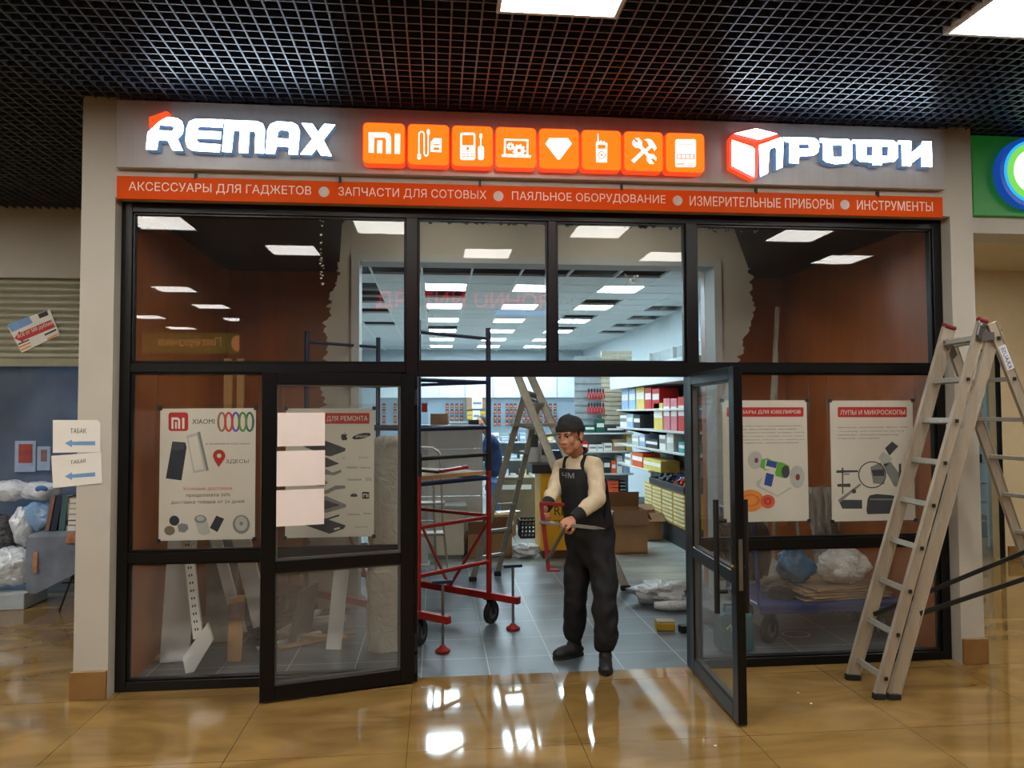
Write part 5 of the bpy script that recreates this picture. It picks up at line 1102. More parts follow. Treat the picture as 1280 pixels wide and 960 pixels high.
fuse('jeans', mat('blue_jeans', (58, 96, 140), .8, var=.15), bp, [skin_mesh({'pelv': (V((zf.x, YP, pz)), .13, .15), 'hipN': (V((zf.x-.02, YP-.1, pz-.12)), .095), 'knN': (V((zf.x-.03, YP-.12, .50)), .075), 'anN': (V((zf.x, YP-.12, .09)), .065), 'hipF': (V((zf.x+.02, YP+.1, pz-.12)), .095), 'knF': (V((zf.x+.03, YP+.12, .50)), .075), 'anF': (V((zf.x+.07, YP+.12, .09)), .065)}, [('pelv', 'hipN'), ('hipN', 'knN'), ('knN', 'anN'), ('pelv', 'hipF'), ('hipF', 'knF'), ('knF', 'anF')])], [], .014, 3, disp=.02, dscale=.1)
for dx, dy in ((0, -.12), (.07, .12)):
    b = MB(); b.ell((zf.x+dx-.05, YP+dy, .045), (.14, .05, .045), 16, 10); b.build('shoe', M_shoe, bp, smooth=True)
# ================================================================== GOODS IN THE RIGHT WINDOW
M_bl2 = mat('blue_cart_paint', (28, 52, 116), .4, var=.12)
ct = thing('platform_cart', 'low blue platform cart on casters behind the right window', 'cart', (2.9, .75, 0))
b = MB(); b.box(2.36, 3.50, .40, 1.08, .262, .300); b.box(2.36, 3.50, .40, .43, .235, .262); b.build('deck', M_bl2, ct, bev=.006)
b = MB(); b.tube([(2.37, .44, .29), (2.32, .44, .95), (2.32, 1.04, .95), (2.37, 1.04, .29)], .016, 10); b.build('push_handle', M_bl2, ct, smooth=True)
for x, y, a in ((2.47, .50, .6), (3.36, .52, 1.2), (2.47, .98, .4), (3.36, .98, 2.0)): caster(ct, V((x, y, 0)), .10, a, .04)
tb = thing('canister', 'teal plastic canister with white lettering on the floor beside the cart', 'canister', (2.17, .40, 0))
b = MB(); b.box(2.03, 2.27, .30, .50, .002, .27); b.build('body', mat('teal_plastic', (18, 92, 104), .4, var=.08), tb, bev=.022, seg=3)
b = MB(); b.tube([(2.08, .40, .26), (2.09, .40, .315), (2.21, .40, .315), (2.22, .40, .26)], .012, 8); b.build('handle', mat('teal_plastic', (18, 92, 104), .4), tb, smooth=True)
b = MB(); b.lathe((2.25, .40, .268), [(.022, 0), (.022, .03), (.018, .034)], 14); b.build('cap', M_blackp, tb, smooth=True)
b = MB(); b.tube([(2.06, .298, .17), (2.09, .298, .20), (2.10, .298, .15), (2.13, .298, .19), (2.15, .298, .14)], .006, 6); b.build('lettering', M_paper, tb)
# jacket hung over the cart handle
b = MB()
def jk(u, v):
    a = 2*PI*u; z = .96-.50*v; w = .155+.03*v; return (2.28+w*math.cos(a)*(.75+.25*v)+.03*noise.noise(V((u*7, v*4, 3))), .60+(.075+.02*v)*math.sin(a)+.02*noise.noise(V((math.cos(a)*3, math.sin(a)*3, v*5))), z+.02*noise.noise(V((math.cos(a)*4, 2, 1)))*v)
b.sheet(jk, 40, 18, .008); jt = thing('jacket', 'dark brown work jacket hanging over the handle of the blue cart', 'jacket', (2.28, .6, .4)); M_jk = mat('dark_brown_cloth', (62, 46, 36), .9, var=.2, bump=.2); b.build('body', M_jk, jt, smooth=True)
for s, x in ((-1, 2.15), (1, 2.42)):
    b = MB(); b.tube([(x-s*.02, .57, .93), (x+s*.02, .54, .80), (x+s*.03, .52, .62), (x+s*.01, .52, .50)], [.045, .055, .05, .042], 12); b.build('sleeve', M_jk, jt, smooth=True)
b = MB(); b.lathe((2.62, .62, .302), [(.085, 0), (.092, .03), (.075, .065), (.03, .078)], 22, sx=1.1); tag(b.build('cap', mat('black_cloth', (20, 20, 22), .9), smooth=True), 'black cloth cap lying on the blue cart', 'cap')
M_cardw = mat('wrapped_cardboard', (168, 140, 104), .35, var=.12, scale=8, bump=.4)
for i in range(5):
    b = MB(); dx = .03*math.sin(i*2.1); b.obox((3.06+dx, .74, .312+i*.019), (.74-.03*i, .52, .014), (0, .01*math.sin(i), .12+.06*math.sin(i*1.7))); tag(b.build('cardboard_sheet', M_cardw, bev=.003), 'flat wrapped cardboard sheet on the blue cart, %s of five' % ('lowest', 'second from below', 'middle', 'second from the top', 'topmost')[i], 'cardboard', 'cardboard sheets on the cart')
def lump(name, label, cat, c, r, m, amp=.25, fr=2.6, seed=0, n=40, mm=28, R=None, parent=None):
    b = MB(); b.ell(c, r, n*2, mm*2, R, amp*.7, fr*.8, seed); b2 = MB(); s_ = V((seed, 0, 0)); b2.v = [p+(p-V(c))*(.16*(abs(noise.noise((p-V(c))*9+s_))-.15)+.10*(abs(noise.noise((p-V(c))*24+s_))-.15)) for p in b.v]; b2.f = b.f; b2.mi = b.mi
    if not parent:
        zc = c[2]; lo = min(p.z for p in b2.v)
        base = zc-r[2]
        b2.v = [V((p.x, p.y, max(p.z, base))) for p in b2.v]
    o = b2.build(name, m, parent, smooth=True)
    return tag(o, label, cat) if cat else o
M_film = film('clear_bubble_wrap', (244, 243, 240), .95, .2, 22, 1.0)
lump('bubble_wrap', 'white ball of crumpled bubble wrap on top of the blue cart', 'bubble wrap', (3.12, .62, .535), (.18, .15, .135), M_film, .35, 2.2, 3)
lump('plastic_bag', 'crumpled blue and green plastic bag left of the bubble wrap on the cart', 'bag', (2.79, .72, .52), (.135, .09, .12), mat('blue_green_film', (24, 96, 140), .25, var=.7, scale=6), .5, 2.4, 8, R=Matrix.Rotation(.5, 3, 'Y'))
lump('plastic_bag', 'clear crumpled plastic bag beside the jacket on the cart', 'bag', (2.63, .86, .42), (.17, .12, .12), film('clear_bag', (205, 200, 188), .6, .2, 14, 1.0), .4, 2.3, 12)
b = MB(); a = V((3.33, 0, 0)); b.sheet(lambda u, v: (a.x-.05+.16*u, .96+.08*math.sin(u*2.5), .302+.34*v*(1-.5*(1-u))+.05*math.sin(u*PI)*v), 12, 6, .008); tag(b.build('curved_board', M_brown), 'curved brown board standing behind the bubble wrap', 'board')
p0 = V((3.38, 1.2, .3)); b = MB(); b.sheet(lambda u, v: (p0.x-.13+.24*u+.03*noise.noise(V((u*5, v*6, 2)))-.06*v, 1.20+.05*noise.noise(V((u*6, v*8, 7)))+.1*v, .004+1.06*v), 14, 30, .03); tag(b.build('bubble_wrap_sheet', film('grey_bubble_film', (176, 172, 164), .95, .25, 30, 1.0), smooth=True), 'upright panel in bubble wrap leaning behind the magnifier poster', 'panel')
for i, (t0, f0, w) in enumerate((((972, 384), (952, 742), .035), ((971, 440), (966, 735), .022), ((984, 520), (1004, 735), .022))):
    Yt = 1.72; b = MB(); b.bar(PY(f0[0], f0[1], 1.35)+V((0, 0, 0)), PY(t0[0], t0[1], Yt), w, .02, up=(0, 1, 0)); o = b.build('metal_profile', M_alu2); q = min(v.co.z for v in o.data.vertices)
    tag(o, ['tall aluminium profile leaning on the brown wall, reaching into the upper pane', 'thin aluminium profile leaning just right of the tall one', 'short thin aluminium profile leaning behind the jewellery poster'][i], 'profile')
# heap of film, sponge and block just inside the right door
M_film2 = film('grey_white_film', (206, 208, 206), .9, .22, 16, 1.0)
lump('film_heap', 'crumpled heap of whitish plastic film on the grey tiles by the right door', 'plastic film', (2.02, 1.75, .10), (.25, .18, .10), M_film2, .45, 2.2, 4)
b = MB(); b.tube([(1.88, 1.48, .045), (2.0, 1.43, .05), (2.14, 1.45, .045), (2.26, 1.52, .04)], [.03, .045, .042, .03], 14); tag(b.build('wrapped_roll', M_film2, smooth=True), 'short film-wrapped roll lying in front of the plastic heap', 'roll')
sp = PZ(833, 789, 0); b = MB(); b.obox((sp.x, sp.y+.04, .033), (.145, .10, .06), (0, 0, -.1)); o = b.build('tile_sponge', mat('yellow_foam', (196, 150, 30), .8, bump=.3), bev=.006); tag(o, 'yellow sponge float lying on the grey tiles beside the right door', 'sponge')
b = MB(); b.obox((sp.x, sp.y+.04, .07), (.14, .095, .014), (0, 0, -.1)); b.build('pad', mat('beige_foam', (170, 160, 130), .9), o)
b = MB(); b.obox((PZ(858, 792, 0).x, PZ(858, 792, 0).y+.03, .03), (.09, .07, .058), (0, 0, .1)); tag(b.build('black_block', M_blackp, bev=.004), 'small black block at the foot of the right door post', 'block')
b = MB(); b.obox((2.33, 1.15, .062), (.32, .3, .12), (0, 0, .3)); tag(b.build('grey_slab', mat('grey_foam', (120, 122, 120), .7), bev=.01), 'grey slab on the floor seen through the open right door', 'slab')
# ================================================================== INSIDE THE SHOP
def cbox(name, label, cat, x0, x1, y0, y1, z0, z1, m, group=None, bev=.003, band=None, rz=0):
    b = MB(); c = V(((x0+x1)/2, (y0+y1)/2, (z0+z1)/2)); b.obox(c, (abs(x1-x0), abs(y1-y0), z1-z0), (0, 0, rz)); o = b.build(name, m, bev=bev)
    if band:
        k = MB(); k.obox(c+V((0, -(y1-y0)/2-.001, (z1-z0)*band[1])) if not rz else c+V((0, 0, (z1-z0)*band[1])), (abs(x1-x0)*.8, .002, (z1-z0)*band[2]) if not rz else (abs(x1-x0)+.002, abs(y1-y0)+.002, (z1-z0)*band[2]), (0, 0, rz)); k.build('label', band[0], o)
    return tag(o, label, cat, group)
def pbox(px0, px1, py0, py1, Y): a, e = PY(px0, py1, Y), PY(px1, py0, Y); return a.x, e.x, a.z, e.z
def openbox(label, px0, px1, ytop, ybot, dep, flap, rz=0., group=None):
    f = PZ((px0+px1)/2, ybot, 0); Y = f.y; x0, x1, _, z1 = pbox(px0, px1, ytop, ybot, Y); t_ = thing('cardboard_box', label, 'box', ((x0+x1)/2, Y+dep/2, 0), group); w = .005
    b = MB(); b.box(x0, x1, Y, Y+w, .002, z1); b.box(x0, x1, Y+dep-w, Y+dep, .002, z1); b.box(x0, x0+w, Y+w, Y+dep-w, .002, z1); b.box(x1-w, x1, Y+w, Y+dep-w, .002, z1); b.box(x0, x1, Y, Y+dep, .002, .01); b.build('carton', M_card, t_)
    for s, ang in ((0, flap[0]), (1, flap[1])):
        y = Y if s == 0 else Y+dep; d = V((0, (-1 if s == 0 else 1)*math.sin(ang), math.cos(ang)))*dep*.48
        b = MB(); b.prism([(x0, y, z1), (x1, y, z1), V((x1, y, z1))+d, V((x0, y, z1))+d], (0, w*.8 if s == 0 else -w*.8, 0)); b.build('flap', M_carddk, t_)
    for s, x in ((-1, x0), (1, x1)):
        d = V((s*.45, 0, -.85))*dep*.36; b = MB(); b.prism([(x, Y, z1), (x, Y+dep, z1), V((x, Y+dep, z1))+d, V((x, Y, z1))+d], (-s*w*.8, 0, 0)); b.build('flap', M_card, t_)
    return t_
openbox('open cardboard box on the floor between scaffold and ladder', 585, 640, 667, 697, .33, (.25, -.1))
openbox('tall open cardboard box on the pale floor behind the worker', 768, 809, 638, 692, .40, (2.6, -.15))
openbox('smaller cardboard box right of the tall open box', 807, 828, 641, 676, .34, (2.2, 1.2))
cbox('carton', 'closed brown carton standing behind the ladder with papers on it', 'box', *pbox(622, 669, 596, 652, 6.6)[:2], 6.6, 7.1, .002, .72, mat('olive_cardboard', (118, 100, 72), .8), band=(M_paper, .30, .10))
cbox('carton', 'low carton with white papers before the tall carton behind the ladder', 'box', *pbox(618, 645, 640, 668, 5.6)[:2], 5.6, 6.0, .002, .30, M_card, band=(M_paper, .1, .2))
for i in range(3): b = MB(); b.obox((PY(630, 600, 5.8).x+.05*i, 5.8, .304+.006*i), (.22, .16, .005), (0, 0, .3*i)); tag(b.build('paper_stack', M_paper), ['lowest', 'middle', 'topmost'][i]+' loose white leaflet on the low carton behind the ladder', 'leaflet')
# white gondola shelving behind the scaffold
GY_ = 4.35; gx0, gx1, _, gz = pbox(524, 600, 531, 690, GY_)
gd = thing('shelf_unit', 'white steel shelving unit standing behind the scaffold', 'shelving', ((gx0+gx1)/2, GY_+.25, 0)); M_gond = mat('white_steel_shelf', (196, 198, 194), .45, var=.03)
for i in range(5):
    z0_ = .12+i*(gz-.12)/5; b = MB(); b.box(gx0, gx1, GY_, GY_+.02, z0_+.004, z0_+(gz-.12)/5-.004); b.build('back_panel', M_gond, gd, bev=.002)
for x in (gx0-.03, gx1): b = MB(); b.box(x, x+.03, GY_, GY_+.07, 0.002, gz+.02); b.build('upright', M_gond, gd)
b = MB(); b.box(gx0, gx1, GY_, GY_+.5, .002, .12); b.build('base', M_gond, gd)
for z in (.55, .95, gz): b = MB(); b.box(gx0, gx1, GY_+.02, GY_+.45, z-.03, z); b.build('shelf', M_gond, gd)
cbox('carton', 'small brown carton lying on top of the white shelving unit', 'box', *pbox(538, 560, 514, 530, 4.6)[:2], 4.5, 4.75, gz+.001, gz+.14, M_card)
cbox('carton', 'flat white carton on top of the white shelving unit', 'box', *pbox(562, 585, 520, 530, 4.6)[:2], 4.5, 4.75, gz+.001, gz+.035, M_white)
cbox('black_case', 'small black case at the end of the shelving unit top', 'case', *pbox(586, 598, 520, 530, 4.6)[:2], 4.5, 4.7, gz+.001, gz+.06, M_blackp)
cx0, cx1, _, cz = pbox(543, 580, 634, 692, 4.0)
cbn = thing('cabinet', 'plain cream cabinet on the floor before the white shelving unit', 'cabinet', ((cx0+cx1)/2, 4.1, 0)); M_crc = mat('cream_laminate', (206, 198, 178), .5, var=.03)
b = MB(); b.box(cx0, cx1, 3.98, 4.30, .05, cz); b.build('body', M_crc, cbn, bev=.004); b = MB(); b.box(cx0-.02, cx1+.03, 3.95, 4.32, cz, cz+.03); b.build('top', M_gond, cbn, bev=.003); b = MB(); b.box(cx0+.03, cx1-.03, 4.0, 4.28, .002, .05); b.build('plinth', M_gr2, cbn)
ax0, ax1, az0, az1 = pbox(526, 535, 501, 640, 3.7)
asx = thing('sign_stand', 'clear upright stand with a small red card beside the scaffold post', 'sign stand', (ax0, 3.7, 0))
b = MB(); b.box(ax0, ax1, 3.7, 3.71, .3, az1); b.build('panel', M_acr, asx); b = MB(); b.box(ax0-.02, ax1+.02, 3.6, 3.85, .002, .02); b.box(ax0, ax1, 3.7, 3.72, .02, .3); b.build('base', M_gond, asx); c_ = pbox(527, 534, 504, 515, 3.695); b = MB(); b.box(c_[0], c_[1], 3.69, 3.695, c_[2], c_[3]); b.build('card', mat('red_card', (190, 60, 50), .6), asx)
# back display wall: white fascia over pegboard with hanging packs
DW = 13.0; zf0, zf1 = PY(600, 497, DW).z, PY(600, 468, DW).z+.25
dw = thing('display_wall', 'long white display wall with grey pegboard across the back of the shop', 'display wall', (1.2, DW, 0))
xs_ = [PY(x, 490, DW).x for x in (470, 510, 549, 581, 616, 650, 696, 740, 780)]
for a, e in zip(xs_, xs_[1:]): b = MB(); b.box(a+.008, e-.008, DW-.02, DW+.35, zf0, zf1); b.build('fascia_panel', mat('white_fascia', (214, 222, 224), .5, var=.02), dw)
b = MB(); b.box(xs_[0], xs_[-1], DW+.05, DW+.1, .1, zf0); b.build('pegboard', mat('blue_grey_pegboard', (136, 152, 164), .6, var=.1, scale=40), dw)
b = MB(); b.box(xs_[0], xs_[-1], DW-.35, DW+.05, .002, .18); b.build('base', M_gond, dw)
for z in (.55, 1.0): b = MB(); b.box(xs_[0], xs_[-1], DW-.3, DW+.05, z, z+.03); b.build('shelf', M_gond, dw)
pk = None; rr_ = random.Random(3)
for gx in (478, 492, 557, 563, 569, 575, 617, 622, 632, 637, 642, 653, 658, 663, 669, 674, 680, 686, 692):
    for k, y in enumerate((507, 514, 522, 529)):
        p = PY(gx+2, y, DW-.02)
        if pk is None:
            pk = thing('blister_pack', 'small orange and black blister pack hanging on the back pegboard', 'blister pack', p, 'blister packs on the back pegboard'); b = MB(); b.box(p.x-.035, p.x+.035, p.y, p.y+.004, p.z-.06, p.z+.05); b.build('backing_card', mat('dark_card', (62, 50, 52), .6), pk); b = MB(); b.box(p.x-.026, p.x+.026, p.y-.012, p.y, p.z-.045, p.z+.01); b.build('blister', mat('orange_pack', (196, 108, 74), .4), pk)
        else: copy_tree(pk, p)
M_pyl = mat('yellow_carton', (206, 164, 40), .6)
for i, (x0_, x1_, y0_, y1_, m, lb) in enumerate(((583, 590, 498, 512, M_card, 'brown carton on the back wall left of the white print card'), (590, 603, 497, 511, M_paper, 'white card with a small print on the back wall'), (603, 608, 499, 510, M_card, 'narrow brown carton right of the white print card'), (584, 591, 514, 524, M_pyl, 'yellow carton under the brown one on the back wall'), (591, 600, 513, 527, M_paper, 'white carton between two yellow ones on the back wall'), (600, 607, 514, 524, M_pyl, 'yellow carton nearest the bending person'))):
    a = pbox(x0_, x1_, y0_, y1_, DW-.3); cbox('product_carton', lb, 'carton', a[0], a[1], DW-.28, DW-.03, a[2], a[3], m, 'cartons on the back display wall', band=(M_gr2, 0, .2))
# yellow counter with black top behind the worker, lettered
KY = 3.85; kx0, kx1, kz0, kz1 = pbox(676, 742, 591, 690, KY)
kt = thing('counter', 'yellow counter with a black top and dark lettering behind the worker', 'counter', ((kx0+kx1)/2, KY+.25, 0)); M_yel = mat('yellow_laminate', (226, 166, 18), .45, var=.04)
b = MB(); b.box(kx0, kx1, KY, KY+.5, .10, kz1); b.build('body', M_yel, kt, bev=.004); b = MB(); b.box(kx0-.10, kx1+.02, KY-.03, KY+.53, kz1, kz1+.11); b.build('top', mat('dark_counter_top', (44, 38, 32), .4), kt, bev=.006); b = MB(); b.box(kx0+.03, kx1-.02, KY+.03, KY+.45, .002, .10); b.build('plinth', mat('brown_plinth', (96, 62, 40), .6), kt)
b = MB(); a, e = PY(693, 644, KY), PY(741, 632, KY); text(b, 'REMAX', (a.x, KY-.0005, a.z), (e.x-a.x, 0, 0), (0, 0, e.z-a.z), (0, -.002, 0)); a, e = PY(693, 655, KY), PY(735, 649, KY); text(b, 'ПРОФИ', (a.x, KY-.0005, a.z), (e.x-a.x, 0, 0), (0, 0, e.z-a.z), (0, -.002, 0)); b.build('lettering', M_ink, kt)
kz = kz1+.112
for i, (x0_, x1_, y0_, m, lb, nm, cat, Y_) in enumerate(((660, 674, 533, M_white, 'white device box with dark print on the counter behind the ladder', 'device_box', 'box', 4.12), (676, 688, 556, M_gr3, 'grey box on the counter behind the ladder', 'device_box', 'box', 4.0), (690, 706, 563, mat('blue_tool_case', (30, 60, 120), .4), 'blue tool case on the counter beside the worker', 'tool_case', 'case', 4.05))):
    a = pbox(x0_, x1_, y0_, 575, Y_); cbox(nm, lb, cat, a[0], a[1], Y_, Y_+.18, kz, max(kz+.08, a[3]), m, band=(M_gr1, .1, .35))
lump('work_clothes', 'dark blue bundle of work clothes on the counter behind the long profiles', 'clothes', (PY(684, 560, 4.25).x, 4.28, kz+.07), (.15, .11, .07), mat('navy_cloth', (24, 34, 66), .9, var=.3, bump=.3), .4, 2.4, 21)
# black crate, film on the floor
cr = PZ(664, 673, 0); crt = thing('plastic_crate', 'black slatted plastic crate on the pale floor beside the yellow counter', 'crate', cr); w, dp, h_ = .30, .32, .24; x0_, y0_ = cr.x-w/2, cr.y
for (xa, xb, ya, yb) in ((x0_, x0_+w, y0_, y0_+.015), (x0_, x0_+w, y0_+dp-.015, y0_+dp), (x0_, x0_+.015, y0_, y0_+dp), (x0_+w-.015, x0_+w, y0_, y0_+dp)):
    b = MB()
    for k in range(5): b.box(xa, xb, ya, yb, .01+k*.054, .03+k*.054)
    n_ = 6
    for k in range(n_+1):
        fx_ = k/n_; cx_, cy_ = xa+(xb-xa)*fx_, ya+(yb-ya)*fx_
        if xb-xa > .1: b.box(max(xa, cx_-.008), min(xb, cx_+.008), ya, yb, .01, h_)
        else: b.box(xa, xb, max(ya, cy_-.008), min(yb, cy_+.008), .01, h_)
    b.build('side', M_blackp, crt)
b = MB(); b.box(x0_, x0_+w, y0_, y0_+dp, .002, .012); b.build('base', M_blackp, crt)
lump('film_heap', 'loose crumpled clear film on the pale floor beside the carton and counter', 'plastic film', (PZ(656, 697, 0).x, PZ(658, 697, 0).y+.02, .08), (.15, .13, .08), M_film2, .5, 2.6, 17)
# shelving across the back at the right: slatwall, shelves, goods
SYB = 8.2
sx0, sx1 = PY(724, 560, SYB).x, PY(792, 560, SYB).x
sw2 = thing('shelf_unit', 'white wall shelving with beige slatwall facing the door at the right back', 'shelving', ((sx0+sx1)/2, SYB+.3, 0))
b = MB(); b.box(sx0, sx1, SYB+.40, SYB+.43, .1, 2.75); b.build('back_panel', mat('grey_back_panel', (150, 158, 160), .6), sw2)
M_slat = mat('beige_slatwall', (206, 194, 168), .55)
a0, a1 = PY(752, 480, SYB+.36).x, PY(790, 480, SYB+.36).x
for k in range(16): b = MB(); zz = 1.50+k*.085; b.box(a0, a1, SYB+.36, SYB+.40, zz, zz+.072); b.build('slat', M_slat, sw2)
for k in range(9): b = MB(); zz = 1.60+k*.13; b.box(sx0, a0-.02, SYB+.37, SYB+.385, zz, zz+.008); b.build('rail', M_gr2, sw2)
zs = [PY(750, y, SYB).z for y in (541, 564, 592, 628)]
for z in zs: b = MB(); b.box(sx0, sx1, SYB, SYB+.4, z-.03, z); b.build('shelf', M_gond, sw2, bev=.003)
b = MB(); b.box(sx0, sx1, SYB+.05, SYB+.4, .002, max(.05, zs[3]-.03)); b.build('base', M_gond, sw2)
def goods(lst, z, Y, group, dep=.22):
    for (x0_, x1_, ytop, m, lb, nm, cat) in lst:
        a = pbox(x0_, x1_, ytop, 540, Y); cbox(nm, lb, cat, a[0], a[1], Y, Y+dep, z+.001, max(z+.05, a[3]), m, group, band=(M_paper if m is not M_paper and m is not M_white else M_gr2, .05, .3))
M_grn = mat('green_case', (20, 84, 66), .45); M_org = mat('orange_pack2', (214, 84, 40), .5); M_lbl = mat('pale_blue_pack', (150, 178, 206), .5); M_dk = mat('dark_pack', (40, 42, 46), .5); M_pink = mat('pink_red_pack', (206, 120, 128), .4, var=.15, scale=8); M_redp = mat('red_pack', (196, 36, 34), .45); M_yp = mat('pale_yellow_pack', (214, 190, 96), .5)
goods([(730, 744, 531, M_grn, 'long green tool case on the top shelf beside the worker\'s head', 'tool_case', 'case'), (745, 756, 524, M_grn, 'tall green tool case on the top shelf under the red pliers', 'tool_case', 'case'), (757, 782, 533, M_dk, 'flat dark carton at the right end of the top shelf', 'carton', 'carton')], zs[0], SYB+.06, 'goods on the top back shelf')
goods([(728, 735, 552, M_redp, 'dark red box on the second shelf beside the worker\'s head', 'product_box', 'box'), (736, 746, 556, M_paper, 'left of three small white boxes on the second shelf', 'product_box', 'box'), (747, 754, 556, M_paper, 'middle of three small white boxes on the second shelf', 'product_box', 'box'), (755, 765, 554, M_paper, 'right of three small white boxes on the second shelf', 'product_box', 'box'), (766, 782, 549, M_card, 'brown carton on the second shelf right of the white boxes', 'carton', 'carton'), (783, 790, 540, M_yp, 'upright yellow packet at the corner of the second shelf', 'packet', 'packet')], zs[1], SYB+.06, 'goods on the second back shelf')
goods([(754, 763, 573, M_dk, 'dark tool box on the third shelf beside the worker\'s shoulder', 'tool_box', 'box'), (764, 770, 576, M_org, 'orange packet on the third shelf', 'packet', 'packet'), (771, 778, 570, M_paper, 'white carton on the third shelf', 'carton', 'carton'), (779, 787, 565, M_lbl, 'pale blue carton on the third shelf', 'carton', 'carton')], zs[2], SYB+.06, 'goods on the third back shelf')
for k in range(6):
    a = pbox(761, 773, 600, 626, SYB+.06); cbox('parts_bin', ['lowest', 'second from below', 'third from below', 'third from the top', 'second from the top', 'topmost'][k]+' orange bin of the stack on the bottom shelf', 'bin', a[0], a[1], SYB+.06, SYB+.3, zs[3]+.002+k*.062, zs[3]+.058+k*.062, M_org, 'orange bins stacked on the bottom shelf')
    a = pbox(775, 783, 600, 626, SYB+.06); cbox('parts_tray', ['lowest', 'second from below', 'third from below', 'third from the top', 'second from the top', 'topmost'][k]+' dark tray of the stack beside the orange bins', 'tray', a[0], a[1], SYB+.06, SYB+.3, zs[3]+.002+k*.062, zs[3]+.05+k*.062, M_dk, 'dark trays stacked beside the orange bins', band=(M_gr3, 0, .3))
pl = None
for k in range(6):
    for r_, y in ((0, 492), (1, 510)):
        p = PY(736+3.6*k, y, SYB+.25)
        if pl is None:
            pl = thing('pliers', 'red-handled pliers hanging on the wall rails at the right back', 'pliers', p, 'red-handled pliers hanging above the shelves'); b = MB()
            for s in (-1, 1): b.tube([p+V((0, 0, .03)), p+V((s*.022, 0, -.03)), p+V((s*.016, 0, -.10))], [.009, .011, .008], 7)
            b.build('handles', M_redp, pl, smooth=True); b = MB(); b.bar(p+V((0, 0, .02)), p+V((0, 0, .09)), .03, .014, up=(0, 1, 0)); b.build('jaws', M_dk, pl)
        else: copy_tree(pl, p)
# right-hand wall run: shelves seen end on, canopy, goods, yellow drawer cabinets
RX = 3.12
rw = thing('shelf_unit', 'white wall shelving along the right side wall of the shop', 'shelving', (3.5, 6, 0))
b = MB(); b.box(3.78, 3.82, 4.0, 8.0, .1, 2.75); b.build('back_panel', mat('grey_back_panel', (150, 158, 160), .6), rw)
b = MB(); b.box(RX-.05, 3.82, 4.0, 8.15, 2.12, 2.42); b.build('canopy', mat('white_fascia', (214, 222, 224), .5), rw)
RZ = (.86, 1.19, 1.47, 1.77)
for z in RZ: b = MB(); b.box(RX, 3.78, 5.95 if z < .9 else 4.0, 7.9, z-.03, z); b.build('shelf', M_gond, rw, bev=.003)
for y in (4.0, 5.3, 6.6, 7.88):
    b = MB(); b.box(3.72, 3.78, y, y+.03, .1, 2.75); b.build('upright', M_gond, rw)
    for z in RZ[(1 if y < 5.9 else 0):]: b = MB(); b.prism([(RX+.02, y+.03, z-.03), (3.72, y+.03, z-.03), (3.72, y+.03, z-.16), (RX+.25, y+.03, z-.07)], (0, .006, 0)); b.build('bracket', M_blackp, rw)
def rgoods(lst, z, group, dep=.28):
    for (x0_, x1_, ytop, m, lb, nm, cat) in lst:     # front faces on the plane x = RX+.03
        X_ = RX+.03; a, e = PX(x0_, ytop, X_), PX(x1_, ytop, X_); y0_, y1_ = min(a.y, e.y), max(a.y, e.y)
        b = MB(); b.box(X_, X_+dep, y0_+.006, y1_-.006, z+.001, max(z+.05, (a.z+e.z)/2)); o = b.build(nm, m, bev=.003); h = max(z+.05, (a.z+e.z)/2)-z
        k = MB(); lm_ = M_paper if m not in (M_paper, M_white) else M_gr2
        k.box(X_-.002, X_, y0_+.02, max(y1_-.02, y0_+.03), z+h*.45, z+h*.75); k.build('label', lm_, o); tag(o, lb, cat, group)
rgoods([(777, 785, 487, M_lbl, 'left pale blue carton standing on the upper side shelf', 'product_carton', 'carton'), (786, 794, 486, M_lbl, 'right pale blue carton standing on the upper side shelf', 'product_carton', 'carton'), (795, 805, 484, M_yp, 'yellow carton on the upper side shelf right of the blue pair', 'product_carton', 'carton'), (806, 814, 485, M_redp, 'red and white carton on the upper side shelf', 'product_carton', 'carton'), (815, 824, 486, M_redp, 'plain red carton at the near end of the upper side shelf', 'product_carton', 'carton')], RZ[3], 'cartons on the upper side shelf')
rgoods([(775, 783, 519, M_paper, 'white packet farthest along the middle side shelf', 'packet', 'packet'), (784, 791, 518, M_lbl, 'pale blue packet on the middle side shelf', 'packet', 'packet'), (792, 800, 519, M_dk, 'dark packet on the middle side shelf', 'packet', 'packet'), (817, 828, 504, M_yp, 'yellow parts rack on the middle side shelf', 'parts_rack', 'rack'), (829, 837, 498, M_pink, 'left pink blister carton on the middle side shelf', 'product_carton', 'carton'), (838, 846, 498, M_pink, 'right pink blister carton on the middle side shelf', 'product_carton', 'carton'), (847, 858, 496, M_redp, 'tall red carton nearest the door on the middle side shelf', 'product_carton', 'carton')], RZ[2], 'cartons on the middle side shelf')
rgoods([(790, 798, 545, M_gr3, 'light grey packet far along the lower side shelf', 'packet', 'packet'), (799, 806, 543, M_lbl, 'pale blue packet on the lower side shelf', 'packet', 'packet'), (807, 822, 549, M_dk, 'flat dark carton on the lower side shelf', 'carton', 'carton'), (824, 832, 544, M_paper, 'white carton on the lower side shelf', 'carton', 'carton'), (833, 842, 541, M_gr3, 'grey carton on the lower side shelf', 'carton', 'carton'), (848, 857, 553, mat('teal_pack', (60, 150, 150), .5), 'teal carton nearest the door on the lower side shelf', 'carton', 'carton')], RZ[1], 'cartons on the lower side shelf')
rgoods([(781, 788, 568, M_paper, 'white packet at the far end of the lowest side shelf', 'packet', 'packet'), (790, 803, 566, M_org, 'orange tub on the lowest side shelf', 'tub', 'tub'), (804, 826, 574, M_yp, 'long cream carton on the lowest side shelf', 'carton', 'carton')], RZ[0], 'goods on the lowest side shelf')
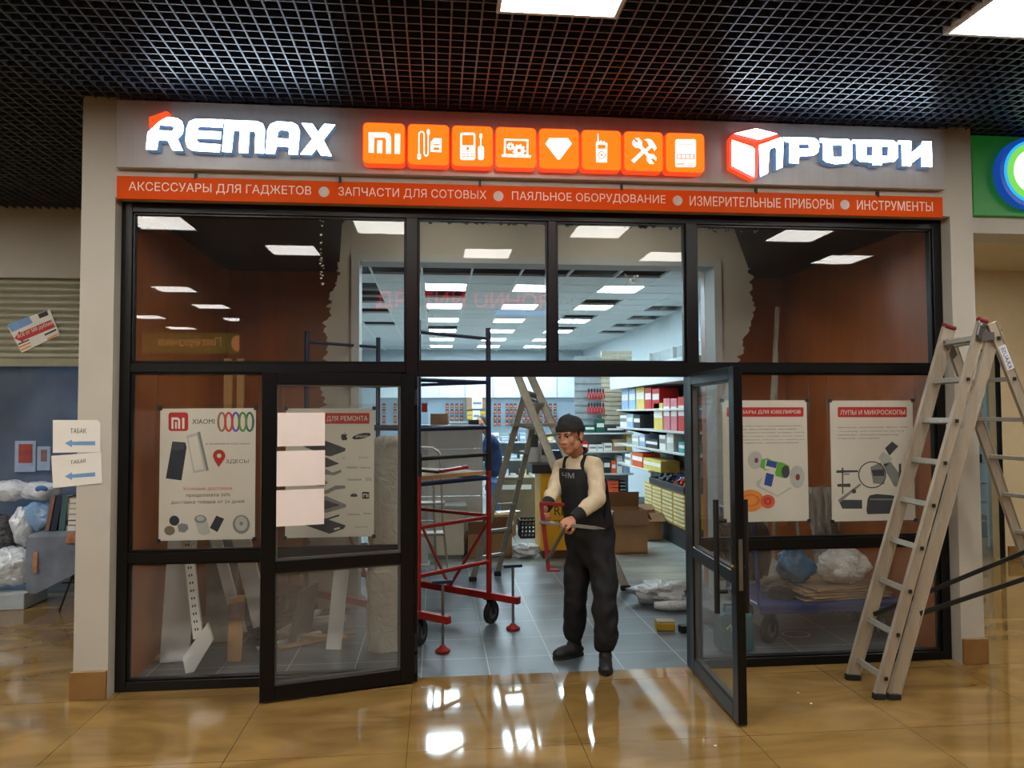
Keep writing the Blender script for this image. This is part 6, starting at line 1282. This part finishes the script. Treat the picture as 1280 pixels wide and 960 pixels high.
# drawer cabinets below
M_ycab = mat('yellow_drawer_frame', (206, 160, 30), .5); M_drw = mat('cream_drawer', (214, 206, 160), .5)
DX = 3.06; ye = [PX(x, 640, DX).y for x in (857, 842, 828, 816, 806)]
for k in range(4):
    y0_, y1_ = ye[k], ye[k+1]; dc = thing('drawer_cabinet', '%s yellow cabinet of small drawers along the right side' % ('nearest', 'second nearest', 'third', 'farthest')[k], 'drawer cabinet', (DX, (y0_+y1_)/2, .28), 'yellow drawer cabinets along the right wall')
    b = MB(); b.box(DX, DX+.3, y0_+.005, y1_-.005, .26, .70); b.build('carcass', M_ycab, dc)
    for r_ in range(8):
        b = MB(); b.box(DX-.012, DX, y0_+.03, y1_-.03, .288+r_*.051, .318+r_*.051); b.build('drawer', M_drw, dc, bev=.002)
b = MB(); b.box(DX+.02, 3.70, ye[0], 7.8, .002, .26); b.build('plinth_bench', M_dk); bpy.data.objects['plinth_bench']; tag(bpy.data.objects['plinth_bench'], 'long black bench carrying the yellow drawer cabinets', 'bench')
# clutter of tools over the cabinets
b = MB(); yt = PX(813, 600, DX).y; b.box(DX-.02, DX+.42, ye[0], yt, .702, .715); b.box(DX-.02, DX, ye[0], yt, .715, .79); b.box(DX+.40, DX+.42, ye[0], yt, .715, .86); b.box(DX, DX+.40, ye[0], ye[0]+.02, .715, .80); b.box(DX, DX+.40, yt-.02, yt, .715, .80); b.box(DX, DX+.40, ye[0]+.7, ye[0]+.72, .715, .80); tag(b.build('tool_tray', M_dk, bev=.003), 'long black open tray of tools over the yellow drawer cabinets', 'tray')
rr_ = random.Random(12); cols = [M_dk, M_dk, M_org, M_dk, mat('tool_blue', (40, 80, 150), .45), M_dk, M_redp, M_steel, M_dk, M_org, M_dk, M_steel]
nm_ = ['black', 'dark', 'orange', 'black long', 'blue', 'small black', 'red', 'steel', 'dark bent', 'orange bent', 'black', 'bright steel']
for k in range(30):
    y = ye[0]+.10+(yt-ye[0]-.2)*(k*7 % 30)/29; c = V((DX+.19+rr_.uniform(-.12, .12), y, .718+(.055 if k > 14 else 0))); b = MB(); a_ = rr_.uniform(0, PI); d = V((math.cos(a_), math.sin(a_), 0)); h_ = rr_.uniform(.03, .10); b.tube([c-d*.06+V((0, 0, .018)), c+V((0, 0, h_*.7+.018)), c+d*.07+V((0, 0, .018))], [.017, .02, .014], 8); b.ell(c+V((0, 0, .028+h_*.5)), (.035, .028, .028), 10, 8)
    tag(b.build('power_tool', cols[k % 12], smooth=True), 'hand tool in the jumble in the black tray over the yellow drawer cabinets', 'tool', 'tools jumbled in the black tray')
# ================================================================== SHUTTERED SHOP AT THE LEFT
sz0, sz1 = PY(50, 458, YL+.03).z, PY(50, 347, YL+.03).z
rs = thing('roller_shutter', 'half-lowered olive grey roller shutter of the shop at the left', 'roller shutter', (-3.8, YL+.05, sz0))
M_shut = mat('olive_grey_shutter', (150, 148, 126), .3, var=.06, spec=.6)
b = MB(); n_ = 13; prof = []
for k in range(n_):
    for j in range(6): t_ = j/6; prof.append((sz0+.07+(sz1+.05-sz0-.07)*(k+t_)/n_, -.024*math.sin(PI*t_)))
b.sheet(lambda u, v: (-7+4.81*u, YL+.06+prof[min(len(prof)-1, int(v*(len(prof)-1)+.5))][1], prof[min(len(prof)-1, int(v*(len(prof)-1)+.5))][0]), 2, len(prof)-1, .006); b.build('slat_curtain', M_shut, rs, smooth=True)
b = MB(); b.box(-7, -2.19, YL+.045, YL+.075, sz0, sz0+.075); b.build('bottom_bar', M_shut, rs, bev=.004)
# tilted price card stuck on the shutter
cm = crop(0, 250, 626/150, YL+.028)
def quad(b, pts, lev):
    P = [cm(*q) for q in pts]; b.prism([(q[0], YL+.032-.0008*lev, q[1]) for q in P], (0, .0007, 0))
pc = thing('price_card', 'tilted price card with a red arrow stuck on the roller shutter', 'card', (-3.7, YL, 2.5))
b = MB(); quad(b, [(33, 650), (258, 570), (312, 702), (112, 797)], 0); b.build('card', M_paper, pc)
b = MB(); quad(b, [(33, 650), (150, 608), (170, 640), (62, 690)], 1); b.build('blue_print', mat('print_sky', (112, 156, 200), .6), pc)
b = MB(); quad(b, [(74, 722), (100, 682), (104, 692), (266, 624), (288, 662), (120, 732), (124, 744)], 1); b.build('arrow', M_redink, pc)
b = MB(); quad(b, [(196, 596), (244, 577), (252, 600), (206, 618)], 1); quad(b, [(230, 700), (290, 672), (294, 680), (234, 708)], 1); quad(b, [(92, 750), (150, 726), (152, 732), (95, 757)], 1); b.build('black_print', M_ink, pc)
b = MB(); quad(b, [(98, 765), (156, 740), (158, 747), (102, 772)], 1); quad(b, [(106, 780), (160, 757), (162, 764), (110, 787)], 1); quad(b, [(244, 722), (304, 694), (306, 700), (248, 729)], 1); b.build('orange_print', mat('print_orange', (226, 138, 48), .6), pc)
b = MB(); o_, u_, v_2 = cm(96, 726), cm(278, 652), cm(86, 700); Y_ = YL+.032-.0016
text(b, 'Всё от 500 рублей', (o_[0], Y_, o_[1]), (u_[0]-o_[0], 0, u_[1]-o_[1]), (v_2[0]-o_[0], 0, v_2[1]-o_[1]), (0, -.0006, 0)); b.build('lettering', M_paper, pc)
# two arrow notices on the pillar
M_ar = mat('print_arrow_blue', (104, 150, 196), .6)
for k, (P, lb, ty) in enumerate((([(66, 525), (122, 525), (125.5, 529), (125.5, 565), (66, 566)], 'upper white arrow notice on the left pillar', 0), ([(64, 569.8), (126.5, 565.2), (127.6, 604), (66.3, 610)], 'lower white arrow notice on the left pillar', 41))):
    YN = -.104-.002*k; nt = thing('paper_notice', lb, 'notice', PY(96, 545+40*k, YN)); b = MB(); b.prism([PY(x, y, YN) for x, y in P], (0, .0012, 0)); b.build('sheet', M_paper, nt)
    dy = -4.2*k; b = MB(); a, e = PY(88, 541.5+ty+(-2 if k else 0), YN), PY(108, 535.5+ty+(-2 if k else 0), YN); sl = .012*k
    text(b, 'ТАБАК', (a.x, YN-.0004, a.z), (e.x-a.x, 0, sl), (0, 0, e.z-a.z-sl*.5), (0, -.0008, 0)); b.build('lettering', M_ink, nt)
    b = MB(); pts = [(81, 554), (90, 549.5), (90, 552), (119, 551.5), (119, 556.5), (90, 556.5), (90, 559)]; b.prism([PY(x, y+ty-((x-81)*.07-.5 if k else 0), YN-.0004) for x, y in pts], (0, -.0008, 0)); b.build('arrow', M_ar, nt)
# table with cloth and books
TY = 2.0; tz = PY(70, 668, TY).z; tx0, tx1 = PY(42, 668, TY).x, PY(140, 668, TY).x
tb = thing('folding_table', 'small folding table under a grey cloth with crossed black legs, left of the pillar', 'table', ((tx0+tx1)/2, TY+.2, 0))
b = MB(); b.box(tx0, tx1-.1, TY, TY+.42, tz-.025, tz-.006); b.build('tabletop', M_ply, tb)
for y in (TY+.05, TY+.37):
    for (xa, xb) in ((tx0+.18, tx0+.42), (tx0+.42, tx0+.20)):
        b = MB(); b.cyl((xa, y, tz-.03), (xb, y, .004), .009, 8); b.build('leg', M_blackp, tb, smooth=True)
b = MB(); b.cyl((tx0+.22, TY+.05, .25), (tx0+.40, TY+.05, .25), .007); b.build('stretcher', M_blackp, tb)
M_clo = mat('grey_blue_cloth', (112, 122, 136), .9, var=.25, scale=5, bump=.2); M_clop = mat('orange_cloth_print', (176, 124, 88), .9, var=.35, scale=14)
b = MB()
def cl(u, v):
    x = tx0-.03+(tx1-.02-tx0)*u
    if v < .35: return (x, TY+.42-.44*v/.35, tz+.002)
    w = (v-.35)/.65; drop = (.50-.32*max(0, u-.12)) if u > .03 else .48
    return (x-.02*math.sin(w*3), TY-.025-.012*math.sin(u*20)*w, tz-drop*w)
b.sheet(cl, 40, 24, .004); clo = b.build('tablecloth', M_clo, smooth=True); tag(clo, 'grey cloth with orange prints draped over the folding table', 'tablecloth')
b = MB(); a0 = cl(.01, .5); b.prism([PY(x, y, TY-.045) for x, y in ((42, 690), (47, 690), (46, 716), (40, 716))], (0, .003, 0)); b.build('print_patch', M_clop, clo); b = MB(); b.prism([PY(x, y, TY-.045) for x, y in ((84, 667), (98, 664), (98, 678), (82, 680))], (0, .003, 0)); b.build('print_patch', M_clop, clo)
def book(label, px0, px1, y0, lean, m, Y=TY+.15):
    a, e = PY(px0, 666, Y), PY(px1, y0, Y); t_ = thing('book', label, 'book', (a.x, Y, tz), 'books on the folding table'); w = e.x-a.x; h = e.z-tz; d = V((lean, 0, 0))
    z0_ = tz+.007
    for xo, ww, nm, mt in ((0, .005, 'cover', m), (.005, w-.01, 'pages', M_paper), (w-.005, .005, 'cover', m)):
        b = MB(); p = V((a.x+xo, Y, z0_)); pad = 0 if nm == 'cover' else .006; b.prism([p+V((0, pad, 0)), p+V((ww, pad, 0)), p+d+V((ww, pad, h-pad)), p+d+V((0, pad, h-pad))], (0, .17-2*pad, 0)); b.build(nm, mt, t_)
    b = MB(); p = V((a.x, Y-.003, z0_)); b.prism([p, p+V((w, 0, 0)), p+d+V((w, 0, h)), p+d+V((0, 0, h))], (0, .004, 0)); b.build('spine', m, t_)
book('brown book leaning at the left end of the row on the folding table', 56, 62, 621, .05, mat('book_brown', (128, 98, 84), .6)); book('navy book with white marks leaning on the folding table', 63, 71, 621, .05, mat('book_navy', (34, 44, 62), .6)); book('teal book leaning right of the navy one', 73, 81, 621, .03, mat('book_teal', (66, 96, 98), .6))
zc_ = tz+.007; X0_, X1_ = PY(84, 650, TY+.15).x, PY(103, 650, TY+.15).x
for i, (h, m) in enumerate(((.05, M_cream), (.045, mat('book_dark', (60, 56, 54), .6)), (.055, M_gr2), (.05, M_cream), (.045, M_gr3), (.05, mat('book_tan', (150, 126, 100), .6)))):
    t_ = thing('book', '%s book of the flat stack on the folding table' % ('lowest', 'second lowest', 'third lowest', 'third highest', 'second highest', 'topmost')[i], 'book', (X0_, TY+.15, zc_), 'books stacked flat by the pillar')
    b = MB(); b.box(X0_+.003*i, X1_, TY+.13, TY+.32, zc_, zc_+.005); b.box(X0_+.003*i, X1_, TY+.13, TY+.32, zc_+h-.006, zc_+h-.001); b.box(X0_+.003*i, X0_+.003*i+.004, TY+.13, TY+.32, zc_, zc_+h-.001); b.build('cover', m, t_); b = MB(); b.box(X0_+.01+.003*i, X1_-.004, TY+.135, TY+.315, zc_+.005, zc_+h-.006); b.build('pages', M_paper, t_); zc_ += h
# bagged pillows on a low plinth
b = MB(); b.box(-5.5, PY(38, 730, 2.25).x, 2.15, 2.56, .002, .14); tag(b.build('plinth', mat('white_plinth', (170, 180, 186), .5), bev=.005), 'low white plinth carrying the bagged pillows', 'plinth')
M_bagf = film('pillow_bag_film', (206, 216, 226), 1, .16, 7, 1.0); M_bagb = film('blue_bag_film', (128, 164, 204), 1, .2, 7, .7)
for (px, py, Y_, r, m, lb, sd) in ((12, 708, 2.33, (.24, .16, .17), M_bagf, 'big white bagged pillow lowest of the pile at the left edge', 1), (28, 660, 2.40, (.10, .10, .17), M_bagf, 'rolled white pillow in film standing beside the patterned bag', 2), (47, 646, 2.42, (.15, .10, .13), M_bagb, 'bluish bagged pillow behind the books', 3), (52, 613, 2.45, (.16, .11, .09), M_bagf, 'bagged white pillow with a blue patch on top of the pile', 4), (12, 613, 2.45, (.17, .11, .10), M_bagf, 'bagged white pillow at the left edge on top of the pile', 5), (4, 668, 2.36, (.12, .10, .17), mat('black_white_pattern', (60, 62, 66), .6, var=.95, scale=60), 'black and white patterned bag at the left edge', 6)):
    c = PY(px, py, Y_); o = lump('pillow', lb, 'pillow', c, r, m, .3, 1.8, sd); o['group'] = 'bagged pillows at the left edge'
    if sd in (4,):
        b = MB(); q = c+V((r[0]*.3, -r[1]*.92, r[2]*.25)); b.ell(q, (r[0]*.35, r[1]*.12, r[2]*.35), 14, 8); b.build('label_patch', mat('pillow_print_blue', (56, 104, 168), .5, var=.2), o, smooth=True)
for (x0_, x1_, y0_, y1_, m, lb) in ((18, 45, 551, 590, mat('red_picture', (150, 66, 58), .6, var=.3), 'small framed red picture hanging in the left shop window'), (46, 63, 558, 588, mat('brown_picture', (126, 98, 92), .6, var=.3), 'small framed brown picture beside the red one')):
    Y_ = YL+.08; a, e = PY(x0_, y1_, Y_), PY(x1_, y0_, Y_); t_ = thing('framed_picture', lb, 'picture', (a.x, Y_, a.z)); b = MB(); b.box(a.x, e.x, Y_, Y_+.015, a.z, e.z); b.build('frame', mat('pale_blue_mount', (150, 172, 200), .5), t_); b = MB(); b.box(a.x+.035, e.x-.03, Y_-.003, Y_, a.z+.085, e.z-.03); b.build('print', m, t_)
# ================================================================== RIGHT NEIGHBOUR INTERIOR
XS = PY(1229, 600, 5.2).x
su = thing('shelf_unit', 'white shelving with dark goods seen through the neighbouring doorway', 'shelving', (XS, 5.4, 0)); b = MB(); b.box(XS-1.2, XS+.12, 5.55, 5.6, .05, 2.0); b.build('back_panel', M_white, su)
for k in range(7): b = MB(); b.box(XS-1.2, XS+.12, 5.25, 5.55, .1+k*.28, .12+k*.28); b.build('shelf', M_white, su)
rr_ = random.Random(2)
for k in range(3, 7):
    for j in range(3):
        x_ = XS-.15+j*.08; cbox('product_carton', 'dark small carton on the neighbour\'s white shelving', 'carton', x_, x_+.06, 5.3, 5.42, .121+k*.28, .121+k*.28+rr_.uniform(.12, .2), M_dk if (k+j) % 2 else M_gr2, 'small cartons on the neighbour\'s shelving')
xd = PY(1234, 600, 3.9).x; xd1 = PY(1251, 600, 3.9).x
dr_ = bpy.data.objects.new('door_3', None); COL.objects.link(dr_); dr_.location = (xd1, 3.9, 0); dr_['kind'] = 'structure'
b = MB(); b.box(xd, xd1+.6, 3.88, 3.92, .01, 2.3); b.build('door_leaf', mat('pale_blue_door', (186, 206, 214), .4, var=.02), dr_)
# cluttered shelving between the back wall and the counter, seen past the ladder
SM = 9.4; mx0, mx1 = PY(612, 570, SM).x, PY(722, 570, SM).x
mu = thing('shelf_unit', 'white shelving full of small goods seen between the ladder and the worker', 'shelving', ((mx0+mx1)/2, SM+.2, 0))
mz = [PY(660, y, SM).z for y in (552, 574, 599, 627)]
for z in mz: b = MB(); b.box(mx0, mx1, SM, SM+.4, z-.03, z); b.build('shelf', M_gond, mu, bev=.003)
b = MB(); b.box(mx0, mx1, SM+.40, SM+.43, .05, mz[0]+.16); b.build('back_panel', mat('grey_back_panel', (150, 158, 160), .6), mu)
for x in (mx0, (mx0+mx1)/2, mx1-.03): b = MB(); b.box(x, x+.03, SM+.36, SM+.40, .002, mz[0]+.16); b.build('upright', M_gond, mu)
rr_ = random.Random(31); pal = [M_paper, M_dk, M_lbl, mat('tool_blue', (40, 80, 150), .45), M_paper, M_dk, M_gr3, M_org, M_grn, M_yp]; cn = ['white', 'dark', 'pale blue', 'blue', 'white', 'dark', 'grey', 'orange', 'green', 'pale yellow']
od = ['leftmost', 'second from the left', 'third from the left', 'fourth from the left', 'fifth from the left', 'fourth from the right', 'third from the right', 'second from the right', 'rightmost']
for r_, z in enumerate(mz):
    n_ = 9; st_w = (mx1-mx0-.1)/n_
    for k in range(n_):
        c_i = rr_.randrange(10); x_ = mx0+.05+k*st_w; w_ = st_w*rr_.uniform(.6, .92); h_ = rr_.uniform(.08, .19)
        cbox('product_box', '%s box, %s on the %s shelf between ladder and worker' % (cn[c_i], od[k], ['top', 'second', 'third', 'bottom'][r_]), 'box', x_, x_+w_, SM+.04, SM+.26, z+.001, z+h_, pal[c_i], 'boxes on the shelving between ladder and worker', band=(M_gr2 if c_i in (0, 4) else M_paper, 0, .3))
# ================================================================== MARKS AND CRUMBS ON THE MARBLE
rp_ = PZ(995, 793, .0); b = MB()
def ring(u, v):
    a = 2*PI*u; w = .012+.012*noise.noise(V((math.cos(a)*2, math.sin(a)*2, 4))); r = 1+(v-.5)*w*9
    return (rp_.x+.105*r*math.cos(a), rp_.y+.075*r*math.sin(a), .0012)
b.sheet(ring, 48, 2, .0008); tag(b.build('plaster_ring', mat('dried_plaster', (206, 186, 150), .7, var=.2, scale=30)), 'pale dried plaster ring on the marble before the right window', 'stain')
for k, (x, y, s_) in enumerate(((998, 867, .008), (1014, 880, .007), (894, 933, .008), (948, 833, .006))):
    c = PZ(x, y, 0); b = MB(); b.ell(c+V((0, 0, s_*.5)), (s_, s_*.8, s_*.5), 10, 6, None, .5, 3, k); tag(b.build('plaster_crumb', M_paper), ['white crumb on the marble below the plaster ring', 'smaller white crumb just right of another below the ring', 'white crumb on the marble near the tip of the right door', 'tiny white crumb on the marble at the right door edge'][k], 'crumb')
